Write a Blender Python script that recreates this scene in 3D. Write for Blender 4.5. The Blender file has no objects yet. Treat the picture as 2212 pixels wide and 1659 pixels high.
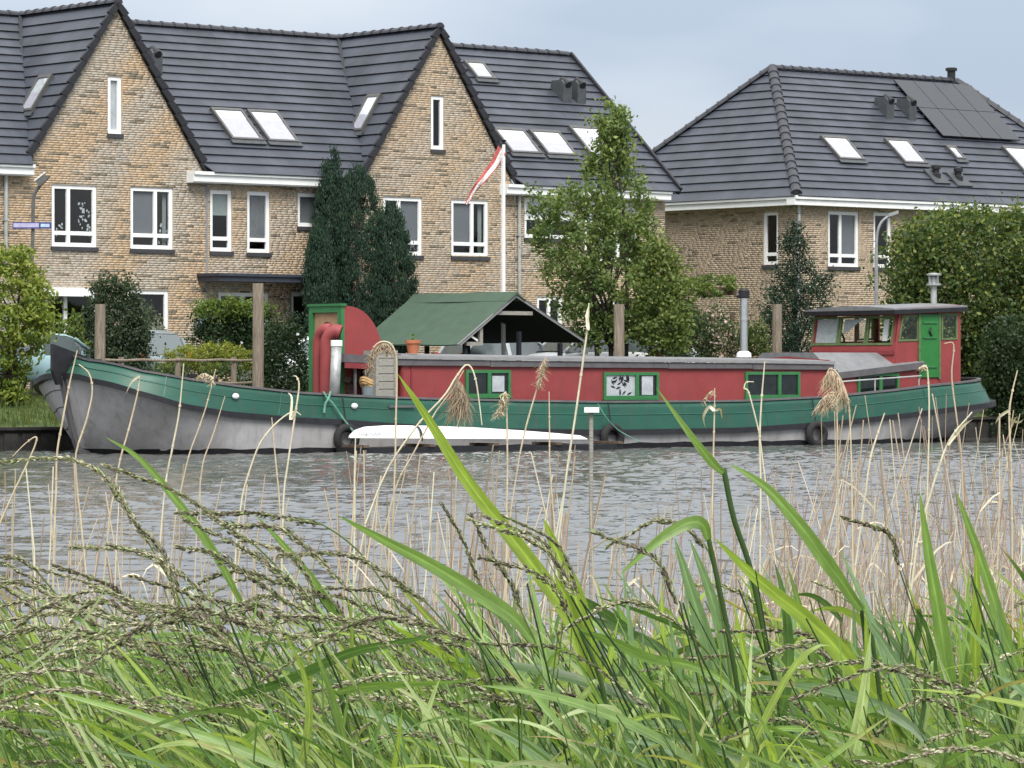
import bpy, math, random
import numpy as np
from mathutils import Vector, Matrix
from mathutils.geometry import tessellate_polygon
random.seed(7); RNG = np.random.default_rng(11)
sc = bpy.context.scene
COL = sc.collection

# ------------------------------------------------------------------ camera, sky, sun, exposure
F_PX, CX, HY, CAM_H = 8000.0, 1106.0, 795.0, 2.0        # focal length and horizon in 2212-px picture units
cam_d = bpy.data.cameras.new('camera'); cam = bpy.data.objects.new('camera', cam_d); COL.objects.link(cam)
cam.location = (0, 0, CAM_H); cam.rotation_euler = (math.pi/2, 0, 0)
cam_d.sensor_width = 36.0; cam_d.lens = 36.0*F_PX/2212.0
cam_d.shift_y = -(1659/2 - HY)/2212.0
cam_d.clip_start = 0.1; cam_d.clip_end = 2000
sc.camera = cam

SUN_EL, SUN_AZ = 50.0, (0.18, -0.98)                     # soft high sun behind the viewer's right shoulder
world = bpy.data.worlds.new('World'); sc.world = world; world.use_nodes = True
nt = world.node_tree; nt.nodes.clear()
def nd(nt, kind, **kw):
    n = nt.nodes.new(kind)
    for k, v in kw.items():
        if hasattr(n, k): setattr(n, k, v)
        else: n.inputs[k].default_value = v
    return n
w_out = nd(nt, 'ShaderNodeOutputWorld'); w_bg = nd(nt, 'ShaderNodeBackground'); w_bg.inputs['Strength'].default_value = 0.1
w_sky = nd(nt, 'ShaderNodeTexSky'); w_sky.sky_type = 'NISHITA'; w_sky.sun_disc = False
w_sky.sun_elevation = math.radians(SUN_EL); w_sky.sun_rotation = math.atan2(SUN_AZ[0], SUN_AZ[1])
w_tc = nd(nt, 'ShaderNodeTexCoord'); w_sep = nd(nt, 'ShaderNodeSeparateXYZ')
nt.links.new(w_tc.outputs['Generated'], w_sep.inputs[0])
w_map = nd(nt, 'ShaderNodeMapping'); w_map.inputs['Scale'].default_value = (3.4, 3.4, 10.0); w_map.inputs['Location'].default_value = (0.37, 0.1, 0.25)
nt.links.new(w_tc.outputs['Generated'], w_map.inputs['Vector'])
w_n = nd(nt, 'ShaderNodeTexNoise'); w_n.inputs['Scale'].default_value = 1.6; w_n.inputs['Detail'].default_value = 4; w_n.inputs['Roughness'].default_value = 0.45
nt.links.new(w_map.outputs[0], w_n.inputs['Vector'])
w_r = nd(nt, 'ShaderNodeValToRGB'); w_r.color_ramp.elements[0].position = 0.36; w_r.color_ramp.elements[1].position = 0.66
w_r.color_ramp.elements[0].color = (0.150, 0.177, 0.224, 1); w_r.color_ramp.elements[1].color = (0.252, 0.268, 0.292, 1)
nt.links.new(w_n.outputs['Fac'], w_r.inputs['Fac'])
# an overcast sky is naturally brighter towards the zenith
w_g = nd(nt, 'ShaderNodeMapRange'); w_g.inputs['From Min'].default_value = 0.0; w_g.inputs['From Max'].default_value = 1.0
w_g.inputs['To Min'].default_value = 10.0; w_g.inputs['To Max'].default_value = 30.0
nt.links.new(w_sep.outputs['Z'], w_g.inputs['Value'])
w_mul = nd(nt, 'ShaderNodeVectorMath'); w_mul.operation = 'SCALE'
w_wh = nd(nt, 'ShaderNodeMixRGB'); w_wh.inputs[2].default_value = (0.275, 0.280, 0.285, 1)   # cloud cover turns whiter higher up
w_k = nd(nt, 'ShaderNodeMapRange'); w_k.inputs['From Min'].default_value = 0.08; w_k.inputs['From Max'].default_value = 0.45
nt.links.new(w_sep.outputs['Z'], w_k.inputs['Value']); nt.links.new(w_k.outputs[0], w_wh.inputs['Fac']); nt.links.new(w_r.outputs['Color'], w_wh.inputs[1])
nt.links.new(w_wh.outputs['Color'], w_mul.inputs[0]); nt.links.new(w_g.outputs[0], w_mul.inputs['Scale'])
w_mix = nd(nt, 'ShaderNodeMixRGB'); w_mix.inputs['Fac'].default_value = 0.93
nt.links.new(w_sky.outputs[0], w_mix.inputs[1]); nt.links.new(w_mul.outputs[0], w_mix.inputs[2])
nt.links.new(w_mix.outputs[0], w_bg.inputs['Color']); nt.links.new(w_bg.outputs[0], w_out.inputs['Surface'])

sun_d = bpy.data.lights.new('sun', 'SUN'); sun_d.energy = 1.5; sun_d.angle = math.radians(28); sun_d.color = (1.0, 0.96, 0.9)
sun = bpy.data.objects.new('sun', sun_d); COL.objects.link(sun)
_h = math.cos(math.radians(SUN_EL)); _n = math.hypot(*SUN_AZ)
sun.rotation_euler = Vector((SUN_AZ[0]/_n*_h, SUN_AZ[1]/_n*_h, math.sin(math.radians(SUN_EL)))).to_track_quat('Z', 'Y').to_euler()

sc.view_settings.view_transform = 'Standard'; sc.view_settings.look = 'None'
sc.view_settings.gamma = 1.0; sc.view_settings.use_curve_mapping = False
sc.view_settings.exposure = 1.38
sc.render.engine = 'CYCLES'
sc.cycles.max_bounces = 6; sc.cycles.transparent_max_bounces = 12

# ------------------------------------------------------------------ materials
def new_mat(name):
    m = bpy.data.materials.new(name); m.use_nodes = True
    return m, m.node_tree, m.node_tree.nodes['Principled BSDF']
def mat(name, col, rough=0.6, metal=0.0, var=0.18, scale=6.0, bump=0.0, bscale=40.0, spec=0.4, stretch=(1, 1, 1), grime=None, streak=0.0):
    m, nt, p = new_mat(name)
    p.inputs['Roughness'].default_value = rough; p.inputs['Metallic'].default_value = metal
    p.inputs['Specular IOR Level'].default_value = spec
    tc = nd(nt, 'ShaderNodeTexCoord'); mp = nd(nt, 'ShaderNodeMapping'); mp.inputs['Scale'].default_value = stretch
    nt.links.new(tc.outputs['Object'], mp.inputs['Vector'])
    n = nd(nt, 'ShaderNodeTexNoise'); n.inputs['Scale'].default_value = scale; n.inputs['Detail'].default_value = 5; n.inputs['Roughness'].default_value = 0.6
    nt.links.new(mp.outputs[0], n.inputs['Vector'])
    r = nd(nt, 'ShaderNodeValToRGB'); r.color_ramp.elements[0].position = 0.3; r.color_ramp.elements[1].position = 0.7
    lo = [c*(1-var) for c in col]; hi = [min(1, c*(1+var)) for c in col]
    if grime: lo = [a*(1-0.7)+b*0.7 for a, b in zip(lo, grime)]
    r.color_ramp.elements[0].color = (*lo, 1); r.color_ramp.elements[1].color = (*hi, 1)
    nt.links.new(n.outputs['Fac'], r.inputs['Fac']); nt.links.new(r.outputs['Color'], p.inputs['Base Color'])
    if streak:                                            # run-off stains: noise drawn out downwards, with some rust
        ms = nd(nt, 'ShaderNodeMapping'); ms.inputs['Scale'].default_value = (3.2, 3.2, 0.35); nt.links.new(tc.outputs['Object'], ms.inputs['Vector'])
        n3 = nd(nt, 'ShaderNodeTexNoise'); n3.inputs['Scale'].default_value = 2.2; n3.inputs['Detail'].default_value = 7; n3.inputs['Roughness'].default_value = 0.68; nt.links.new(ms.outputs[0], n3.inputs['Vector'])
        r3 = nd(nt, 'ShaderNodeValToRGB'); r3.color_ramp.elements[0].position = 0.50; r3.color_ramp.elements[1].position = 0.74; r3.color_ramp.elements[0].color = (0, 0, 0, 1); r3.color_ramp.elements[1].color = (streak, streak, streak, 1)
        nt.links.new(n3.outputs['Fac'], r3.inputs['Fac'])
        mx3 = nd(nt, 'ShaderNodeMixRGB'); mx3.inputs[2].default_value = (0.085, 0.058, 0.042, 1); nt.links.new(r3.outputs['Color'], mx3.inputs['Fac']); nt.links.new(r.outputs['Color'], mx3.inputs[1]); nt.links.new(mx3.outputs[0], p.inputs['Base Color'])
    if bump:
        b = nd(nt, 'ShaderNodeBump'); b.inputs['Strength'].default_value = bump; b.inputs['Distance'].default_value = 0.02
        n2 = nd(nt, 'ShaderNodeTexNoise'); n2.inputs['Scale'].default_value = bscale; n2.inputs['Detail'].default_value = 4
        nt.links.new(mp.outputs[0], n2.inputs['Vector']); nt.links.new(n2.outputs['Fac'], b.inputs['Height']); nt.links.new(b.outputs[0], p.inputs['Normal'])
    return m
def mat_attr(name, rough=0.7, trans=0.0, spec=0.3, veins=False, bump=0.0):
    """colour comes from the per-face attribute Col (each leaf, blade or brick has its own tone)"""
    m, nt, p = new_mat(name)
    p.inputs['Roughness'].default_value = rough; p.inputs['Specular IOR Level'].default_value = spec
    a = nd(nt, 'ShaderNodeAttribute'); a.attribute_name = 'Col'
    src = a.outputs['Color']
    if veins:
        uv = nd(nt, 'ShaderNodeUVMap'); w = nd(nt, 'ShaderNodeTexWave'); w.bands_direction = 'X'; w.inputs['Scale'].default_value = 3.2; w.inputs['Distortion'].default_value = 0.6
        nt.links.new(uv.outputs[0], w.inputs['Vector'])
        n = nd(nt, 'ShaderNodeTexNoise'); n.inputs['Scale'].default_value = 2.5; n.inputs['Detail'].default_value = 4
        nt.links.new(uv.outputs[0], n.inputs['Vector'])
        mr = nd(nt, 'ShaderNodeMapRange'); mr.inputs['To Min'].default_value = 0.82; mr.inputs['To Max'].default_value = 1.15
        nt.links.new(w.outputs['Fac'], mr.inputs['Value'])
        mr2 = nd(nt, 'ShaderNodeMapRange'); mr2.inputs['From Min'].default_value = 0.3; mr2.inputs['From Max'].default_value = 0.7; mr2.inputs['To Min'].default_value = 0.75; mr2.inputs['To Max'].default_value = 1.25
        nt.links.new(n.outputs['Fac'], mr2.inputs['Value'])
        mm = nd(nt, 'ShaderNodeMath'); mm.operation = 'MULTIPLY'; nt.links.new(mr.outputs[0], mm.inputs[0]); nt.links.new(mr2.outputs[0], mm.inputs[1])
        sx = nd(nt, 'ShaderNodeSeparateXYZ'); nt.links.new(uv.outputs[0], sx.inputs[0])          # pale midrib
        ab = nd(nt, 'ShaderNodeMath'); ab.operation = 'SUBTRACT'; ab.inputs[1].default_value = 0.5; nt.links.new(sx.outputs['X'], ab.inputs[0])
        a2 = nd(nt, 'ShaderNodeMath'); a2.operation = 'ABSOLUTE'; nt.links.new(ab.outputs[0], a2.inputs[0])
        m3 = nd(nt, 'ShaderNodeMapRange'); m3.inputs['From Min'].default_value = 0.03; m3.inputs['From Max'].default_value = 0.09; m3.inputs['To Min'].default_value = 1.35; m3.inputs['To Max'].default_value = 1.0; nt.links.new(a2.outputs[0], m3.inputs['Value'])
        m4 = nd(nt, 'ShaderNodeMath'); m4.operation = 'MULTIPLY'; nt.links.new(mm.outputs[0], m4.inputs[0]); nt.links.new(m3.outputs[0], m4.inputs[1]); mm = m4
        vs = nd(nt, 'ShaderNodeVectorMath'); vs.operation = 'SCALE'; nt.links.new(src, vs.inputs[0]); nt.links.new(mm.outputs[0], vs.inputs['Scale'])
        src = vs.outputs[0]
    nt.links.new(src, p.inputs['Base Color'])
    if bump:
        tc = nd(nt, 'ShaderNodeTexCoord'); n2 = nd(nt, 'ShaderNodeTexNoise'); n2.inputs['Scale'].default_value = 60
        nt.links.new(tc.outputs['Object'], n2.inputs['Vector']); b = nd(nt, 'ShaderNodeBump'); b.inputs['Strength'].default_value = bump; b.inputs['Distance'].default_value = 0.01
        nt.links.new(n2.outputs['Fac'], b.inputs['Height']); nt.links.new(b.outputs[0], p.inputs['Normal'])
    if trans:
        t = nd(nt, 'ShaderNodeBsdfTranslucent'); vs = nd(nt, 'ShaderNodeVectorMath'); vs.operation = 'MULTIPLY'; vs.inputs[1].default_value = (1.25, 1.35, 0.7)
        nt.links.new(src, vs.inputs[0]); nt.links.new(vs.outputs[0], t.inputs['Color'])
        mx = nd(nt, 'ShaderNodeMixShader'); mx.inputs['Fac'].default_value = trans
        nt.links.new(p.outputs[0], mx.inputs[1]); nt.links.new(t.outputs[0], mx.inputs[2])
        nt.links.new(mx.outputs[0], nt.nodes['Material Output'].inputs['Surface'])
    return m
def mat_glass(name, tint=(0.93, 0.95, 0.95), gloss=1.0):
    m, nt, p = new_mat(name); nt.nodes.remove(p)
    tr = nd(nt, 'ShaderNodeBsdfTransparent'); tr.inputs['Color'].default_value = (*tint, 1)
    gl = nd(nt, 'ShaderNodeBsdfGlossy'); gl.inputs['Roughness'].default_value = 0.02; gl.inputs['Color'].default_value = (gloss, gloss, gloss, 1)
    lw = nd(nt, 'ShaderNodeLayerWeight'); lw.inputs['Blend'].default_value = 0.5
    pw = nd(nt, 'ShaderNodeMath'); pw.operation = 'POWER'; pw.inputs[1].default_value = 4.0; nt.links.new(lw.outputs['Facing'], pw.inputs[0])
    fr = nd(nt, 'ShaderNodeMath'); fr.operation = 'MULTIPLY_ADD'; fr.inputs[1].default_value = 0.9; fr.inputs[2].default_value = 0.05; nt.links.new(pw.outputs[0], fr.inputs[0])
    mx = nd(nt, 'ShaderNodeMixShader')
    nt.links.new(fr.outputs[0], mx.inputs['Fac']); nt.links.new(tr.outputs[0], mx.inputs[1]); nt.links.new(gl.outputs[0], mx.inputs[2])
    nt.links.new(mx.outputs[0], nt.nodes['Material Output'].inputs['Surface'])
    return m
M = {}
M['mortar'] = mat('mortar', (0.40, 0.345, 0.275), 0.9, var=0.12, scale=2)
M['brick'] = mat_attr('brick', 0.85, spec=0.2, bump=0.4)
M['white'] = mat('white_paint', (0.80, 0.81, 0.80), 0.45, var=0.06, scale=3)
M['sill'] = mat('dark_sill', (0.045, 0.045, 0.05), 0.6)
M['glass'] = mat_glass('window_glass')
M['blind'] = mat('grey_blind', (0.13, 0.14, 0.15), 0.8, var=0.05)
M['whiteblind'] = mat('white_blind', (0.66, 0.66, 0.69), 0.7, var=0.05)
M['greenblind'] = mat('pale_green_blind', (0.24, 0.28, 0.27), 0.8, var=0.05)
M['lowblind'] = mat('lilac_blind', (0.40, 0.385, 0.44), 0.7, var=0.08)
M['room'] = mat('dark_room', (0.05, 0.045, 0.04), 0.9)
M['verge'] = mat('verge_tile', (0.018, 0.019, 0.024), 0.6)
M['underlay'] = mat('roof_underlay', (0.012, 0.012, 0.014), 0.9)
M['ridge'] = mat('ridge_tile', (0.038, 0.040, 0.048), 0.5, var=0.25, scale=4)
M['panel'] = mat('solar_panel', (0.010, 0.012, 0.017), 0.22, var=0.1, spec=0.5)
M['vent'] = mat('roof_vent', (0.06, 0.065, 0.07), 0.6)
M['pipe'] = mat('zinc_pipe', (0.42, 0.44, 0.43), 0.45, metal=0.3)
M['blackmetal'] = mat('black_metal', (0.015, 0.015, 0.017), 0.5)
M['alu'] = mat('grey_frame', (0.10, 0.10, 0.095), 0.4, metal=0.3)
M['red'] = mat('red_paint', (0.25, 0.043, 0.044), 0.55, var=0.10, scale=2.2, bump=0.10, bscale=12, streak=0.28)
M['redd'] = mat('dark_red_paint', (0.19, 0.03, 0.035), 0.5, var=0.15)
M['green'] = mat('bulwark_green', (0.012, 0.080, 0.054), 0.46, var=0.16, scale=1.2, bump=0.12, bscale=3, stretch=(1, 1, 3), spec=0.5, streak=0.45)
M['fgreen'] = mat('window_green', (0.035, 0.16, 0.055), 0.45, var=0.12)
M['dgreen'] = mat('door_green', (0.022, 0.155, 0.035), 0.45, var=0.10)
M['ogreen'] = mat('old_green_frame', (0.10, 0.15, 0.06), 0.6, var=0.25)
M['hull'] = mat('grey_hull', (0.37, 0.365, 0.375), 0.55, var=0.14, scale=1.3, bump=0.7, bscale=1.7, grime=(0.27, 0.255, 0.245), streak=0.35)
M['tar'] = mat('black_tar', (0.014, 0.014, 0.017), 0.45, var=0.3, bump=0.3, bscale=8)
M['greyroof'] = mat('grey_felt_roof', (0.165, 0.168, 0.175), 0.7, var=0.2, scale=3, bump=0.15, streak=0.2)
M['fascia'] = mat('grey_fascia', (0.10, 0.095, 0.10), 0.6, var=0.2, scale=4)
M['trimlight'] = mat('pale_grey_trim', (0.23, 0.23, 0.235), 0.55, var=0.12)
M['tan'] = mat('tan_panel', (0.34, 0.21, 0.12), 0.6, var=0.12)
M['steel'] = mat('stainless', (0.55, 0.57, 0.57), 0.28, metal=0.85, var=0.1)
M['zinc'] = mat('dull_zinc', (0.36, 0.37, 0.36), 0.5, metal=0.45, var=0.25, scale=5)
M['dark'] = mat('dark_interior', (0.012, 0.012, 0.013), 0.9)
M['curtain'] = mat('pale_curtain_and_reflection', (0.46, 0.48, 0.50), 0.5, var=0.15, scale=8)
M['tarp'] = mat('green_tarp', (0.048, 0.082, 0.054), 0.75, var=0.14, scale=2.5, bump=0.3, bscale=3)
M['tarpin'] = mat('shaded_tarp_inside', (0.010, 0.014, 0.020), 0.9)  # shade under the canopy put into the colour
M['wood'] = mat('weathered_wood', (0.20, 0.165, 0.125), 0.85, var=0.4, scale=5, bump=0.6, bscale=9, stretch=(6, 6, 0.6))
M['greywood'] = mat('grey_board', (0.27, 0.26, 0.23), 0.8, var=0.25, scale=4, bump=0.3, stretch=(2, 2, 6))
M['log'] = mat('log', (0.10, 0.07, 0.05), 0.9, var=0.4)
M['terra'] = mat('terracotta', (0.42, 0.15, 0.075), 0.75, var=0.12)
M['kayak'] = mat('white_gelcoat', (0.84, 0.84, 0.83), 0.3, var=0.03)
M['strap'] = mat('black_strap', (0.015, 0.015, 0.015), 0.7)
M['rope'] = mat('green_rope', (0.11, 0.26, 0.19), 0.8, var=0.3)
M['tyre'] = mat('rubber', (0.016, 0.016, 0.017), 0.8, var=0.3)
M['bark'] = mat('bark', (0.055, 0.045, 0.035), 0.9, var=0.4, scale=9, bump=0.5)
M['leaf'] = mat_attr('leaf', 0.55, trans=0.36, spec=0.35)
M['needle'] = mat_attr('needle', 0.7, trans=0.08, spec=0.2)
M['blade'] = mat_attr('blade', 0.38, trans=0.45, spec=0.45, veins=True)
M['straw'] = mat_attr('straw', 0.6, trans=0.12, spec=0.3)
M['seed'] = mat_attr('seed', 0.6, trans=0.15, spec=0.3)
M['soil'] = mat('soil', (0.07, 0.06, 0.04), 0.95, var=0.4, scale=2)
M['grassground'] = mat('grass_ground', (0.06, 0.09, 0.025), 0.95, var=0.5, scale=2.5, bump=0.5)
M['asphalt'] = mat('asphalt', (0.09, 0.088, 0.085), 0.9, var=0.2, scale=5)
M['sheetpile'] = mat('quay_timber', (0.03, 0.028, 0.026), 0.85, var=0.5, scale=4)
M['carblue'] = mat('light_blue_car', (0.36, 0.54, 0.60), 0.25, var=0.03, spec=0.6)
M['carsilver'] = mat('silver_car', (0.52, 0.56, 0.58), 0.25, metal=0.2, var=0.03, spec=0.6)
M['cargrey'] = mat('grey_blue_car', (0.22, 0.27, 0.29), 0.3, metal=0.2, var=0.04, spec=0.6)
M['carwhite'] = mat('white_car', (0.75, 0.77, 0.78), 0.25, var=0.03, spec=0.6)
M['carglass'] = mat('car_glass', (0.10, 0.125, 0.13), 0.06, var=0.05, spec=1.0)  # base lightened to paint in the sky's reflection
M['taillight'] = mat('red_lamp', (0.45, 0.03, 0.02), 0.3)
M['lamp'] = mat('pale_lamp', (0.7, 0.7, 0.68), 0.25)
M['lamppost'] = mat('lamp_post_paint', (0.10, 0.10, 0.095), 0.5)
M['lamppost2'] = mat('pale_lamp_post', (0.26, 0.275, 0.27), 0.45, metal=0.2)
M['signblue'] = mat('sign_blue', (0.035, 0.055, 0.20), 0.4)
M['signpale'] = mat('sign_pale', (0.42, 0.52, 0.72), 0.4)
M['signlilac'] = mat('sign_lilac', (0.40, 0.38, 0.55), 0.4)
M['flagred'] = mat('flag_red', (0.52, 0.12, 0.11), 0.8)
M['flagwhite'] = mat('flag_white', (0.80, 0.79, 0.77), 0.8)
M['poleW'] = mat('white_pole', (0.78, 0.78, 0.76), 0.4, var=0.05)
M['wicker'] = mat('tan_wicker', (0.42, 0.27, 0.12), 0.8, var=0.3)
M['ink'] = mat('grey_lettering', (0.28, 0.28, 0.30), 0.6)
M['porch'] = mat('dark_porch', (0.035, 0.04, 0.055), 0.5)

# roof tiles: UV in metres, joints between tiles and a slight tone per tile
def mat_tiles():
    m, nt, p = new_mat('roof_tile'); p.inputs['Roughness'].default_value = 0.5; p.inputs['Specular IOR Level'].default_value = 0.45
    uv = nd(nt, 'ShaderNodeUVMap'); b = nd(nt, 'ShaderNodeTexBrick'); b.offset = 0.5
    b.inputs['Scale'].default_value = 1.0; b.inputs['Brick Width'].default_value = 0.30; b.inputs['Row Height'].default_value = 0.37; b.inputs['Mortar Size'].default_value = 0.009
    b.inputs['Color1'].default_value = (0.040, 0.046, 0.062, 1); b.inputs['Color2'].default_value = (0.049, 0.055, 0.072, 1); b.inputs['Mortar'].default_value = (0.040, 0.042, 0.05, 1)
    nt.links.new(uv.outputs[0], b.inputs['Vector'])
    n = nd(nt, 'ShaderNodeTexNoise'); n.inputs['Scale'].default_value = 0.9; n.inputs['Detail'].default_value = 6; nt.links.new(uv.outputs[0], n.inputs['Vector'])
    mr = nd(nt, 'ShaderNodeMapRange'); mr.inputs['From Min'].default_value = 0.3; mr.inputs['From Max'].default_value = 0.7; mr.inputs['To Min'].default_value = 0.70; mr.inputs['To Max'].default_value = 1.32
    nt.links.new(n.outputs['Fac'], mr.inputs['Value'])
    vs = nd(nt, 'ShaderNodeVectorMath'); vs.operation = 'SCALE'; nt.links.new(b.outputs['Color'], vs.inputs[0]); nt.links.new(mr.outputs[0], vs.inputs['Scale'])
    nt.links.new(vs.outputs[0], p.inputs['Base Color'])
    return m
M['tile'] = mat_tiles()

def mat_water():
    m, nt, p = new_mat('water'); p.inputs['Base Color'].default_value = (0.085, 0.088, 0.082, 1)
    p.inputs['Roughness'].default_value = 0.04; p.inputs['IOR'].default_value = 1.333; p.inputs['Specular IOR Level'].default_value = 0.5
    tc = nd(nt, 'ShaderNodeTexCoord'); mp = nd(nt, 'ShaderNodeMapping'); mp.inputs['Scale'].default_value = (7.0, 4.0, 1)
    nt.links.new(tc.outputs['Object'], mp.inputs['Vector'])
    n = nd(nt, 'ShaderNodeTexNoise'); n.inputs['Scale'].default_value = 1.6; n.inputs['Detail'].default_value = 4; nt.links.new(mp.outputs[0], n.inputs['Vector'])
    b = nd(nt, 'ShaderNodeBump'); b.inputs['Strength'].default_value = 0.5; b.inputs['Distance'].default_value = 0.02
    nt.links.new(n.outputs['Fac'], b.inputs['Height']); nt.links.new(b.outputs[0], p.inputs['Normal'])
    return m
M['water'] = mat_water()

# ------------------------------------------------------------------ helpers
def at(px, py, Y):
    """the point at distance Y seen at (px, py) of the photograph (2212-px units)"""
    return Vector(((px-CX)/F_PX*Y, Y, CAM_H+(HY-py)/F_PX*Y))
def zat(py, Y): return CAM_H+(HY-py)/F_PX*Y
class G:
    """collects verts / faces (world space); part() turns it into ONE mesh object"""
    def __init__(s): s.v = []; s.f = []; s.uv = []
    def add(s, vs, fs, uv=None):
        o = len(s.v); s.v += [tuple(v) for v in vs]; s.f += [tuple(i+o for i in f) for f in fs]
        s.uv += list(uv) if uv else [(0, 0)]*len(vs)
    def obox(s, p, a, b, c):
        p, a, b, c = Vector(p), Vector(a), Vector(b), Vector(c)
        vs = [p, p+a, p+a+b, p+b, p+c, p+a+c, p+a+b+c, p+b+c]
        s.add(vs, [(0, 3, 2, 1), (4, 5, 6, 7), (0, 1, 5, 4), (1, 2, 6, 5), (2, 3, 7, 6), (3, 0, 4, 7)])
    def box(s, c, sx, sy, sz, rz=0.0):
        X = Vector((math.cos(rz), math.sin(rz), 0))*sx; Y = Vector((-math.sin(rz), math.cos(rz), 0))*sy; Z = Vector((0, 0, sz))
        s.obox(Vector(c)-X/2-Y/2-Z/2, X, Y, Z)
    def prism(s, poly, ext):
        n = len(poly); ext = Vector(ext); P = [Vector(p) for p in poly]
        s.add(P+[p+ext for p in P], [tuple(range(n))[::-1], tuple(range(n, 2*n))]+[(i, (i+1) % n, n+(i+1) % n, n+i) for i in range(n)])
    def tube(s, path, r, n=6):
        P = [Vector(p) for p in path]; k = len(P)
        R = r if isinstance(r, (list, tuple)) else [r]*k
        vs = []; prev = None
        for i, p in enumerate(P):
            d = (P[min(i+1, k-1)]-P[max(i-1, 0)]).normalized()
            if prev is None: prev = d.orthogonal().normalized()
            e = (prev-d*prev.dot(d)); e = e.normalized() if e.length > 1e-6 else d.orthogonal().normalized()
            prev = e; f = d.cross(e)
            for j in range(n):
                a = 2*math.pi*j/n; vs.append(p+(e*math.cos(a)+f*math.sin(a))*R[i])
        fs = [(i*n+j, i*n+(j+1) % n, (i+1)*n+(j+1) % n, (i+1)*n+j) for i in range(k-1) for j in range(n)]
        fs += [tuple(range(n))[::-1], tuple(range((k-1)*n, k*n))]
        s.add(vs, fs)
    def lathe(s, c, prof, n=16):
        c = Vector(c); vs = []
        for r, z in prof:
            for j in range(n):
                a = 2*math.pi*j/n; vs.append(c+Vector((r*math.cos(a), r*math.sin(a), z)))
        k = len(prof)
        fs = [(i*n+j, i*n+(j+1) % n, (i+1)*n+(j+1) % n, (i+1)*n+j) for i in range(k-1) for j in range(n)]
        fs += [tuple(range(n))[::-1], tuple(range((k-1)*n, k*n))]
        s.add(vs, fs)
    def grid(s, rows, closed=False):
        m = len(rows[0]); vs = [v for r in rows for v in r]
        fs = [(i*m+j, i*m+j+1, (i+1)*m+j+1, (i+1)*m+j) for i in range(len(rows)-1) for j in range(m-1)]
        s.add(vs, fs)
def rootof(o):
    while o.parent: o = o.parent
    return o
def tag(o, label=None, cat=None, group=None, kind=None):
    if label: o['label'] = label
    if cat: o['category'] = cat
    if group: o['group'] = group
    if kind: o['kind'] = kind
    return o
def thing(name, loc, label, cat, group=None):
    o = bpy.data.objects.new(name, None); COL.objects.link(o); o.location = loc; o.empty_display_size = 0.2
    return tag(o, label, cat, group)
def part(name, g, m, parent=None, smooth=False, kind=None, uv=False, label=None):
    me = bpy.data.meshes.new(name)
    off = Vector(rootof(parent).location) if parent else Vector((0, 0, 0))
    me.from_pydata([(v[0]-off.x, v[1]-off.y, v[2]-off.z) for v in g.v], [], g.f)
    if uv:
        L = me.uv_layers.new(name='UVMap'); idx = np.empty(len(me.loops), dtype=np.int32); me.loops.foreach_get('vertex_index', idx)
        L.data.foreach_set('uv', np.array(g.uv, dtype=np.float32)[idx].ravel())
    if smooth: me.polygons.foreach_set('use_smooth', [True]*len(me.polygons))
    me.materials.append(m if not isinstance(m, str) else M[m]); me.update()
    o = bpy.data.objects.new(name, me); COL.objects.link(o)
    if parent: o.parent = parent
    if kind: o['kind'] = kind
    if label: o['label'] = label
    return o
def np_part(name, V, Fq, m, parent=None, col=None, uvs=None, kind=None, smooth=False):
    """numpy verts (n,3) and quads (k,4) -> one mesh; col = (k,3) colour per face; uvs = (n,2)"""
    me = bpy.data.meshes.new(name)
    off = np.array(rootof(parent).location) if parent else np.zeros(3)
    V = np.asarray(V, dtype=np.float32)-off.astype(np.float32)
    k, q = Fq.shape
    me.vertices.add(len(V)); me.vertices.foreach_set('co', V.ravel())
    me.loops.add(k*q); me.loops.foreach_set('vertex_index', Fq.astype(np.int32).ravel())
    me.polygons.add(k); me.polygons.foreach_set('loop_start', np.arange(0, k*q, q, dtype=np.int32)); me.polygons.foreach_set('loop_total', np.full(k, q, dtype=np.int32))
    if smooth: me.polygons.foreach_set('use_smooth', np.ones(k, dtype=bool))
    if col is not None:
        a = me.attributes.new('Col', 'FLOAT_COLOR', 'FACE'); c4 = np.ones((k, 4), dtype=np.float32); c4[:, :3] = col; a.data.foreach_set('color', c4.ravel())
    if uvs is not None:
        L = me.uv_layers.new(name='UVMap'); L.data.foreach_set('uv', np.asarray(uvs, dtype=np.float32)[Fq.ravel()].ravel())
    me.materials.append(M[m] if isinstance(m, str) else m); me.update(calc_edges=True)
    o = bpy.data.objects.new(name, me); COL.objects.link(o)
    if parent: o.parent = parent
    if kind: o['kind'] = kind
    return o
def interp(x, pts):
    return float(np.interp(x, [p[0] for p in pts], [p[1] for p in pts]))
def curve(pts, n):
    """smooth (Catmull-Rom) resample of control points to n points"""
    P = np.array([list(p) for p in pts], dtype=float); k = len(P)
    if k == 2: return [Vector(P[0]*(1-t)+P[1]*t) for t in np.linspace(0, 1, n)]
    Q = np.vstack([2*P[0]-P[1], P, 2*P[-1]-P[-2]]); out = []
    for u in np.linspace(0, k-1-1e-6, n):
        i = int(u); t = u-i; a, b, c, d = Q[i], Q[i+1], Q[i+2], Q[i+3]
        out.append(Vector(0.5*((2*b)+(-a+c)*t+(2*a-5*b+4*c-d)*t*t+(-a+3*b-3*c+d)*t**3)))
    return out
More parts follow.
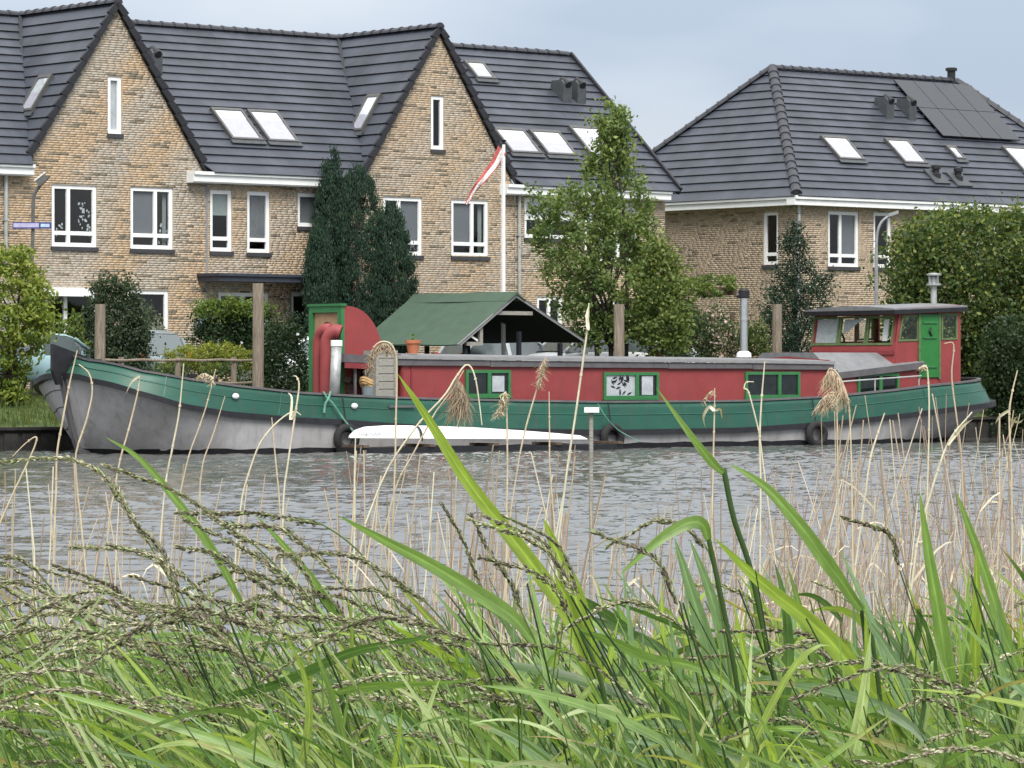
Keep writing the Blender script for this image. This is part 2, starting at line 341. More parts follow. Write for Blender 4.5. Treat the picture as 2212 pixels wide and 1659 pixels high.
# ------------------------------------------------------------------ frames of reference on the site
class Fr:
    """a vertical facade: origin P0, direction d along it, outward normal n"""
    def __init__(s, P0, d, n): s.P, s.d, s.n = Vector((P0[0], P0[1], 0)), Vector((d[0], d[1], 0)), Vector((n[0], n[1], 0))
    def W(s, t, o, z): return s.P+s.d*t+s.n*o+Vector((0, 0, z))
    def tz(s, px, py, o=0.0):
        k = (px-CX)/F_PX; P = s.P+s.n*o
        t = (k*P.y-P.x)/(s.d.x-k*s.d.y); Y = P.y+t*s.d.y
        return t, CAM_H+(HY-py)/F_PX*Y
    def t(s, px, o=0.0): return s.tz(px, HY, o)[0]
    def box(s, g, t0, t1, z0, z1, o0, o1): g.obox(s.W(t0, o0, z0), s.d*(t1-t0), s.n*(o1-o0), Vector((0, 0, z1-z0)))
TH = math.radians(40)
D = (math.cos(TH), math.sin(TH)); N = (math.sin(TH), -math.cos(TH))
Y0 = 103.0
FA = Fr(((650-CX)/F_PX*Y0, Y0), D, N)                     # the terrace front
BETA = math.radians(36); YN = 90.0                       # the barge's near side runs through (0, YN)
BU = Vector((math.cos(BETA), math.sin(BETA), 0)); BW = Vector((math.sin(BETA), -math.cos(BETA), 0))
BEAM = 2.5
BC = Vector((0, YN, 0))-BW*BEAM
def BP(t, l, z): return BC+BU*t+BW*l+Vector((0, 0, z))
def bt(px, l):
    """station along the barge seen at picture column px on the line l metres towards the viewer"""
    k = (px-CX)/F_PX; P = BC+BW*l
    return (k*P.y-P.x)/(BU.x-k*BU.y)
def bz(px, py, l): return zat(py, (BC+BW*l+BU*bt(px, l)).y)
def qof(x, y): return -((x-0)*BW.x+(y-YN)*BW.y)
def ysolve(px, q):
    """distance at which picture column px meets the line q metres behind the barge's near side"""
    k = (px-CX)/F_PX; return (YN*BW.y-q)/(k*BW.x+BW.y)
QZ = [(0, .55), (5.7, .55), (7, .95), (8.4, 1.3), (12.4, 1.36), (13.5, 1.45), (40, 1.55), (600, 1.6)]
def gz(x, y): return interp(qof(x, y), QZ)
def ground_at(px, Y):
    x = (px-CX)/F_PX*Y; return Vector((x, Y, gz(x, Y)))

# ------------------------------------------------------------------ ground, street, quay, water, near bank
g = G(); qs = [5.7, 6.3, 7, 7.7, 8.4, 10, 12.4, 13.5, 19, 24, 40, 90, 250, 600]; ts = [-400, -120, -60]+list(range(-40, 41, 4))+[60, 120, 400]
org = Vector((0, YN, 0))
rows = [[org+BU*t-BW*q+Vector((0, 0, interp(q, QZ)+(0.03*math.sin(t*1.7+q*2) if 6 < q < 8 else 0))) for t in ts] for q in qs]
g.grid(rows); part('ground', g, 'grassground', kind='structure')
g = G(); g.grid([[org+BU*t-BW*q+Vector((0, 0, interp(q, QZ)+.012)) for t in (-60, -20, 20, 60)] for q in (8.6, 10, 12.3)])
part('street', g, 'asphalt', kind='structure')
g = G(); g.obox(org+BU*-60-BW*5.7+Vector((0, 0, -1.0)), BU*130, BW*.18, Vector((0, 0, 1.52)))
for i in range(0, 260):
    g.obox(org+BU*(-60+i*.5+.06)-BW*5.52+Vector((0, 0, -1.0)), BU*.38, BW*.05, Vector((0, 0, 1.44)))
g.obox(org+BU*-60-BW*5.75+Vector((0, 0, .52)), BU*130, BW*.34, Vector((0, 0, .07)))
part('quay_wall', g, 'sheetpile', kind='structure')

# water: real waves where the camera sees them
def wave_h(X, Y):
    r = np.random.default_rng(3); h = np.zeros_like(X)
    for i in range(90):
        lam = 0.17*(1.055**(i*0.36))*r.uniform(.8, 1.25); k = 2*math.pi/lam
        a = math.radians(r.normal(82, 21)); amp = 0.0036*(lam/0.5)**.85*r.uniform(.5, 1.3)*WAVE
        h += amp*np.sin(k*(X*math.cos(a)+Y*math.sin(a))+r.uniform(0, 6.28))
    gust = 0.75+0.35*np.sin(X*.23+Y*.07+1.0)*np.sin(Y*.11-X*.05)
    return h*gust
WAVE = 0.92
xs = np.concatenate([np.array([-400, -150, -60, -30]), np.arange(-15.5, 15.51, .055), np.array([30, 60, 150, 400])])
ys = np.concatenate([np.array([6.0, 9, 12, 14]), np.arange(15.5, 99, .10), np.array([100, 104, 110, 130, 160])])
XX, YY = np.meshgrid(xs, ys); HH = wave_h(XX, YY)*((np.abs(XX) < 16.5) & (YY > 15) & (YY < 99.5))
V = np.stack([XX, YY, HH], -1).reshape(-1, 3); nx, ny = len(xs), len(ys)
I = (np.arange(ny-1)[:, None]*nx+np.arange(nx-1)[None, :]).ravel()
np_part('water', V, np.stack([I, I+1, I+nx+1, I+nx], 1), 'water', kind='structure', smooth=True)
# the viewer's own bank
g = G(); by = [-30, -8, 0, 3, 6, 8, 9.5, 11, 13, 16]; bzz = [.6, .6, .58, .55, .5, .4, .2, -.02, -.35, -.9]
g.grid([[Vector((x, y+.25*math.sin(x*1.3), z+.03*math.sin(x*3+y))) for x in list(range(-60, -4, 8))+[-4+.5*i for i in range(17)]+list(range(8, 61, 8))] for y, z in zip(by, bzz)])
part('near_bank', g, 'soil', kind='structure')

# ------------------------------------------------------------------ roofs
def clip(poly, s0, s1):
    def cut(P, f):
        out = []
        for i in range(len(P)):
            a, b = P[i], P[(i+1) % len(P)]; fa, fb = f(a), f(b)
            if fa >= 0: out.append(a)
            if (fa > 0 > fb) or (fa < 0 < fb):
                t = fa/(fa-fb); out.append((a[0]+(b[0]-a[0])*t, a[1]+(b[1]-a[1])*t))
        return out
    P = cut(poly, lambda p: p[1]-s0)
    return cut(P, lambda p: s1-p[1]) if P else P
class RoofPlane:
    """O eave origin, A along the eave, S up the slope, Nn outward normal"""
    def __init__(s, O, A, S): s.O, s.A, s.S = Vector(O), Vector(A).normalized(), Vector(S).normalized(); s.Nn = s.A.cross(s.S).normalized(); s.Nn = s.Nn if s.Nn.z > 0 else -s.Nn
    def P(s, a, q, h=0.0): return s.O+s.A*a+s.S*q+s.Nn*h
    def of(s, w): w = Vector(w)-s.O; return w.dot(s.A), w.dot(s.S)
    def hit(s, px, py):
        c = Vector((0, 0, CAM_H)); r = Vector(((px-CX)/F_PX, 1, (HY-py)/F_PX))
        k = (s.O+s.Nn*.05-c).dot(s.Nn)/r.dot(s.Nn); return s.of(c+r*k)
def tiles(root, rp, poly, h=0.37, skip_under=None):
    g = G(); g.add([rp.P(a, q, -.01) for a, q in poly], [tuple(range(len(poly)))])
    r = part('roof', g, 'underlay', root)
    s0 = min(p[1] for p in poly); s1 = max(p[1] for p in poly); k = int(math.ceil((s1-s0)/h-.15))
    for i in range(k):
        lo, hi = s0+i*h-(.05 if i == 0 else 0), min(s0+(i+1)*h+.05, s1)
        P = clip(poly, max(lo, s0), hi)
        if len(P) < 3: continue
        if i == 0: P = [(a, q-.06 if q < s0+.001 else q) for a, q in P]
        top, bot, uv = [], [], []
        for a, q in P:
            f = (q-lo)/(hi-lo) if hi > lo else 0; d = .072*(1-f)+.022*f
            top.append(rp.P(a, q, d)); bot.append(rp.P(a, q, d-.030)); uv.append((a+(i % 2)*.15, q))
        n = len(P); g = G()
        g.add(top+bot, [tuple(range(n)), tuple(range(2*n-1, n-1, -1))]+[(j, n+j, n+(j+1) % n, (j+1) % n) for j in range(n)], uv+uv)
        part('tile_course', g, 'tile', r, uv=True)
    return r
def ridge_line(root, p0, p1, up=Vector((0, 0, 1)), step=.42, r=.125, name='ridge_tile'):
    p0, p1 = Vector(p0), Vector(p1); L = (p1-p0).length; d = (p1-p0)/L; n = max(1, int(round(L/step))); st = L/n
    side = d.cross(up).normalized(); upv = side.cross(d).normalized(); first = None
    for i in range(n):
        c = p0+d*(i*st)
        if first is None:
            g = G(); ring = []
            for x, rr in ((0, r*1.12), (.07, r*1.12), (.075, r), (st+.03, r*.92)):
                ring.append([c+d*x+side*(rr*1.1*math.cos(a))+upv*(rr*math.sin(a)-.03) for a in [math.pi*j/6 for j in range(7)]])
            g.grid(ring); g.add(ring[0], [tuple(range(7))]); g.add(ring[-1], [tuple(range(7))[::-1]])
            first = part(name, g, 'ridge', root)
        else:
            o = first.copy(); COL.objects.link(o); o.parent = root; o.location = Vector(first.location)+d*(i*st)
def skylight(root, rp, tl, tr, br, split=None, blind='whiteblind', frac=.3):
    """roof window from its picture corners: top-left, top-right, bottom-right"""
    a0, s1 = rp.hit(*tl); a1, s1b = rp.hit(*tr); a2, s0 = rp.hit(*br)
    s1 = (s1+s1b)/2
    if a1 < a0: a0, a1 = a1, a0
    fw = .075; g = G()
    def bx(g, x0, x1, y0, y1, h0, h1): g.obox(rp.P(x0, y0, h0), rp.A*(x1-x0), rp.S*(y1-y0), rp.Nn*(h1-h0))
    bx(g, a0, a0+fw, s0, s1, .0, .15); bx(g, a1-fw, a1, s0, s1, .0, .15); bx(g, a0+fw, a1-fw, s0, s0+fw, .0, .149); bx(g, a0+fw, a1-fw, s1-fw*1.3, s1, .0, .152)
    f = part('roof_window', g, 'alu', root)
    g = G(); g.add([rp.P(a0+fw, s0+fw, .135), rp.P(a1-fw, s0+fw, .135), rp.P(a1-fw, s1-fw*1.3, .135), rp.P(a0+fw, s1-fw*1.3, .135)], [(0, 1, 2, 3)]); part('pane', g, 'glass', f)
    g = G(); ym = s1-fw*1.3-(s1-s0-2.3*fw)*frac
    bx(g, a0+fw, a1-fw, ym, s1-fw*1.3, .112, .120); part('blind', g, blind, f)
    if frac < 1: g = G(); bx(g, a0+fw, a1-fw, s0+fw, ym, .110, .116); part('lower_blind', g, 'lowblind', f)
    g = G(); bx(g, a0-.05, a1+.05, s0-.16, s0, .085, .118); part('flashing', g, 'vent', f)
    return f
def roof_vent(root, rp, px, py, kind='cowl', hgt=.55):
    a, q = rp.hit(px, py); c = rp.P(a, q, .02); g = G()
    if kind == 'cowl':
        tri = [(-.02, 0), (.62, 0), (.62, .06), (.12, .62), (0, .62)]
        back = Vector((rp.S.x, rp.S.y, 0)).normalized()
        g.prism([c-rp.A*.17-back*.0+back*x*1.0+Vector((0, 0, x*.0+z+.0)) for x, z in [(-.05, -.1), (.55, .45), (.5, .72), (.05, .72), (-.08, .6)]], rp.A*.34)
        v = part('roof_vent', g, 'vent', root)
        g = G(); g.tube([c+Vector((0, 0, .74))+back*.2, c+Vector((0, 0, .56))-back*.13], .11, 10); part('duct', g, 'blackmetal', v)
    else:
        g.lathe(c-Vector((0, 0, .15)), [(.16, 0), (.16, .3), (.11, .34), (.11, hgt), (.15, hgt+.01), (.15, hgt+.12), (.05, hgt+.16)], 12)
        v = part('vent_pipe', g, 'blackmetal', root)
        g = G(); g.obox(rp.P(a-.35, q-.35, .06), rp.A*.7, rp.S*.7, rp.Nn*.06); part('flashing', g, 'vent', v)

# ------------------------------------------------------------------ walls with their bricks
OCHRE = np.array((.475, .34, .21)); TAN = np.array((.45, .365, .27)); GREY = np.array((.40, .365, .31)); DARK = np.array((.20, .17, .125)); BUFF = np.array((.44, .345, .255))
def brick_wall(root, fr, outline, holes, body, bands=0.5, o=0.0, tint=1.0, name='wall', seed=0, palette=None):
    """outline: (t,z) polygon; holes: (t0,z0,t1,z1) rectangles; body: depth of the house behind (0: none)"""
    loops = [[Vector((t, z, 0)) for t, z in outline]]
    for t0, z0, t1, z1 in holes: loops.append([Vector((t0, z0, 0)), Vector((t1, z0, 0)), Vector((t1, z1, 0)), Vector((t0, z1, 0))])
    tri = tessellate_polygon(loops); pts = [p for l in loops for p in l]
    g = G(); g.add([fr.W(p.x, o, p.y) for p in pts], tri)
    for t0, z0, t1, z1 in holes:
        for (ta, za, tb, zb) in ((t0, z0, t1, z0), (t1, z0, t1, z1), (t1, z1, t0, z1), (t0, z1, t0, z0)):
            g.add([fr.W(ta, o, za), fr.W(tb, o, zb), fr.W(tb, o-.14, zb), fr.W(ta, o-.14, za)], [(0, 1, 2, 3)])
    if body:
        lo = min(p[0] for p in outline); hi = max(p[0] for p in outline); zl = min(p[1] for p in outline); zh = 7.1
        for ta, tb, oa, ob in ((lo, lo, -.3, -body), (lo, hi, -body, -body), (hi, hi, -body, -.3)):
            g.add([fr.W(ta, oa, zl), fr.W(tb, ob, zl), fr.W(tb, ob, zh), fr.W(ta, oa, zh)], [(0, 1, 2, 3)])
        g.add([fr.W(lo, -.35, 4.55), fr.W(hi, -.35, 4.55), fr.W(hi, -body, 4.55), fr.W(lo, -body, 4.55)], [(0, 1, 2, 3)])
    w = part(name, g, 'mortar', root)
    rng = np.random.default_rng(100+seed)
    t_lo, t_hi = min(p[0] for p in outline), max(p[0] for p in outline); z_lo, z_hi = min(p[1] for p in outline), max(p[1] for p in outline)
    hz, bl = .0625, .22; B = []
    rows = np.arange(int(z_lo/hz), int(z_hi/hz)+1)
    T, Z, L = [], [], []
    for r in rows:
        t = math.floor(t_lo/bl)*bl-((r % 2)*.5+(.25 if r % 4 > 1 else 0))*bl+rng.uniform(-.02, .02)
        while t < t_hi:
            l = bl if rng.random() < .72 else bl/2
            T.append(t+.005); L.append(l-.010); Z.append(r*hz); t += l
    T, Z, L = np.array(T), np.array(Z), np.array(L); T1 = T+L
    zc = Z+hz/2; out = outline
    xl = np.full(len(T), np.inf); xr = np.full(len(T), -np.inf)                # the row's extent inside the outline
    for i in range(len(out)):
        (xa, ya), (xb, yb) = out[i], out[(i+1) % len(out)]
        cr = ((ya > zc) != (yb > zc)); xx = (xb-xa)*(zc-ya)/((yb-ya) if yb != ya else 1e-9)+xa
        xl = np.where(cr, np.minimum(xl, xx), xl); xr = np.where(cr, np.maximum(xr, xx), xr)
    T = np.maximum(T, xl+.004); T1 = np.minimum(T1, xr-.004)
    for t0, z0, t1, z1 in holes:
        hit = (zc > z0) & (zc < z1)
        c1 = hit & (T < t0) & (T1 > t0); T1 = np.where(c1, t0-.003, T1)
        c2 = hit & (T < t1) & (T1 > t1); T = np.where(c2, t1+.003, T)
        T1 = np.where(hit & (T >= t0) & (T1 <= t1), T-1, T1)
    inside = T1-T > .03
    T, T1, Z, zc = T[inside], T1[inside], Z[inside], zc[inside]; n = len(T)
    pr = o+.006+rng.uniform(-.002, .002, n); z0, z1 = Z+.003, Z+hz-.004
    d, nn, P = np.array(fr.d), np.array(fr.n), np.array(fr.P)
    def W(t, oo, z): return P+t[:, None]*d+oo[:, None]*nn+z[:, None]*np.array((0, 0, 1.0))
    o0 = np.full(n, o-.002)
    Vv = np.stack([W(T, o0, z0), W(T1, o0, z0), W(T1, o0, z1), W(T, o0, z1), W(T, pr, z0), W(T1, pr, z0), W(T1, pr, z1), W(T, pr, z1)], 1).reshape(-1, 3)
    base = (np.arange(n)*8)[:, None]
    Fq = np.concatenate([base+np.array(q)[None, :] for q in ((4, 5, 6, 7), (0, 1, 5, 4), (1, 2, 6, 5), (2, 3, 7, 6), (3, 0, 4, 7))], 0)
    ph = np.sin(2*math.pi*((T*.80-zc*.62)/2.55)+.9*np.sin(zc*.9+seed)+.6*np.sin(T*1.1))
    k = 1/(1+np.exp(-(ph*bands*2.5+rng.normal(0, .7, n)+.15)))[:, None]
    A1, A2 = palette if palette else (OCHRE, GREY)
    col = A1*(1-k)+A2*k
    mixt = rng.random(n)[:, None]; col = np.where(mixt < .28, col*.5+TAN*.5, col)
    dark = rng.random(n) < .05; dark |= np.roll(dark, 1) & (rng.random(n) < .6); dark |= np.roll(dark, 1) & (rng.random(n) < .3)
    col = np.where(dark[:, None], DARK*rng.uniform(.8, 1.4, n)[:, None], col)*rng.normal(1, .085, n)[:, None]*tint
    np_part('bricks', Vv, Fq, 'brick', w, col=np.tile(np.clip(col, .02, .7), (5, 1)), kind='stuff')
    return w
def window(root, fr, px, mull=(), trans=None, blinds=(), bfrac=1.0, o=0.0, fw=.105, name='window', sill=True, rect=None, bm='blind'):
    """px = (x0,y0,x1,y1) in the picture; mull = fractions of vertical bars; trans = fraction (from the top) of the cross bar"""
    if rect is None: rect = wrect(fr, px, o)
    t0, z0, t1, z1 = rect; g = G(); a, b = o-.10, o-.035
    fr.box(g, t0, t1, z1-fw, z1, a, b); fr.box(g, t0, t1, z0, z0+fw, a, b); fr.box(g, t0, t0+fw, z0+fw, z1-fw, a, b); fr.box(g, t1-fw, t1, z0+fw, z1-fw, a, b)
    vx = [t0+fw]; zx = [z0+fw]
    for m_ in mull:
        c = t0+(t1-t0)*m_; fr.box(g, c-fw*.5, c+fw*.5, z0+fw, z1-fw, a, b); vx += [c-fw*.5, c+fw*.5]
    vx.append(t1-fw)
    if trans is not None:
        c = z1-(z1-z0)*trans; fr.box(g, t0+fw, t1-fw, c-fw*.5, c+fw*.5, a+.002, b-.003); zx += [c-fw*.5, c+fw*.5]
    zx.append(z1-fw)
    w = part(name, g, 'white', root)
    n = 0
    for i in range(0, len(vx), 2):
        for j in range(0, len(zx), 2):
            g = G(); g.add([fr.W(vx[i], o-.078, zx[j]), fr.W(vx[i+1], o-.078, zx[j]), fr.W(vx[i+1], o-.078, zx[j+1]), fr.W(vx[i], o-.078, zx[j+1])], [(0, 1, 2, 3)]); part('pane', g, 'glass', w)
            if (i//2, j//2) in blinds:
                g = G(); fr.box(g, vx[i]-.02, vx[i+1]+.02, zx[j+1]-(zx[j+1]-zx[j])*bfrac, zx[j+1], o-.125, o-.118); part('blind', g, bm, w)
    if sill:
        g = G(); fr.box(g, t0-.03, t1+.03, z0-.11, z0-.004, o-.09, o+.06); part('sill', g, 'sill', w)
    return w
def wrect(fr, px, o=0.0):
    t0, za = fr.tz(px[0], px[1], o-.04); t1, zb = fr.tz(px[2], px[1], o-.04); _, zc = fr.tz(px[0], px[3], o-.04); _, zd = fr.tz(px[2], px[3], o-.04)
    return (t0, (zc+zd)/2, t1, (za+zb)/2)
def gutter(root, fr, t0, t1, z, o=.0, depth=.42, h=.27, ret0=True):
    g = G(); fr.box(g, t0, t1, z-h, z-.09, o, o+depth-.06); fr.box(g, t0, t1, z-.088, z, o, o+depth); fr.box(g, t0, t1, z-h-.03, z-h-.002, o, o+depth-.10)
    return part('gutter', g, 'white', root)
def downpipe(root, fr, px, z0, z1, o=.09, m='pipe'):
    t = fr.t(px, o); g = G(); g.tube([fr.W(t, o, z0), fr.W(t, o, z1)], .05, 8)
    for z in np.arange(z0+.8, z1, 1.8): fr.box(g, t-.07, t+.07, z, z+.05, 0.012, o+.06)
    part('downpipe', g, m, root)

# ------------------------------------------------------------------ the terrace of gabled brick houses
ZG = 1.45; ZE = FA.tz(440, 372, .36)[1]; ZR = FA.tz(250, 8, 0)[1]; BR = 4.7
tl1, tp1, tr1 = FA.t(51), FA.t(250), FA.t(444)
tl2, tp2, tr2 = FA.t(777), FA.t(946), FA.t(1113)
tA0 = FA.t(-260); tEr = FA.t(1225, -BR)
tEnd = tEr
rpM = RoofPlane(FA.W(0, .38, ZE), FA.d, FA.W(0, -BR, ZR)-FA.W(0, .38, ZE))
SM = (FA.W(0, -BR, ZR)-FA.W(0, .38, ZE)).length
ZF = ZE+.05                                                # foot of the gable slopes
def gable_planes(tl, tp, tr):
    left = RoofPlane(FA.W(tl, .10, ZF), -FA.n, FA.W(tp, .10, ZR)-FA.W(tl, .10, ZF)); sl = (FA.W(tp, .1, ZR)-FA.W(tl, .1, ZF)).length
    right = RoofPlane(FA.W(tr, .10, ZF), -FA.n, FA.W(tp, .10, ZR)-FA.W(tr, .10, ZF)); sr = (FA.W(tp, .1, ZR)-FA.W(tr, .1, ZF)).length
    return left, sl, right, sr
def verge(root, a, b):
    """stepped dark verge along a gable slope"""
    a, b = Vector(a), Vector(b); L = (b-a).length; n = int(L/.37); first = None; d = (b-a)/L; st = L/n
    for i in range(n):
        if first is None:
            g = G(); up = Vector((0, 0, 1)); nn = (up-d*up.dot(d)).normalized()
            g.prism([a-d*.03+nn*.14, a+d*(st+.005)+nn*.06, a+d*(st+.005)-nn*.10, a-d*.03-nn*.06], FA.n*.09); first = part('verge_tile', g, 'verge', root)
        else:
            o = first.copy(); COL.objects.link(o); o.parent = root; o.location = Vector(first.location)+d*(i*st)
def rear(root, t0, t1):
    g = G(); q = [FA.W(t0, -BR, ZR), FA.W(t1, -BR, ZR), FA.W(t1, -9.6, ZE-.2), FA.W(t0, -9.6, ZE-.2)]
    g.prism(q, Vector((0, 0, -.12))); part('rear_roof', g, 'verge', root)
def valley(root, p0, p1, up):
    g = G(); g.tube([Vector(p0)+Vector((0, 0, .07)), Vector(p1)+Vector((0, 0, .07))], .085, 5); part('valley_gutter', g, 'verge', root)

def gabled_house(tl, tp, tr, w0, w1, label, wins, slit, sky, bands, seed, extra_holes=()):
    root = thing('terraced_house', FA.W((w0+w1)/2, 0, ZG), label, 'house', 'terraced brick houses behind the barge')
    holes = [wrect(FA, w['px']) for w in wins]+[wrect(FA, slit['px'])]+list(extra_holes)
    out = [(w0, ZG-.3), (w1, ZG-.3), (w1, ZE-.22), (tr-.05, ZF-.05), (tp, ZR-.12), (tl+.05, ZF-.05), (w0, ZE-.22)]
    brick_wall(root, FA, out, holes, 9.4, bands=bands, seed=seed)
    for w in wins+[slit]:
        kw = {k: v for k, v in w.items() if k != 'px'}; window(root, FA, w['px'], **kw)
    L, sl, R, sr = gable_planes(tl, tp, tr)
    pl = [(0, 0), (0, sl), (BR+.1, sl)]; tiles(root, L, pl); tiles(root, R, [(0, 0), (BR+.1, sr), (0, sr)])
    verge(root, FA.W(tl-.06, .05, ZF-.06), FA.W(tp, .05, ZR+.02)); verge(root, FA.W(tr+.06, .05, ZF-.06), FA.W(tp, .05, ZR+.02))
    ridge_line(root, FA.W(tp, .12, ZR+.05), FA.W(tp, -BR, ZR+.05))
    valley(root, FA.W(tl, -.0, ZF), FA.W(tp, -BR, ZR), None)
    if sky: skylight(root, L, *sky['c'], **{k: v for k, v in sky.items() if k != 'c'})
    rear(root, w0, w1)
    return root
wsplit = dict(mull=(.385,), trans=.78)
ground1 = [dict(px=(95, 624, 205, 760), mull=(.42,), sill=False), dict(px=(272, 627, 362, 760), mull=(), sill=False)]
H2 = gabled_house(tl1, tp1, tr1, FA.t(20), FA.t(447), 'brick terraced house with the tall gable behind the barge bow, leftmost gable in view',
    [dict(px=(110, 400, 207, 533), **wsplit), dict(px=(280, 405, 372, 538), mull=(.60,), trans=.78, blinds=((0, 1),))]+ground1,
    dict(px=(231, 165, 261, 289), fw=.11, bm='curtain', blinds=((0, 0),)),
    dict(c=((88, 168), (118, 163), (72, 242)), blind='curtain', frac=.5), 1.0, 1)
H4 = gabled_house(tl2, tp2, tr2, FA.t(775), FA.t(1112), 'brick terraced house with the gable behind the white flagpole and green canopy',
    [dict(px=(826, 426, 910, 551), mull=(.42,), trans=.78, blinds=((1, 1),)), dict(px=(973, 432, 1053, 554), mull=(.58,), trans=.78, blinds=((0, 1),)), dict(px=(1040, 640, 1096, 760), sill=False)],
    dict(px=(929, 207, 957, 323), fw=.11),
    dict(c=((798, 208), (827, 205), (792, 284)), frac=.55), .35, 2)
# pale leaf shapes painting the plant reflection, odds and ends on the sills, drapes at the sides of some panes
def plant_shapes(root, k, px0, py0, px1, py1, seed, n=26):
    w = [o for o in root.children if o.name.startswith('window')][k]; rr = random.Random(seed); g = G()
    for i in range(n):
        f = rr.random(); px = px0+(px1-px0)*(.5+(rr.random()-.5)*(1.1-f*.5)+(.25-.3*f)); py = py1+(py0-py1)*f; t, z = FA.tz(px, py, -.2); L = rr.uniform(.05, .13); a = rr.uniform(-1.2, 1.2)
        c = FA.W(t, -.17-rr.random()*.08, z); v = FA.d*math.sin(a)*L+Vector((0, 0, math.cos(a)*L)); s = FA.d*math.cos(a)*L*.35-Vector((0, 0, math.sin(a)*L*.35)); g.add([c, c+v*.5+s, c+v, c+v*.5-s], [(0, 1, 2, 3)])
    part('plant_and_reflection', g, 'curtain', w)
plant_shapes(H2, 0, 165, 440, 195, 512, 1, 34); plant_shapes(H2, 0, 118, 488, 140, 512, 2, 10); plant_shapes(H2, 1, 340, 490, 362, 530, 3, 12); plant_shapes(H4, 0, 880, 525, 905, 545, 4, 12)
def drape(root, k, fx0, fx1, m='curtain'):
    w = [o for o in root.children if o.name.startswith('window')][k]; co = [v.co for v in w.data.vertices]; off = Vector(root.location); ts = [(c+off-FA.P).dot(FA.d) for c in co]; zz = [(c+off).z for c in co]
    t0, t1, z0, z1 = min(ts), max(ts), min(zz), max(zz); g = G(); W_ = t1-t0; a, b = t0+.1+(W_-.2)*fx0, t0+.1+(W_-.2)*fx1; nn = 9
    g.grid([[FA.W(a+(b-a)*i/(nn-1), -.2+.025*(i % 2), z) for i in range(nn)] for z in (z0+.1, z1-.1)]); part('drape', g, m, w)
drape(H2, 0, .0, .08); drape(H4, 1, .88, 1.0, 'greenblind'); drape(H2, 1, .9, 1.0, 'greenblind'); drape(H4, 0, .0, .1, 'greenblind')
# canopy box above the left ground-floor window of the first gable
g = G(); FA.box(g, *[FA.t(96, .2), FA.t(190, .2)], FA.tz(140, 640, .2)[1], FA.tz(140, 621, .2)[1], .012, .35); part('awning_box', g, 'white', H2)
g = G(); FA.box(g, FA.t(446.5)-.03, FA.t(446.5)+.03, ZG, ZE-.3, .006, .016); part('movement_joint', g, 'trimlight', H2)
# light on the wall and grey letter box beside the door
g = G(); t_, z_ = FA.tz(437, 662); FA.box(g, t_-.12, t_+.12, z_-.14, z_+.14, .012, .2); part('wall_lamp', g, 'lamp', H2)
g = G(); t_, z_ = FA.tz(435, 690); FA.box(g, t_-.22, t_+.22, z_-.2, z_+.2, .012, .22); part('letter_box', g, 'cargrey', H2)
def plain_house(w0, w1, roofpoly, label, wins, seed, bands=.45, gut=None, skies=(), vents=(), ridge=None):
    root = thing('terraced_house', FA.W((w0+w1)/2, 0, ZG), label, 'house', 'terraced brick houses behind the barge')
    out = [(w0+.004, ZG-.3), (w1-.004, ZG-.3), (w1-.004, ZE-.2), (w0+.004, ZE-.2)]
    brick_wall(root, FA, out, [wrect(FA, w['px']) for w in wins], 9.4, bands=bands, seed=seed)
    for w in wins: window(root, FA, w['px'], **{k: v for k, v in w.items() if k != 'px'})
    tiles(root, rpM, roofpoly)
    for s_ in skies: skylight(root, rpM, *s_['c'], **{k: v for k, v in s_.items() if k != 'c'})
    for v_ in vents: roof_vent(root, rpM, *v_)
    if gut: gutter(root, FA, gut[0], gut[1], ZE+.02)
    if ridge: ridge_line(root, FA.W(ridge[0], -BR, ZR+.05), FA.W(ridge[1], -BR, ZR+.05))
    rear(root, w0, w1)
    return root
H1 = plain_house(tA0, FA.t(20), [(tA0, 0), (tl1, 0), (tp1, SM), (tA0, SM)], 'brick terraced house cut off by the left edge of the photo', [], 3,
    gut=(tA0, FA.t(76, .4)), ridge=(tA0, tp1))
downpipe(H1, FA, 13, ZG, ZE-.25)
H3 = plain_house(FA.t(447), FA.t(775), [(tr1, 0), (tl2, 0), (tp2, SM), (tp1, SM)], 'middle brick terraced house with two paired white roof windows between the gables',
    [dict(px=(452, 411, 499, 543), trans=.79, blinds=((0, 1),), bm='greenblind', bfrac=.5), dict(px=(532, 414, 581, 546), trans=.79, blinds=((0, 1),)), dict(px=(641, 418, 716, 490), mull=(.62,), blinds=((0, 0),)),
     dict(px=(470, 632, 578, 760), mull=(.5,), sill=False), dict(px=(627, 632, 700, 760), mull=(.6,), sill=False)], 4,
    gut=(FA.t(421, .4), FA.t(703, .4)), skies=(dict(c=((452, 237), (519, 240), (553, 307)), frac=.28), dict(c=((531, 241), (596, 244), (631, 311)), frac=.28)),
    vents=((338, 160, 'cowl'),), ridge=(tp1, tp2))
g = G(); a_ = FA.t(450, .5); b_ = FA.t(690, .5); zz = FA.tz(560, 597, .6)[1]
FA.box(g, a_, b_, zz-.16, zz-.02, .012, 1.0); FA.box(g, a_-.04, b_+.04, zz-.018, zz+.06, .012, 1.06); part('porch_roof', g, 'porch', H3)
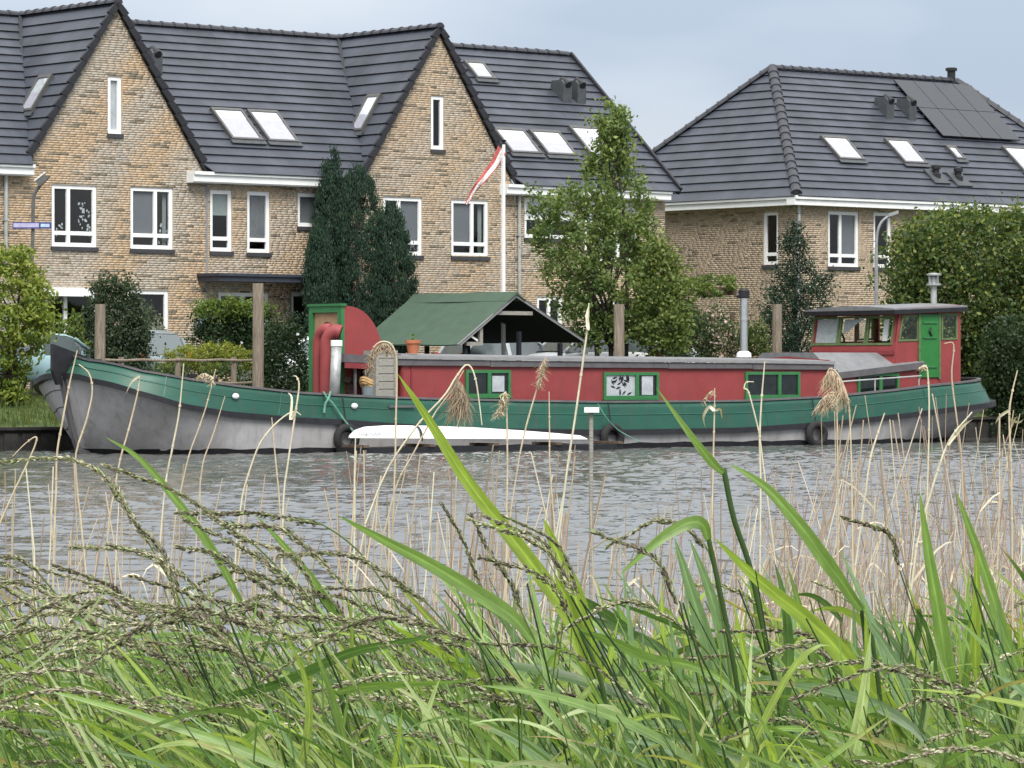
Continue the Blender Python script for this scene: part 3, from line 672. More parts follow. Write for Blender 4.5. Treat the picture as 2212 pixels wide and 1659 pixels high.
H5 = plain_house(FA.t(1112), tEnd-.15, [(tr2, 0), (tEnd+.05, 0), (tEnd+.05, SM), (tp2, SM)], 'end brick terraced house with white wide upper window behind the leafy tree',
    [dict(px=(1131, 430, 1250, 515), mull=(.5,), trans=.5, blinds=((0, 1), (1, 1)), bm='whiteblind'), dict(px=(1262, 436, 1372, 565), mull=(.33, .66), trans=.5, blinds=((0, 1), (2, 1)), bm='whiteblind'), dict(px=(1158, 641, 1213, 780), mull=(.5,), sill=False), dict(px=(1262, 650, 1350, 780), mull=(.5,), sill=False)], 5,
    gut=(FA.t(1098, .4), FA.t(1452, .4)),
    skies=(dict(c=((999, 134), (1041, 138), (1057, 174))), dict(c=((1062, 279), (1128, 283), (1164, 336)), frac=.5), dict(c=((1140, 284), (1204, 287), (1240, 340)), frac=.5), dict(c=((1225, 275), (1290, 280), (1330, 345)))),
    vents=((1224, 222, 'cowl'), (1255, 223, 'cowl')), ridge=(tp2, tEnd))
downpipe(H5, FA, 1122, ZG, ZE-.25)
# end verge of the terrace
a_ = rpM.P(tEnd+.05, 0, .02); b_ = rpM.P(tEnd+.05, SM, .02); g = G(); g.obox(a_-rpM.Nn*.12, rpM.A*.09, b_-a_, rpM.Nn*.25); part('verge_board', g, 'verge', H5)

# ------------------------------------------------------------------ the hipped house on the right
YC = 115.2; FB = Fr(((1721-CX)/F_PX*YC, YC), D, N)
FL = Fr((FB.P.x, FB.P.y), N, (-D[0], -D[1]))               # its left face: t runs from the rear (negative) to the corner
LB, DB = 15.6, 9.36; ZEB = FB.tz(1740, 424, .36)[1]; tR0 = FB.t(1668, -4.68); ZRB = FB.tz(1668, 150, -4.68)[1]; tR1 = FB.t(2066, -4.68)
HR = thing('hipped_house', FB.W(LB/2, 0, ZG), 'brick house with hipped dark tiled roof and black solar panels, behind the wheelhouse', 'house')
wB = [dict(px=(1787, 457, 1853, 576), mull=(.42,), trans=.80, blinds=((1, 1),)), dict(px=(1885, 459, 1923, 578), trans=.80), dict(px=(1994, 464, 2029, 499)), dict(px=(2145, 470, 2178, 505))]
brick_wall(HR, FB, [(0.003, ZG-.3), (LB, ZG-.3), (LB, ZEB-.2), (0.003, ZEB-.2)], [wrect(FB, w['px']) for w in wB], 0, bands=.15, seed=8, name='front_wall', palette=(BUFF, TAN))
for w in wB: window(HR, FB, w['px'], **{k: v for k, v in w.items() if k != 'px'})
wL = [dict(px=(1651, 458, 1683, 572), trans=.80)]
brick_wall(HR, FL, [(-DB, ZG-.3), (-0.003, ZG-.3), (-0.003, ZEB-.2), (-DB, ZEB-.2)], [wrect(FL, w['px']) for w in wL], 0, bands=.15, seed=9, name='side_wall', palette=(BUFF*.86, TAN*.86))  # shade of the side face put into darker brick tones
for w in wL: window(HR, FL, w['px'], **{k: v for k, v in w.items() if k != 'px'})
g = G()
for (ta, oa, tb, ob) in ((LB, 0, LB, -DB), (LB, -DB, 0, -DB)): g.add([FB.W(ta, oa, ZG-.3), FB.W(tb, ob, ZG-.3), FB.W(tb, ob, ZEB), FB.W(ta, oa, ZEB)], [(0, 1, 2, 3)])
g.add([FB.W(.1, -.3, 4.5), FB.W(LB-.1, -.3, 4.5), FB.W(LB-.1, -DB+.1, 4.5), FB.W(.1, -DB+.1, 4.5)], [(0, 1, 2, 3)])
part('rear_wall', g, 'mortar', HR)
e = .38
A0, A1, A2, A3 = FB.W(-e, e, ZEB), FB.W(LB+e, e, ZEB), FB.W(LB+e, -DB-e, ZEB), FB.W(-e, -DB-e, ZEB)
R0, R1 = FB.W(tR0, -DB/2, ZRB), FB.W(tR1, -DB/2, ZRB)
rpF = RoofPlane(FB.W(0, e, ZEB), FB.d, FB.W(0, -DB/2, ZRB)-FB.W(0, e, ZEB)); tiles(HR, rpF, [rpF.of(p) for p in (A0, A1, R1, R0)])
midl = (A0+A3)/2; rpL = RoofPlane(midl, FB.n, R0-midl); tiles(HR, rpL, [rpL.of(p) for p in (A3, A0, R0)])
midr = (A1+A2)/2; rpR = RoofPlane(midr, FB.n, R1-midr); tiles(HR, rpR, [rpR.of(p) for p in (A1, A2, R1)])
g = G(); g.add([A2, A3, R0, R1], [(0, 1, 2, 3)]); part('rear_roof', g, 'verge', HR)
up = Vector((0, 0, .07))
ridge_line(HR, R0+up, R1+up); ridge_line(HR, A0+up*1.3, R0+up, name='hip_tile', r=.15); ridge_line(HR, A3+up*1.3, R0+up, name='hip_tile', r=.15); ridge_line(HR, A1+up*1.3, R1+up, name='hip_tile', r=.15)
g = G(); FB.box(g, -e-.06, LB+e, ZEB-.27, ZEB-.09, .0, e); FB.box(g, -e-.06, LB+e, ZEB-.088, ZEB+.02, .0, e+.06)
part('gutter', g, 'white', HR)
g = G(); FL.box(g, -DB-e, -.002, ZEB-.27, ZEB-.09, .0, e); FL.box(g, -DB-e, -.002, ZEB-.088, ZEB+.02, .0, e+.06); part('gutter', g, 'white', HR)
downpipe(HR, FB, 1726, ZG, ZEB-.25); downpipe(HR, FB, 2112, ZG, ZEB-.25)
for c in (((1770, 297), (1824, 299), (1857, 349)), ((1908, 303), (1957, 305), (1994, 357)), ((2040, 318), (2060, 319), (2078, 347)), ((2161, 319), (2210, 322), (2255, 376))): skylight(HR, rpF, *c)
for p in ((1922, 255), (1970, 258)): roof_vent(HR, rpF, *p, 'cowl')
for p in ((2023, 384), (2071, 390)): roof_vent(HR, rpF, *p, 'pipe', .45)
t_ = FB.t(2055, -DB/2); g = G(); g.lathe(FB.W(t_, -DB/2, ZRB-.1), [(.14, 0), (.14, .48), (.2, .49), (.2, .58), (.16, .6)], 12); part('chimney_pipe', g, 'blackmetal', HR)
# eight solar panels in two rows
c0 = rpF.hit(1926, 178); c1 = rpF.hit(2094, 190); c2 = rpF.hit(2199, 309)
aw = (c1[0]-c0[0])/4; sh = (((c0[1]+c1[1])/2)-c2[1])/2; s0_ = c2[1]; first = None
for i in range(4):
    for j in range(2):
        if first is None:
            g = G(); g.obox(rpF.P(c0[0]+.012, s0_+.012, .14), rpF.A*(aw-.024), rpF.S*(sh-.024), rpF.Nn*.04); first = part('solar_panel', g, 'panel', HR)
        else:
            o = first.copy(); COL.objects.link(o); o.parent = HR; o.location = Vector(first.location)+rpF.A*(aw*i)+rpF.S*(sh*j)
g = G()
for j in (.25, .75, 1.25, 1.75): g.obox(rpF.P(c0[0], s0_+sh*j, .09), rpF.A*(aw*4), rpF.S*.04, rpF.Nn*.048)
part('panel_rail', g, 'alu', HR)
# neighbouring roof that just shows at the right edge
FC = Fr((FB.W(22.3, -1.0, 0).x, FB.W(22.3, -1.0, 0).y), D, N)
HN = thing('hipped_house', FC.W(5, 0, ZG), 'distant dark hipped roof at the right edge beyond the solar panels', 'house')
g = G(); g.obox(FC.W(0, 0, ZG-.3), FC.d*12, -FC.n*DB, Vector((0, 0, ZEB-ZG+.1))); part('wall', g, 'mortar', HN)
g = G(); B0, B1, B2, B3 = FC.W(-e, e, ZEB), FC.W(12, e, ZEB), FC.W(12, -DB-e, ZEB), FC.W(-e, -DB-e, ZEB); S0, S1 = FC.W(3.4, -DB/2, ZRB), FC.W(9, -DB/2, ZRB)
g.add([B0, B1, B2, B3, S0, S1], [(0, 1, 5, 4), (1, 2, 5), (2, 3, 4, 5), (3, 0, 4)]); part('roof', g, 'verge', HN)
# ------------------------------------------------------------------ the barge
T0, T1 = -10.98, 17.05
def half(t, B, Db, pb, Ds, ps, t0=T0, t1=T1):
    h = B
    if t < t0+Db: h = B*max(0.0, 1-((t0+Db-t)/Db)**pb)**(1/pb)
    if t > t1-Ds: h = min(h, B*max(0.0, 1-((t-t1+Ds)/Ds)**ps)**(1/ps))
    return h
def hs(t): return half(t, BEAM, 2.3, 3.1, 2.7, 2.7)                 # at the rubbing strake
def hw(t): return half(t, BEAM*.97, 3.9, 2.0, 5.2, 1.9, T0+.25, T1-.75)     # at the waterline
tt = np.concatenate([T0+3.2*(np.linspace(0, 1, 26)**2), np.linspace(T0+3.4, T1-3.9, 44), T1-3.7*(np.linspace(1, 0, 24)**2)])
pxs = [CX+F_PX*(BP(t, hs(t), 0).x/BP(t, hs(t), 0).y) for t in tt]
def near(pts):
    """picture points on the near side -> (t, z) table"""
    out = []
    for px, py in pts:
        t = float(np.interp(px, pxs, tt)); out.append((t, zat(py, BP(t, hs(t), 0).y)))
    return out
SHEER = near([(150, 770), (180, 778), (300, 802), (400, 819), (500, 834), (640, 849), (740, 855), (860, 860), (1000, 864), (1300, 869), (1600, 867), (1800, 858), (1950, 843), (2030, 833), (2085, 817)])
STRAKE = near([(138, 812), (200, 823), (300, 849), (400, 878), (500, 895), (640, 907), (740, 912), (1000, 930), (1320, 934), (1600, 929), (1800, 915), (1950, 898), (2050, 885), (2120, 866)])
def zs(t): return interp(t, SHEER)
def zk(t): return interp(t, STRAKE)
def tum(t): return .07+.20*np.clip((T0+4-t)/4, 0, 1)**1.2+.16*np.clip((t-T1+4)/4, 0, 1)**1.2
TM = (T0+T1)/2
BARGE = thing('houseboat', BP(TM, 0, 0), 'long green and grey Dutch barge houseboat with red cabin and wheelhouse', 'houseboat')
def side_rows(sgn):
    rows = []
    for k in np.linspace(0, 1, 9):
        r = []
        for t in tt:
            a, b = hw(t), hs(t); f = k**1.05
            tw = TM+(t-TM)*(.965+.035*k**.7)
            r.append(BP(tw, sgn*(a+(b-a)*f), k*(zk(t)-.04)))
        rows.append(r)
    rows.insert(0, [BP(TM+(t-TM)*.955, sgn*hw(t)*.9, -.6) for t in tt])
    return rows
g = G(); g.grid(side_rows(1)); g.grid([r[::-1] for r in side_rows(-1)]); part('hull', g, 'hull', BARGE, smooth=True)
g = G()
for s_ in (1, -1):
    rws = []
    for z_ in (-.12, .02, .13):
        r_ = []
        for t in tt:
            k = max(0.0, z_/max(.05, zk(t)-.04)); a_, b_ = hw(t), hs(t); f = k**1.05; r_.append(BP(TM+(t-TM)*(.9655+.035*k**.7), s_*(a_+(b_-a_)*f+.008), z_+(.02*math.sin(t*5)+.012*math.sin(t*13+1) if z_ > .1 else 0)))
        rws.append(r_ if s_ > 0 else r_[::-1])
    g.grid(rws)
part('waterline_band', g, 'tar', BARGE)
# plate seams: fine raised laps along the grey hull
g = G()
for sg in (-1,):
    for k in (.36, .62, .84):
        P = []
        for t in tt[:40]:
            a, b = hw(t), hs(t); P.append(BP(TM+(t-TM)*(.965+.035*k**.7), sg*(a+(b-a)*k**1.05+.006), k*(zk(t)-.04)))
        g.tube(P, .013, 4)
part('plate_seam', g, 'tar', BARGE)
def rail_ring(zf, hf, w, h, name, m, tsub=None, inset=0.0):
    """a box-section rail running right round the boat"""
    P = [(t, 1) for t in tt]+[(t, -1) for t in tt[::-1]]; g = G(); vs = []
    for t, s in P:
        ho = max(0.0, hf(t)); z = zf(t); tx = TM+(t-TM)*(1-inset)
        e = w/(T1-T0)*2
        to = TM+(tx-TM)*(1+e)
        vs += [BP(tx, s*max(0, ho-.05), z-h/2), BP(to, s*(ho+w), z-h/2), BP(to, s*(ho+w*.9), z+h/2), BP(tx, s*max(0, ho-.05), z+h/2)]
    n = len(P); fs = [(i*4+j, i*4+(j+1) % 4, ((i+1) % n)*4+(j+1) % 4, ((i+1) % n)*4+j) for i in range(n) for j in range(4)]
    g.add(vs, fs); return part(name, g, m, BARGE)
rail_ring(zk, hs, .085, .13, 'rubbing_strake', 'tar')
def bul(f):
    """bulwark outline at height fraction f between strake and sheer"""
    return [(t, TM+(t-TM)*(1-.018*f), max(0.0, hs(t)-tum(t)*f), zk(t)+(zs(t)-zk(t))*f) for t in tt]
g = G()
for s in (1, -1):
    rr = [[BP(tx, s*h, z) for t, tx, h, z in bul(f)] for f in (0, .3, .58)]
    g.grid(rr if s > 0 else [r[::-1] for r in rr])
part('lower_bulwark', g, 'green', BARGE, smooth=True)
g = G()
for s in (1, -1):
    rr = [[BP(tx, s*max(0, h-.03), z) for t, tx, h, z in bul(f)] for f in (.58, .8, 1)]+[[BP(tx, s*max(0, h-.09), z) for t, tx, h, z in bul(f)] for f in (1, .2)]
    g.grid(rr if s > 0 else [r[::-1] for r in rr])
part('upper_bulwark', g, 'green', BARGE, smooth=True)
g = G()
for s in (1, -1): g.tube([BP(tx, s*max(0, h-.01), z) for t, tx, h, z in bul(.58)], .022, 5)
part('bulwark_moulding', g, 'green', BARGE, smooth=True)
# butt straps between the bulwark plates
g = G()
for px in (352, 600, 930, 1180, 1480, 1660, 1850, 2010):
    t = float(np.interp(px, pxs, tt)); P = []
    for f in (.12, .3, .56, .6, .8, .97):
        P.append(BP(TM+(t-TM)*(1-.018*f), hs(t)-tum(t)*f-(.03 if f > .58 else 0)+.004, zk(t)+(zs(t)-zk(t))*f))
    g = G(); g.tube(P[:3], .012, 4); part('plate_seam', g, 'green', BARGE); g = G(); g.tube(P[3:], .012, 4); part('plate_seam', g, 'green', BARGE)
rail_ring(lambda t: zs(t)+.01, lambda t: hs(t)-tum(t)-.05, .05, .05, 'cap_rail', 'fascia', inset=.018)
g = G(); rows = [[BP(TM+(t-TM)*.97, s*max(0, hs(t)-tum(t)-.1), zk(t)+.12) for s in (-1, -.5, 0, .5, 1)] for t in tt]; g.grid(rows); part('deck', g, 'fascia', BARGE)
# stem post and its raised dark head
tA, tB = bt(112, 0), bt(186, 0); Y_ = BP(tA, 0, 0).y
zA, zB, zC = zat(743, Y_), zat(771, Y_), zat(822, Y_)
g = G(); off = BW*.07
g.prism([BP(tA, -.07, zA), BP(tB, -.07, zB), BP(bt(150, 0)+.1, -.07, zC-.05), BP(bt(122, 0), -.07, zC-.1), BP(tA, -.07, zat(800, Y_))], BW*.14); part('stem_head', g, 'tar', BARGE)
g = G(); P = []
for k in np.linspace(-.3, 1.0, 12):
    kk = max(k, 0); P.append((TM+(T0-TM)*(.965+.035*kk**.7), kk*(zk(T0)-.0)+min(0, k)))
for (ta, za), (tb_, zb_) in zip(P[:-1], P[1:]): g.prism([BP(ta-.10, -.08, za), BP(ta+.25, -.08, za), BP(tb_+.25, -.08, zb_), BP(tb_-.10, -.08, zb_)], BW*.16)
part('stem_post', g, 'fascia', BARGE)
g = G(); g.tube([BP(tB, 0, zB-.02), BP(bt(206, 0), 0, zB-.10)], .035, 6); g.box(BP(bt(206, 0), 0, zB-.1), .2, .2, .1, BETA); part('stay_fitting', g, 'tar', BARGE)

# ---- red cabin
LC = 1.72
def near_l(pts, l):
    return [(bt(px, l), bz(px, py, l)) for px, py in pts]
c0, c1 = bt(866, LC), bt(1792, LC)
ROOFZ = near_l([(700, 765), (866, 771), (1100, 774), (1300, 777), (1550, 779), (1800, 783)], LC)
def zr(t): return interp(t, ROOFZ)
ts_ = np.linspace(c0, c1, 15); FH = .20
g = G()
g.grid([[BP(t, LC, zk(t)+.1) for t in ts_], [BP(t, LC, zr(t)-FH+.03) for t in ts_]]); g.grid([[BP(t, -LC, zr(t)-FH+.03) for t in ts_], [BP(t, -LC, zk(t)+.1) for t in ts_]])
for t in (c0, c1): g.add([BP(t, -LC, zk(t)+.1), BP(t, LC, zk(t)+.1), BP(t, LC, zr(t)+.06), BP(t, 0, zr(t)+.16), BP(t, -LC, zr(t)+.06)], [(0, 1, 2, 3, 4)])
part('cabin_wall', g, 'red', BARGE)
g = G()
for t in (c0+.02, c0+.28, c1-.05): g.obox(BP(t, LC+.003, zk(t)+.2), BU*.05, BW*.018, Vector((0, 0, zr(t)-FH-zk(t)-.2)))
part('corner_batten', g, 'redd', BARGE)
r0 = bt(852, LC); tr_ = np.linspace(r0, c1+.10, 16); OH = .10
g = G(); prof = [(-LC-OH, .0), (-LC-OH, .03), (-1.1, .07), (0, .10), (1.1, .07), (LC+OH, .03), (LC+OH, .0)]
g.grid([[BP(t, l, zr(t)+z) for t in tr_] for l, z in prof]); 
for t in (tr_[0], tr_[-1]): g.add([BP(t, l, zr(t)+z) for l, z in prof], [tuple(range(7))])
part('cabin_roof', g, 'greyroof', BARGE)
rr = random.Random(4)
for a, b in zip(tr_[::3][:-1], tr_[::3][1:]):              # fascia boards, a little uneven
    dz = rr.uniform(-.015, .015); g = G(); g.prism([BP(a+.01, LC+OH-.055, zr(a)-FH+dz), BP(b-.01, LC+OH-.055, zr(b)-FH-dz), BP(b-.01, LC+OH-.055, zr(b)-.055), BP(a+.01, LC+OH-.055, zr(a)-.055)], BW*.035); part('fascia_board', g, 'fascia', BARGE)
g = G(); g.grid([[BP(t, LC+OH+o_, zr(t)+z_) for t in tr_] for o_, z_ in ((-.05, -.05), (.015, -.05), (.015, .012), (-.05, .034))]); part('roof_edge', g, 'trimlight', BARGE)

def boat_window(px, l, panes, m='fgreen', thick=.075, name='cabin_window', lean=0.0):
    """px = (x0,y0,x1,y1) on the wall l; panes = [(f0, f1, material), ...]"""
    t0, t1 = bt(px[0], l), bt(px[2], l); za, zb = bz((px[0]+px[2])/2, px[3], l), bz((px[0]+px[2])/2, px[1], l)
    def bx(g, a, b, z0, z1, o0, o1): g.obox(BP(a, l+o0, z0), BU*(b-a), BW*(o1-o0), Vector((0, 0, z1-z0)))
    g = G(); f = thick
    bx(g, t0, t1, zb-f, zb, .004, .06); bx(g, t0, t1, za, za+f, .004, .062); bx(g, t0, t0+f, za+f, zb-f, .004, .06); bx(g, t1-f, t1, za+f, zb-f, .004, .06)
    bx(g, t0-.03, t1+.03, za-.035, za-.003, .004, .09)
    W_ = t1-t0
    for i, (f0, f1, mm) in enumerate(panes[:-1]): bx(g, t0+W_*f1-.05, t0+W_*f1+.05, za+f, zb-f, .004, .066)
    w = part(name, g, m, BARGE)
    for f0, f1, mm in panes:
        g = G(); bx(g, t0+W_*f0+.01, t0+W_*f1-.01, za+f*.5, zb-f*.5, .006, .022); part('pane', g, mm, w)
    return w
M['dglass'] = mat('dark_window_glass', (0.012, 0.016, 0.016), 0.05, var=0.4, spec=0.6)
M['cglass'] = mat('curtain_and_reflection_glass', (0.40, 0.43, 0.45), 0.12, var=0.2, scale=5, spec=0.6)
boat_window((1004, 799, 1101, 857), LC, [(0, .52, 'dglass'), (.52, 1, 'dglass')])
boat_window((1302, 804, 1421, 861), LC, [(0, .60, 'cglass'), (.60, 1, 'dglass')])  # left pane's pale colour paints the white reflection
boat_window((1608, 803, 1726, 859), LC, [(0, .62, 'dglass'), (.62, 1, 'dglass')])
# curtains, and dark plant shapes drawn over the painted reflection
def inner(px, l, m, name, par):
    t0, t1 = bt(px[0], l), bt(px[2], l); g = G(); g.obox(BP(t0, l+.024, bz(px[0], px[3], l)), BU*(t1-t0), BW*.006, Vector((0, 0, bz(px[0], px[1], l)-bz(px[0], px[3], l)))); part(name, g, m, par)
wins_ = [o for o in BARGE.children if o.name.startswith('cabin_window')]
inner((1062, 812, 1088, 846), LC, 'cglass', 'curtain', wins_[0]); inner((1385, 812, 1409, 853), LC, 'cglass', 'curtain', wins_[1])
g = G(); rr = random.Random(9)
for k in range(26):
    px = rr.uniform(1318, 1358); py = rr.uniform(816, 850); t = bt(px, LC); z = bz(px, py, LC); a = rr.uniform(0, 3.14)
    v = (BU*math.cos(a)+Vector((0, 0, 1))*math.sin(a)); u_ = (BU*-math.sin(a)+Vector((0, 0, 1))*math.cos(a)); c = BP(t, LC+.026+.0004*k, z)
    g.add([c-v*.09, c+u_*.025, c+v*.09, c-u_*.025], [(0, 1, 2, 3)])
part('plant_and_reflection', g, 'dark', wins_[1])

# ---- aft cabin and wheelhouse
a0, a1 = c1+.02, bt(1992, LC)
AZ = near_l([(1795, 806), (1850, 799), (1992, 782)], LC); az = lambda t: interp(t, AZ)
ta_ = np.linspace(a0, a1, 6)
for l_ in (LC-.004, -LC+.004):
    g = G(); g.prism([BP(a0, l_, zk(a0)+.1), BP(a1-.1, l_, zk(a1)+.1), BP(a1-.1, l_, az(a1)-.05), BP(a0, l_, az(a0)-.05)], BW*(-.03 if l_ > 0 else .03)); part('aft_cabin_wall', g, 'red', BARGE)
g = G(); wz = zat(764, BP(bt(1850, 1.2), 1.2, 0).y)
lo_ = [BP(t, LC+.09, az(t)) for t in ta_]; lo2 = [BP(t, LC+.09, az(t)-.14) for t in ta_]; mid_ = [BP(t, 1.05, max(az(t)+.05, wz+.03)) for t in ta_]; far_ = [BP(t, -1.05, max(az(t)+.05, wz+.03)) for t in ta_]; fl = [BP(t, -LC-.09, az(t)) for t in ta_]
g.grid([lo2, lo_, mid_, far_, fl]); g.add([lo2[0], lo_[0], mid_[0], far_[0], fl[0]], [(0, 1, 2, 3, 4)]); part('aft_cabin_roof', g, 'greyroof', BARGE)
g = G(); g.prism([BP(t, LC+.095, z) for t, z in ((a0, az(a0)-.17), (a1, az(a1)-.17), (a1, az(a1)+.0), (a0, az(a0)+.0))], BW*.03); part('roof_edge', g, 'fascia', BARGE)
g = G(); g.tube([BP(c1+.05, LC+.05, zr(c1)-.15), BP(c1+.05, LC+.08, zr(c1)-.5)], .05, 6); g.box(BP(c1+.08, LC+.06, zr(c1)-.28), .2, .12, .14, BETA); part('cabin_corner_fitting', g, 'tar', BARGE)
boat_window((1851, 806, 1940, 853), LC, [(0, .55, 'dglass'), (.55, 1, 'dglass')])
# wheelhouse: raked glazed front across the boat, side with window, door, window
def bl(px, t):
    """offset l across the boat at station t seen at picture column px"""
    k = (px-CX)/F_PX; P = BC+BU*t; return (k*P.y-P.x)/(BW.x-k*BW.y)
WL = 1.70; RAKE = .16
w0, w1 = bt(1932, WL), bt(2075, WL)
Yw = BP(w0, WL, 0).y; Yv = BP(w1, WL, 0).y
zb0, zs0, zt0 = zat(762, Yw), zat(746, Yw), zat(681, Yw)      # front: foot, sill, head
zs1, zt1 = zat(734, Yv), zat(675, Yv)
zsd = lambda t: zat(739, Yw)+(zs1-zat(739, Yw))*(t-w0)/(w1-w0)
ztd = lambda t: zt0+(zt1-zt0)*(t-w0)/(w1-w0)
zb_ = lambda t: zb0
def rk(z): return w0+RAKE*(z-zb0)/(zt0-zb0)
tdoor0, tdoor1 = bt(1985, WL), bt(2027, WL)
def side(g, ta, tb, za0, za1, zb_0, zb_1, l, th=.05):
    s = 1 if l > 0 else -1
    g.prism([BP(max(ta, rk(za0)) if ta == w0 else ta, l, za0), BP(tb, l, za1), BP(tb, l, zb_1), BP(max(ta, rk(zb_0)) if ta == w0 else ta, l, zb_0)], BW*th*(-s))
def wside(l):
    g = G()
    side(g, w0, w1, zk(w0)+.12, zk(w1)+.12, zsd(w0), zsd(w1), l)
    side(g, w0, w1, ztd(w0), ztd(w1), ztd(w0)+.2, ztd(w1)+.2, l)
    s = 1 if l > 0 else -1
    for ta, tb in ((tdoor0-.05, tdoor0+.0), (tdoor1, tdoor1+.06), (w1-.10, w1)): side(g, ta, tb, zsd(ta), zsd(tb), ztd(ta), ztd(tb), l)
    g.prism([BP(rk(zsd(w0)), l, zsd(w0)), BP(rk(zsd(w0))+.1, l, zsd(w0)), BP(rk(ztd(w0))+.1, l, ztd(w0)), BP(rk(ztd(w0)), l, ztd(w0))], BW*.05*(-s))
    return part('wheelhouse_side', g, 'red', BARGE)
wside(WL); wside(-WL)
def fq(g, l0, l1, z0, z1, d=.05, off=0.0): g.prism([BP(rk(z0)+off, l0, z0), BP(rk(z0)+off, l1, z0), BP(rk(z1)+off, l1, z1), BP(rk(z1)+off, l0, z1)], BU*d)
lA = [bl(1749, w0), bl(1807, w0), bl(1867, w0), bl(1925, w0)]
g = G(); fq(g, -WL+.002, WL-.002, zb0-.3, zs0); fq(g, -WL+.002, WL-.002, zt0, zt0+.2); fq(g, -WL+.002, lA[0]+.02, zs0, zt0); fq(g, lA[3]-.02, WL-.002, zs0, zt0)
part('wheelhouse_front', g, 'red', BARGE)
g = G(); fq(g, -WL-.03, WL+.03, zb0-.05, zb0+.05, .03, -.035); part('wheelhouse_skirt', g, 'redd', BARGE)
nearw = []
for i in range(3):
    a_, b_ = lA[i]+.01, lA[i+1]-.01; f = .06; g = G(); Z0, Z1 = zs0+.01, zt0-.01
    fq(g, a_, b_, Z0, Z0+f, .06, -.02); fq(g, a_, b_, Z1-f, Z1, .06, -.02); fq(g, a_, a_+f, Z0+f, Z1-f, .06, -.02); fq(g, b_-f, b_, Z0+f, Z1-f, .06, -.02)
    w = part('wheelhouse_window', g, 'ogreen', BARGE); g = G()
    g.add([BP(rk(Z0)+.02, a_+f*.8, Z0+f*.8), BP(rk(Z0)+.02, b_-f*.8, Z0+f*.8), BP(rk(Z1)+.02, b_-f*.8, Z1-f*.8), BP(rk(Z1)+.02, a_+f*.8, Z1-f*.8)], [(0, 1, 2, 3)]); part('pane', g, 'glass', w); nearw.append(w)
g = G(); fq(g, lA[0]+.1, lA[1]-.08, zs0+.08, zt0-.08, .012, .07); part('blind', g, 'curtain', nearw[0])  # pale sheet stands in for the window's white-grey reflection
g = G(); m0 = lA[1]+.08; g.prism([BP(rk(zt0)+.08, m0, zt0-.08), BP(rk(zs0)+.13, m0, zs0+.30), BP(rk(zt0)+.08, m0+.75, zt0-.08)], BU*.012); part('curtain', g, 'curtain', nearw[1])
for f0, f1 in ((.48, .66), (.80, .90)):
    L_ = lA[3]-lA[2]; g = G(); fq(g, lA[2]+L_*f0, lA[2]+L_*f1, zs0+.12, zt0-.1, .02, .12); part('cloth', g, 'white', nearw[2])
def wh_window(pxa, pxb, l):
    ta, tb = bt(pxa, WL), bt(pxb, WL); g = G(); f = .055; s = 1 if l > 0 else -1; first = pxa < 1950
    sh = lambda z: (RAKE*(z-zsd(w0))/(zt0-zsd(w0))*.9 if first else 0)
    Z0a, Z0b, Z1a, Z1b = zsd(ta)+.01, zsd(tb)+.01, ztd(ta)-.01, ztd(tb)-.01
    def q(p): g.prism(p, BW*.05*s)
    lo = l-.03*s
    q([BP(ta, lo, Z0a), BP(tb, lo, Z0b), BP(tb, lo, Z0b+f), BP(ta+sh(Z0a+f), lo, Z0a+f)]); q([BP(ta+sh(Z1a-f), lo, Z1a-f), BP(tb, lo, Z1b-f), BP(tb, lo, Z1b), BP(ta+sh(Z1a), lo, Z1a)])
    q([BP(ta+sh(Z0a+f), lo, Z0a+f), BP(ta+f+sh(Z0a+f), lo, Z0a+f), BP(ta+f+sh(Z1a-f), lo, Z1a-f), BP(ta+sh(Z1a-f), lo, Z1a-f)]); q([BP(tb-f, lo, Z0b+f), BP(tb, lo, Z0b+f), BP(tb, lo, Z1b-f), BP(tb-f, lo, Z1b-f)])
    w = part('wheelhouse_window', g, 'ogreen', BARGE); g = G(); lo = l-.0*s
    g.add([BP(ta+f*.8, lo, Z0a+f*.8), BP(tb-f*.8, lo, Z0b+f*.8), BP(tb-f*.8, lo, Z1b-f*.8), BP(ta+f*.8+sh(Z1a-f), lo, Z1a-f*.8)], [(0, 1, 2, 3)]); part('pane', g, 'glass', w); return w
for l in (WL, -WL): wh_window(1940, 1984, l); wh_window(2033, 2068, l)
g = G()
for l0, l1, z0, z1 in ((-WL+.05, WL-.05, zk(w1)+.1, zs1), (-WL+.05, WL-.05, zt1, zt1+.2), (-WL+.05, -WL+.15, zs1, zt1), (-.05, .05, zs1, zt1), (WL-.15, WL-.05, zs1, zt1)): g.obox(BP(w1-.05, l0, z0), BW*(l1-l0), BU*.048, Vector((0, 0, z1-z0)))
part('wheelhouse_rear', g, 'red', BARGE)
g = G(); cw = BP(w0+.75, bl(1806, w0+.75), zs0+.08)
ring = [cw+BW*(.35*math.cos(a))+Vector((0, 0, .35*math.sin(a))) for a in np.linspace(0, 2*math.pi, 17)]; g.tube(ring, .03, 5); g.obox(cw-Vector((.05, .05, 1.2)), (.1, 0, 0), (0, .1, 0), (0, 0, 1.1)); part('steering_wheel', g, 'log', BARGE)
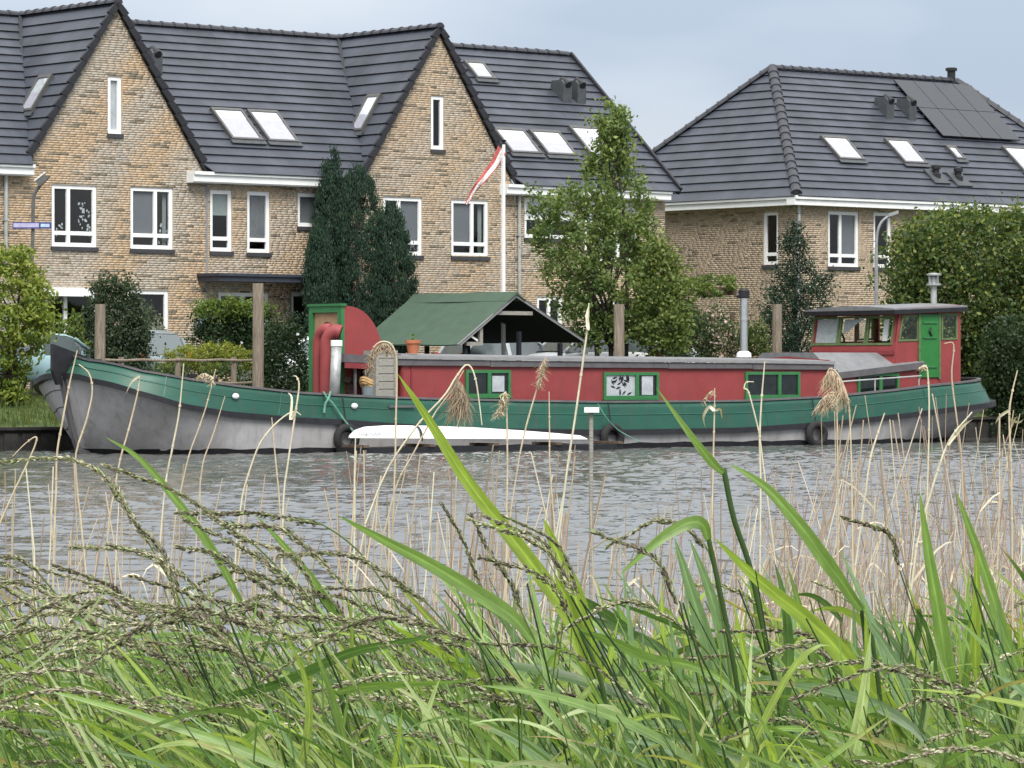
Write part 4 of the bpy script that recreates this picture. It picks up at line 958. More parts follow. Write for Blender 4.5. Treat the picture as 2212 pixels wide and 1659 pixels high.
# door
zd0 = zat(815, BP(tdoor0, WL, 0).y); zd1 = zat(679, BP(tdoor0, WL, 0).y)
def dbox(g, a, b, z0, z1, o0, o1): g.obox(BP(a, WL+o0, z0), BU*(b-a), BW*(o1-o0), Vector((0, 0, z1-z0)))
g = G(); dbox(g, tdoor0+.02, tdoor1-.02, zd0, zd1, .004, .045); DOOR = part('wheelhouse_door', g, 'dgreen', BARGE)
g = G(); dw = tdoor1-tdoor0
for za in (.32, 1.10): dbox(g, tdoor0+.10, tdoor1-.10, zd0+za-.06, zd0+za-.02, .047, .075)
dbox(g, tdoor0+.10, tdoor1-.10, zd1-.24, zd1-.19, .047, .075); part('door_rail', g, 'fgreen', DOOR)
g = G(); c = BP((tdoor0+tdoor1)/2+.02, WL+.07, zd1-.45); g.tube([c+Vector((0, 0, .1)), c+BU*-.05, c-Vector((0, 0, .12))+BU*.03], .028, 6); part('knocker', g, 'tar', DOOR)
g = G(); dbox(g, tdoor0-.045, tdoor0+.018, zd0-.05, zd1+.04, .004, .055); dbox(g, tdoor1-.018, tdoor1+.045, zd0-.05, zd1+.04, .004, .055); part('door_frame', g, 'ogreen', BARGE)
# wheelhouse roof
zt = lambda t: zt0+.08+(zt1-zt0)*(t-w0)/(w1-w0)
q0, q1 = w0-.12, w1+.12
g = G(); rowsR = []
for l, dz in ((-WL-.14, -.02), (-WL-.14, .10), (-.8, .17), (0, .19), (.8, .17), (WL+.14, .10), (WL+.14, -.02)): rowsR.append([BP(t, l, zt(t)+dz) for t in np.linspace(q0, q1, 6)])
g.grid(rowsR)
for i in (0, -1): g.add([r[i] for r in rowsR], [tuple(range(7))])
g.add([rowsR[0][0], rowsR[0][-1], rowsR[-1][-1], rowsR[-1][0]], [(0, 1, 2, 3)])
part('wheelhouse_roof', g, 'greyroof', BARGE)
g = G(); g.prism([BP(q0, WL+.145, zt(q0)-.05), BP(q1, WL+.145, zt(q1)-.05), BP(q1, WL+.145, zt(q1)+.06), BP(q0, WL+.145, zt(q0)+.06)], BW*.025); part('roof_edge', g, 'tar', BARGE)
g = G(); g.prism([BP(q0-.03, -WL-.14, zt(q0)-.05), BP(q0-.03, WL+.17, zt(q0)-.05), BP(q0-.03, WL+.17, zt(q0)+.06), BP(q0-.03, -WL-.14, zt(q0)+.06)], BU*.025); part('roof_edge', g, 'tar', BARGE)
g = G(); g.add([BP(w0, -WL, zb0-.5), BP(w1, -WL, zb0-.5), BP(w1, WL, zb0-.5), BP(w0, WL, zb0-.5)], [(0, 1, 2, 3)]); part('wheelhouse_floor', g, 'log', BARGE)
# chimneys
t_ = bt(2017, .6); c = BP(t_, .6, zt(t_)+.14); g = G(); g.lathe(c, [(.085, 0), (.085, .52)], 12); g.lathe(c+Vector((0, 0, .52)), [(.19, .0), (.2, .02), (.2, .05), (.17, .055)], 14); g.lathe(c+Vector((0, 0, .79)), [(.17, .0), (.2, .01), (.2, .05), (.05, .08)], 14)
for a in range(4): g.box(c+Vector((.14*math.cos(a*1.57+.6), .14*math.sin(a*1.57+.6), .68)), .07, .02, .24, a*1.57+.6)
g.lathe(c+Vector((0, 0, .56)), [(.09, 0), (.09, .2)], 10); part('chimney', g, 'zinc', BARGE, smooth=False)
t_ = bt(1607, 0); zc = zr(t_)+.12; c = BP(t_, 0, zc); ztp = zat(622, c.y)-zc
g = G(); g.lathe(c, [(.10, 0), (.10, ztp-.25)], 14); g.lathe(c+Vector((0, 0, ztp*.53)), [(.115, 0), (.115, .09)], 14); ch = part('chimney', g, 'steel', BARGE)
g = G(); g.lathe(c, [(.20, 0), (.19, .10), (.12, .16)], 14); part('chimney_base', g, 'white', ch)
g = G(); g.lathe(c+Vector((0, 0, ztp-.27)), [(.11, 0), (.15, .03), (.15, .2), (.12, .24)], 14); g.tube([c+Vector((-.2, 0, ztp-.2)), c+Vector((0, 0, ztp-.17))], .07, 8); part('chimney_cap', g, 'tar', ch)
# ---- companionway hood with green door frame and quarter-round red side
HL = .95
def bl0(px, t):
    k = (px-CX)/F_PX; P = BC+BU*t; return (k*P.y-P.x)/(BW.x-k*BW.y)
th = bt(742, HL); Yh = BP(th, HL, 0).y; zh1 = zat(661, Yh); zh0 = zk(th)+.1
def hb(g, l0, l1, z0, z1, d0, d1): g.obox(BP(th+d0, l0, z0), BW*(l1-l0), BU*(d1-d0), Vector((0, 0, z1-z0)))
lf = bl0(672, th)
g = G(); hb(g, lf, lf+.16, zh0, zh1, -.07, .03); hb(g, HL-.16, HL, zh0, zh1, -.07, .03); hb(g, lf+.16, HL-.16, zh1-.15, zh1, -.07, .03); hb(g, lf-.04, HL+.04, zh1+.003, zh1+.06, -.10, .06)
HF = part('companionway_frame', g, 'fgreen', BARGE)
g = G(); hb(g, lf+.16, HL-.16, zh0, zh1-.152, .0, .03); part('door_panel', g, 'tan', HF)
g = G(); cz = zh1-.95; cl = (lf+HL)/2; rad = .46
pts = [BP(th-.004, cl-rad, zh0+.2)]+[BP(th-.004, cl-rad*math.cos(a), cz+rad*1.25*math.sin(a)) for a in np.linspace(0, math.pi, 13)]+[BP(th-.004, cl+rad, zh0+.2)]
g.add(pts, [tuple(range(len(pts)))]); part('arched_opening', g, 'dark', HF)  # flat dark face paints the shade inside the arch
tq_ = bt(826, HL)-th; zq = zat(768, Yh); arc = [(th+.03, zh0), (th+.03, zh1)]
for a in np.linspace(0, math.pi/2, 12): arc.append((th+.12+(tq_-.12)*math.sin(a), zq+(zh1-zq)*math.cos(a)))
arc += [(th+tq_, zh0)]
g = G(); g.prism([BP(t, HL-.004, z) for t, z in arc], -BW*(HL-lf-.008)); part('companionway_hood', g, 'red', BARGE)
# red cowl vents and the pale steel pipe before the hood
def cowl(px, l, ytop, ybot, r, bend):
    t = bt(px, l); Y = BP(t, l, 0).y; z1 = zat(ytop, Y); z0 = zs(t)-.3; b = BP(t, l, 0)
    P = [b+Vector((0, 0, z0)), b+Vector((0, 0, z1-.75)), b+Vector((0, 0, z1-.32)), b+Vector((0, 0, z1-.12))+bend*.06, b+Vector((0, 0, z1))+bend*.22, b+Vector((0, 0, z1-.03))+bend*.36]
    g = G(); g.tube(curve(P, 16), [r]*9+[r*1.05, r*1.15, r*1.2, r*1.25, r*1.3, r*1.35, r*1.4], 12); v = part('cowl_vent', g, 'red', BARGE, smooth=True)
    e_ = curve(P, 16); d_ = (e_[-1]-e_[-2]).normalized(); g = G(); g.tube([e_[-1]+d_*.002, e_[-1]+d_*.012], r*1.22, 12); part('vent_mouth', g, 'dark', v)
cowl(687, .55, 713, 846, .13, (BU*.3+BW*.75).normalized()); cowl(703, 1.0, 716, 846, .135, (BU*.8+BW*.6).normalized())
t_ = bt(727, 1.9); Y = BP(t_, 1.9, 0).y; b = BP(t_, 1.9, 0); z1 = zat(735, Y)
g = G(); g.tube([b+BU*-.08+Vector((0, 0, zs(t_)-.3)), b+BU*.0+Vector((0, 0, z1-.12))], .125, 14); pv = part('steel_pipe', g, 'zinc', BARGE, smooth=True)
g = G(); g.lathe(b+Vector((0, 0, z1-.14)), [(.14, 0), (.14, .13), (.13, .14)], 14); part('pipe_cap', g, 'white', pv)
# sheltered well between hood and cabin: roof beam, posts, dark backing painting the shade inside
s0_, s1_ = bt(740, 1.55), c0-.02
zwt = zat(764, BP(s0_, 1.5, 0).y); g = G()
g.prism([BP(s0_, 1.62, zwt-.2), BP(s1_, 1.62, zr(s1_)-.17), BP(s1_, 1.62, zr(s1_)-.02), BP(s0_, 1.62, zwt)], -BW*1.35); part('well_roof', g, 'fascia', BARGE)
g = G(); g.prism([BP(s0_, 1.63, zwt-.34), BP(s1_, 1.63, zr(s1_)-.32), BP(s1_, 1.63, zr(s1_)-.20), BP(s0_, 1.63, zwt-.21)], BW*.03); part('well_beam', g, 'redd', BARGE)
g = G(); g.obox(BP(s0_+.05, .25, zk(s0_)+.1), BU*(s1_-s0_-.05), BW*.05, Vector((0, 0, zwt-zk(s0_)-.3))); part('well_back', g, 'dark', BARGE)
g = G()
for px in (764, 787): t = bt(px, 1.5); g.obox(BP(t, 1.5, zk(t)+.1), BU*.05, BW*.05, Vector((0, 0, zwt-.3-zk(t))))
part('well_post', g, 'fascia', BARGE)
# white fairleads, hull slot, aft handrail
for px, py in ((510, 856), (766, 877), (1772, 881)):
    t = float(np.interp(px, pxs, tt)); l = hs(t)-tum(t)*.4; c = BP(t, l+.02, zat(py, BP(t, l, 0).y)); g = G()
    g.grid([[c+BW*(.06*math.sin(e_))+BU*(.09*math.cos(e_)*math.cos(a))+Vector((0, 0, .07*math.cos(e_)*math.sin(a))) for a in np.linspace(0, 2*math.pi, 13)] for e_ in np.linspace(0, 1.5, 6)]); part('white_fairlead', g, 'white', BARGE, smooth=True)
t = bt(865, 2.45); g = G(); g.obox(BP(t-.35, hs(t)-tum(t)*.5+.0, zs(t)-.22), BU*.75, BW*.05, Vector((0, 0, .05))); part('step_plate', g, 'fascia', BARGE)
g = G(); P = [BP(bt(px, 2.2), 2.2, bz(px, py, 2.2)) for px, py in ((1800, 826), (1850, 822), (1990, 812))]; g.tube(P, .02, 6)
for px in (1800, 1890, 1985): t = bt(px, 2.2); g.tube([BP(t, 2.2, zs(t)-.1), BP(t, 2.2, bz(px, 818, 2.2))], .018, 5)
part('handrail', g, 'pipe', BARGE)
g = G()
for px in (2040, 2062): t = bt(px, .9); g.lathe(BP(t, .9, zs(t)-.3), [(.13, 0), (.13, .42), (.18, .45), (.18, .52), (.05, .56)], 12)
part('bollard', g, 'tar', BARGE)
t = bt(427, 1.4); g = G()
for dx in (-.16, .16): g.lathe(BP(t+dx, 1.4, zs(t)-.35), [(.10, 0), (.10, .5), (.13, .52), (.13, .6)], 10)
part('bollard', g, 'tar', BARGE)
t = bt(452, 1.0); g = G(); g.lathe(BP(t, 1.0, zs(t)-.35), [(.16, 0), (.22, .3), (.2, .55), (.1, .62)], 10); part('bow_winch', g, 'tar', BARGE)

# ------------------------------------------------------------------ things lying on or hanging from the barge
tp_ = bt(892, 1.35); zc = zr(tp_)+.085; c = BP(tp_, 1.35, zc)
POT = thing('flower_pot', c, 'terracotta pot with a small green seedling on the cabin roof', 'flower pot')
g = G(); g.lathe(c, [(.115, 0), (.165, .25), (.19, .25), (.195, .33), (.165, .33), (.16, .28)], 18); part('pot', g, 'terra', POT)
g = G(); g.lathe(c+Vector((0, 0, .27)), [(.158, 0), (.05, .02)], 12); part('soil', g, 'soil', POT)
rr = random.Random(3); Vp, Cp = [], []
for i in range(16):
    a = rr.uniform(0, 6.28); b0 = c+Vector((0, 0, .27+rr.uniform(0, .16))); d = Vector((math.cos(a), math.sin(a), rr.uniform(.3, 1.4))).normalized(); s = d.cross(Vector((0, 0, 1))).normalized()
    L = rr.uniform(.07, .13); Vp += [b0, b0+d*L*.5+s*.025, b0+d*L, b0+d*L*.5-s*.025]; Cp.append((.12, .24, .06))
np_part('seedling', np.array([list(v) for v in Vp]), np.arange(len(Vp)).reshape(-1, 4), 'leaf', POT, col=np.array(Cp))
# grey plank locker, logs, basket and bucket in the well
t0_, t1_ = bt(813, 1.9), bt(860, 1.9); l0 = 1.85; zt_ = zat(757, BP(t0_, 1.9, 0).y); zlo = zk(t0_)+.12
LOCK = thing('locker', BP((t0_+t1_)/2, 1.5, zlo), 'tall weathered grey plank locker on the side deck by the cabin', 'locker')
zz = zlo; k = 0
g = G(); g.obox(BP(t0_, l0-.5, zlo), BU*(t1_-t0_), BW*.47, Vector((0, 0, zt_-zlo))); part('carcass', g, 'greywood', LOCK)
nb = 9; hh = (zt_-zlo)/nb; first = None
for k in range(nb):
    if first is None: g = G(); g.obox(BP(t0_+.06, l0-.028, zlo+.01), BU*(t1_-t0_-.12), BW*.03, Vector((0, 0, hh-.02))); first = part('plank', g, 'greywood', LOCK)
    else: o = first.copy(); COL.objects.link(o); o.parent = LOCK; o.location = (0, 0, hh*k)
g = G(); 
for t in (t0_, t1_-.09): g.obox(BP(t, l0+.004, zlo), BU*.09, BW*.03, Vector((0, 0, zt_-zlo)))
part('stile', g, 'greywood', LOCK)
LOGS = thing('log_stack', BP(bt(778, .8), .8, zlo), 'stack of firewood logs in the dark well beside the locker', 'firewood'); rr = random.Random(5)
for i in range(34):
    px = rr.uniform(748, 812); z = zlo+.1+.14*(i % 8)+rr.uniform(0, .04); r_ = rr.uniform(.06, .085); t = bt(px, 1.0); g = G(); g.tube([BP(t, .6, z), BP(t+rr.uniform(-.03, .03), 1.05+rr.uniform(-.05, .1), z)], r_, 7); part('log', g, 'log', LOGS)
cb = BP(bt(797, 1.6), 1.6, zat(826, BP(bt(797, 1.6), 1.6, 0).y)); 
BUCK = thing('bucket', cb-Vector((0, 0, .55)), 'dark blue bucket in the well under the wicker basket', 'bucket'); g = G(); g.lathe(cb-Vector((0, 0, .62)), [(.14, 0), (.18, .5), (.185, .5), (.185, .52)], 14); part('pail', g, 'cargrey', BUCK)
BASK = thing('basket', cb, 'round tan wicker basket hanging in the dark well', 'basket'); g = G()
for r_, z_ in ((.18, -.06), (.20, 0), (.19, .06)): g.tube([cb+Vector((r_*math.cos(a), r_*math.sin(a)*.6, z_+.05*math.sin(2*a))) for a in np.linspace(0, 6.2832, 17)], .045, 6)
part('rim', g, 'wicker', BASK); g = G(); g.lathe(cb-Vector((0, 0, .13)), [(.10, 0), (.17, .1), (.15, .1)], 14); part('bowl', g, 'wicker', BASK)
# dark float alongside, white kayak upside down on it
LFL = BEAM+.15
f0, f1 = bt(752, LFL+.5), bt(1322, LFL+.5)
FLOAT = thing('pontoon', BP((f0+f1)/2, LFL+.5, 0), 'low black floating pontoon under the white kayak', 'pontoon')
g = G(); g.obox(BP(f0, LFL, -.2), BU*(f1-f0), BW*.95, Vector((0, 0, .34))); part('float', g, 'tar', FLOAT)
g = G()
for i in range(5): t = f0+.1+(f1-f0-.3)*i/4; g.obox(BP(t, LFL-.02, .145), BU*.16, BW*1.02, Vector((0, 0, .06)))
part('cross_beam', g, 'log', FLOAT)
k0, k1 = bt(758, LFL+.62), bt(1271, LFL+.62)
KAY = thing('kayak', BP((k0+k1)/2, LFL+.55, .2), 'long white kayak lying upside down on the black pontoon', 'kayak')
KT = [(0, .05), (.02, .16), (.06, .235), (.15, .27), (.3, .27), (.5, .245), (.7, .19), (.88, .125), (.97, .085), (1, .02)]
KZ = [(0, 945), (1, 949)]
rowsK = []
for f in np.concatenate([np.linspace(0, .08, 8), np.linspace(.1, .95, 22), np.linspace(.96, 1, 5)]):
    t = k0+(k1-k0)*f; Y = BP(t, LFL+.55, 0).y; zb0 = zat(946+3*f, Y); h = interp(f, KT)*1.12; w_ = .34*min(1, (max(0.001, math.sin(math.pi*min(max(f, .004), .996))))**.55)
    rowsK.append([BP(t, LFL+.55+w_*math.cos(a), zb0+h*max(0, math.sin(a))**.8) for a in np.linspace(math.pi, 0, 13)])
g = G(); g.grid(rowsK); g.add(rowsK[0], [tuple(range(13))]); g.add(rowsK[-1], [tuple(range(13))]); part('hull', g, 'kayak', KAY, smooth=True)
g = G(); i0 = 12
ts2 = bt(906, LFL+.8); f_ = (ts2-k0)/(k1-k0); Y = BP(ts2, LFL+.55, 0).y; zb0 = zat(946, Y); h = interp(f_, KT)*1.12+.012
g.grid([[BP(ts2+dt, LFL+.55+.352*math.cos(a), zb0-.06+(h+.06)*max(0, math.sin(a))**.8) for a in np.linspace(math.pi, 0, 11)] for dt in (-.03, .04)]); part('strap', g, 'strap', KAY)
# faint script lettering near the kayak's end
tx = bpy.data.curves.new('lettering', 'FONT'); tx.body = 'mando'; tx.size = .20; tx.shear = .35; tx.extrude = .001
to = bpy.data.objects.new('lettering', tx); COL.objects.link(to)
dg = bpy.context.evaluated_depsgraph_get(); dg.update(); me = bpy.data.meshes.new_from_object(to.evaluated_get(dg)); bpy.data.objects.remove(to)
org_ = BP(bt(771, LFL+.88), LFL+.55, 0)
g = G(); zl = zat(941, BP(k0, LFL+.8, 0).y)
# wrap the flat lettering on to the kayak's curved side
vs = []
for v in me.vertices:
    t = bt(772, LFL+.62)+v.co.x; f = max(.01, (t-k0)/(k1-k0)); w_ = .34*min(1, math.sin(math.pi*f)**.55); h = interp(f, KT)*1.12; zz = zl+v.co.y*.55-(zat(946, BP(t, LFL+.55, 0).y))
    s_ = min(max(zz/h, 0), 1)**(1/.8); vs.append(BP(t, LFL+.55+w_*math.sqrt(max(0, 1-s_*s_))+.006+v.co.z, zl+v.co.y*.55))
g.add(vs, [tuple(p.vertices) for p in me.polygons]); part('lettering', g, 'ink', KAY); bpy.data.meshes.remove(me)
# fenders
def tyre(px, py, label):
    t = float(np.interp(px, pxs, tt)); l = hs(t)+.13; c = BP(t, l, zat(py, BP(t, l, 0).y)); T = thing('tyre_fender', c, label, 'fender', 'black tyre fenders on the hull'); g = G()
    rows = [[c+(BU*math.cos(a)+Vector((0, 0, 1))*math.sin(a))*(.26+.10*math.cos(b))+BW*(.10*math.sin(b)) for b in np.linspace(0, 2*math.pi, 9)] for a in np.linspace(0, 2*math.pi, 19)]
    g.grid(rows); part('tyre', g, 'tyre', T, smooth=True); g = G(); g.tube([c+Vector((0, 0, .3)), BP(t, hs(t)+.1, zk(t)+.05), BP(t, hs(t)-tum(t)+.03, zs(t))], .016, 5); part('rope', g, 'strap', T)
tyre(742, 947, 'black tyre fender at the left end of the white kayak'); tyre(1316, 945, 'black tyre fender right of the kayak, where the grey hull starts again'); tyre(1757, 938, 'black tyre fender below the stern cabin window')
# mooring lines
def rope(pts, label, r=.018, m='rope'):
    P = [BP(bt(px, l), l, bz(px, py, l)) for px, py, l in pts]; g = G(); g.tube(curve(P, 14), r, 5); o = part('mooring_rope', g, m); tag(o, label, 'rope')
rope([(698, 846, 2.46), (707, 860, 2.52), (720, 873, 2.55), (742, 905, 2.62), (770, 940, 2.8)], 'pale green mooring rope hanging down the bulwark by the steel pipe', .022)
rope([(714, 846, 2.46), (709, 862, 2.53), (703, 872, 2.53), (700, 892, 2.56)], 'short loop of green rope knotted over the rail by the red vents', .03)
rope([(1291, 872, 2.6), (1312, 905, 2.7), (1340, 932, 2.8), (1384, 955, 3.2)], 'thin dark line slanting from the rail to the water right of the kayak', .012, 'rope')
# ------------------------------------------------------------------ green tarpaulin canopy on the quay
cF = Fr((at(1110, 700, 98.0).x, 98.0), D, N)              # gable plane seen to the right; d along the gable
ca, cb_ = cF.t(984), cF.t(1262); cp = cF.t(1110); Ycp = cF.W(cp, 0, 0).y
CE, CR = zat(744, cF.W(ca, 0, 0).y), zat(634, Ycp); CER = zat(737, cF.W(cb_, 0, 0).y); CL = 4.25
gz0 = gz(cF.W(cp, -2, 0).x, cF.W(cp, -2, 0).y)
CAN = thing('canopy', cF.W(cp, -2, gz0), 'green tarpaulin ridge canopy with open dark gable behind the cabin roof', 'canopy')
def sag(u, v): return -.05*math.sin(math.pi*u)*math.sin(math.pi*v)-.012*math.sin(9*u+3*v)
g = G(); n1, n2 = 9, 9
g.grid([[cF.W(ca+(cp-ca)*v, .12-(CL+.12)*u, CE+(CR-CE)*v+sag(u, v)) for v in np.linspace(0, 1, n2)] for u in np.linspace(0, 1, n1)])
g.grid([[cF.W(ca+(cp-ca)*v, .12-(CL+.12)*u, CE+(CR-CE)*v+sag(u, v)-.03) for v in np.linspace(1, 0, n2)] for u in np.linspace(0, 1, n1)])
part('near_slope', g, 'tarp', CAN, smooth=True)
g = G()
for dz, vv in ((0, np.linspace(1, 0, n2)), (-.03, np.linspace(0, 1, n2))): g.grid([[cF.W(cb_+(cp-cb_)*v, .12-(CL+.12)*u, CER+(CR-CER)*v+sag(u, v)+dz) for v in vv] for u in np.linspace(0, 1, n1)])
part('far_slope', g, 'tarpin', CAN, smooth=True)  # slope coloured dark throughout to paint the shaded inside
g = G(); g.prism([cF.W(cp-.30, .15, CR-.20), cF.W(cp, .15, CR+.05), cF.W(cp+.30, .15, CR-.20), cF.W(cp, .15, CR-.03)], -cF.n*(CL+.16)); part('ridge_cap', g, 'tarp', CAN)
g = G(); cF.box(g, ca+.9, cb_-.5, CE-.1, CR-.35, -CL+.05, -CL+.10)
g.f = []; g.v = []; g.uv = []
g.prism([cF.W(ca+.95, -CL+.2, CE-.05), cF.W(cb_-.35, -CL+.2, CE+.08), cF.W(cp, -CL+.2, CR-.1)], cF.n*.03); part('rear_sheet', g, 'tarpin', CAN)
g = G()
for o in (.06,):
    g.prism([cF.W(ca, o, CE), cF.W(cp, o, CR-.02), cF.W(cp, o, CR-.10), cF.W(ca+.1, o, CE-.03)], cF.n*.05); g.prism([cF.W(cb_, o, CER), cF.W(cp, o, CR-.02), cF.W(cp, o, CR-.10), cF.W(cb_-.1, o, CER-.03)], cF.n*.05)
part('rafter', g, 'trimlight', CAN)
zc = CR-.52; g = G(); cF.box(g, cp-.66, cp+.62, zc-.05, zc+.05, -.05, .04); part('collar_beam', g, 'greywood', CAN)
tpst = cF.t(1038); g = G(); cF.box(g, tpst-.05, tpst+.05, CE-.02, CE+.47, -.05, .04); part('strut', g, 'greywood', CAN)
g = G(); cF.box(g, ca+.35, tpst-.05, CE-.03, CE+.07, -.05, .04); part('tie_beam', g, 'greywood', CAN)
for px in (1010, 1126, 1215):
    for o in (-.1, -CL+.25):
        t = cF.t(px); g = G(); cF.box(g, t-.05, t+.05, gz0-.1, CE+.05+(.3 if px == 1126 else 0), o-.05, o+.05); part('post', g, 'tarpin', CAN)
# ------------------------------------------------------------------ mooring posts and rail
def mooring_post(px, ytop, wpx, label, q=4.9, lean=0.0):
    Y = ysolve(px, q); b = at(px, 800, Y); zt_ = zat(ytop, Y); r = wpx/F_PX*Y/2
    P = [Vector((b.x+lean*(1-k), Y, -.8+(zt_+.8)*k)) for k in np.linspace(0, 1, 9)]
    g = G(); rr = random.Random(px); vs = []; n = 10
    rings = [[p+Vector((math.cos(a), math.sin(a), 0))*r*(1.08-.1*i/8)*(1+.05*math.sin(3*a+px+i*.6)) for a in [2*math.pi*j/n for j in range(n)]] for i, p in enumerate(P)]
    g.grid([ring+[ring[0]] for ring in rings]); g.add(rings[-1], [tuple(range(n))])
    o = part('mooring_post', g, 'wood'); tag(o, label, 'mooring post', 'weathered mooring posts along the quay')
mooring_post(216, 657, 23, 'weathered timber mooring post behind the bow, in front of the round shrub')
mooring_post(557, 612, 24, 'tallest weathered mooring post, in front of the clipped hedge')
mooring_post(1337, 657, 23, 'weathered mooring post under the leafy tree beside the green canopy')
mooring_post(1679, 657, 21, 'weathered mooring post right of the stainless chimney')
YF = ysolve(430, 6.2)
FEN = thing('fence', ground_at(400, ysolve(400, 6.2)), 'low wooden rail fence behind the bow bulwark', 'fence')
for i, px in enumerate((262, 384, 505)):
    Y = ysolve(px, 6.2); c = ground_at(px, Y); zt_ = zat(771, Y); g = G(); g.tube([c-Vector((0, 0, .3)), Vector((c.x, c.y, zt_))], .075, 8); part('post', g, 'wood', FEN)
for yy in (777, 826):
    P = [at(px, yy+(2 if i % 2 else 0), ysolve(px, 6.12)) for i, px in enumerate(np.linspace(222, 560 if yy == 777 else 548, 9))]; g = G(); g.tube(P, .032, 6); part('rail', g, 'wood', FEN)
# ------------------------------------------------------------------ flagpole and pennant
Yp = 100.5; c = ground_at(1088, Yp); zt_ = zat(312, Yp)
FP = thing('flagpole', c, 'tall white flagpole in front of the right gable', 'flagpole')
g = G(); g.tube([c-Vector((0, 0, .2)), Vector((c.x, Yp, zt_))], [.062, .045], 12); part('pole', g, 'poleW', FP)
g = G(); g.lathe((c.x, Yp, zt_), [(.05, 0), (.055, .03), (.03, .06), (.075, .10), (.08, .12), (.02, .13)], 12); part('finial', g, 'blackmetal', FP)
g = G(); g.tube([Vector((c.x-.06, Yp-.05, zt_-.1)), Vector((c.x-.07, Yp-.07, zt_-4)), Vector((c.x-.06, Yp-.05, c.z+1.2))], .008, 4); part('halyard', g, 'poleW', FP)
PATH = [(1085, 322), (1070, 352), (1052, 375), (1036, 395), (1022, 413), (1014, 428), (1007, 441)]
WID = [24, 20, 17, 14, 11, 9, 5]
FLG = thing('pennant', at(1085, 330, Yp), 'limp red and white pennant blowing left from the flagpole', 'flag')
ctr = curve([at(x, y, Yp-.1+.06*math.sin(i*1.7)) for i, (x, y) in enumerate(PATH)], 22); ww = np.interp(np.linspace(0, 6, 22), range(7), WID)
def fl(f0, f1, m, name):
    g = G(); rows = []
    for i, p in enumerate(ctr):
        d = (ctr[min(i+1, 21)]-ctr[max(i-1, 0)]).normalized(); s = Vector((0, -1, 0)).cross(d).normalized(); s = s if s.z > 0 or s.x < 0 else -s
        s = Vector((-.75, 0, .66)) if True else s
        w = ww[i]/F_PX*Yp; rows.append([p+s*(w*(f-.5))+Vector((0, .05*math.sin(f*7+i*.7), 0)) for f in np.linspace(f0, f1, 4)])
    g.grid(rows); part(name, g, m, FLG)
fl(.62, 1.0, 'flagred', 'red_stripe'); fl(.14, .62, 'flagwhite', 'white_stripe'); fl(0, .14, 'flagred', 'lower_stripe')
# ------------------------------------------------------------------ lamps and street sign
Yl = 95.5; c = ground_at(68, Yl); LP = thing('street_lamp', c, 'dark street lamp with bent arm before the leftmost gable', 'street lamp')
g = G(); g.tube(curve([c-Vector((0, 0, .2)), at(68, 620, Yl), at(71, 500, Yl), at(72, 432, Yl), at(78, 413, Yl), at(86, 402, Yl)], 18), .045, 8); part('post', g, 'lamppost', LP)
g = G(); h0 = at(86, 402, Yl); h1 = at(101, 388, Yl); d = (h1-h0).normalized(); s = Vector((-d.z, 0, d.x))
g.prism([h0-s*.02+Vector((0, -.14, 0)), h0+s*.16+Vector((0, -.14, 0)), h1+s*.13+Vector((0, -.14, 0)), h1-s*.0+d*.12+Vector((0, -.14, 0))], (0, .28, 0)); hd = part('lamp_head', g, 'lamppost', LP)
g = G(); g.prism([h0+s*.165+Vector((0, -.15, 0)), h1+s*.135+d*.12+Vector((0, -.15, 0)), h1+s*.17+d*.10+Vector((0, -.15, 0)), h0+s*.20+Vector((0, -.15, 0))], (0, .30, 0)); part('lamp_cover', g, 'lamp', hd)
SG = thing('street_sign', at(68, 486, Yl-.09), 'long blue and lilac street name sign on the dark lamp post', 'street sign')
g = G(); a_, b_ = at(27, 480, Yl-.1), at(111, 494, Yl-.1); g.obox((a_.x, Yl-.1, b_.z), (b_.x-a_.x, 0, 0), (0, .03, 0), (0, 0, a_.z-b_.z)); sp = part('plate', g, 'signblue', SG)
def sgb(x0, x1, y0, y1, m, nm):
    a_, b_ = at(x0, y0, Yl-.1), at(x1, y1, Yl-.1); g = G(); g.obox((a_.x, Yl-.106, b_.z), (b_.x-a_.x, 0, 0), (0, .005, 0), (0, 0, a_.z-b_.z)); part(nm, g, m, sp)
sgb(29, 84, 482, 491, 'signlilac', 'name_field'); sgb(88, 107, 483.5, 490.5, 'signpale', 'number_field')
Yl = 108.0; c = ground_at(1893, Yl); LP = thing('street_lamp', c, 'pale street lamp with curved arm rising from the big bush on the right', 'street lamp')
g = G(); g.tube(curve([c-Vector((0, 0, .2)), at(1893, 640, Yl), at(1893, 540, Yl), at(1896, 500, Yl), at(1906, 478, Yl), at(1922, 466, Yl)], 20), [.055]*8+[.042]*12, 8); part('post', g, 'lamppost2', LP)
g = G(); h0 = at(1918, 466, Yl); h1 = at(1940, 459, Yl); g.obox(h0+Vector((0, -.12, -.04)), h1-h0, (0, .24, 0), (0, 0, .1)); part('lamp_head', g, 'lamppost2', LP)

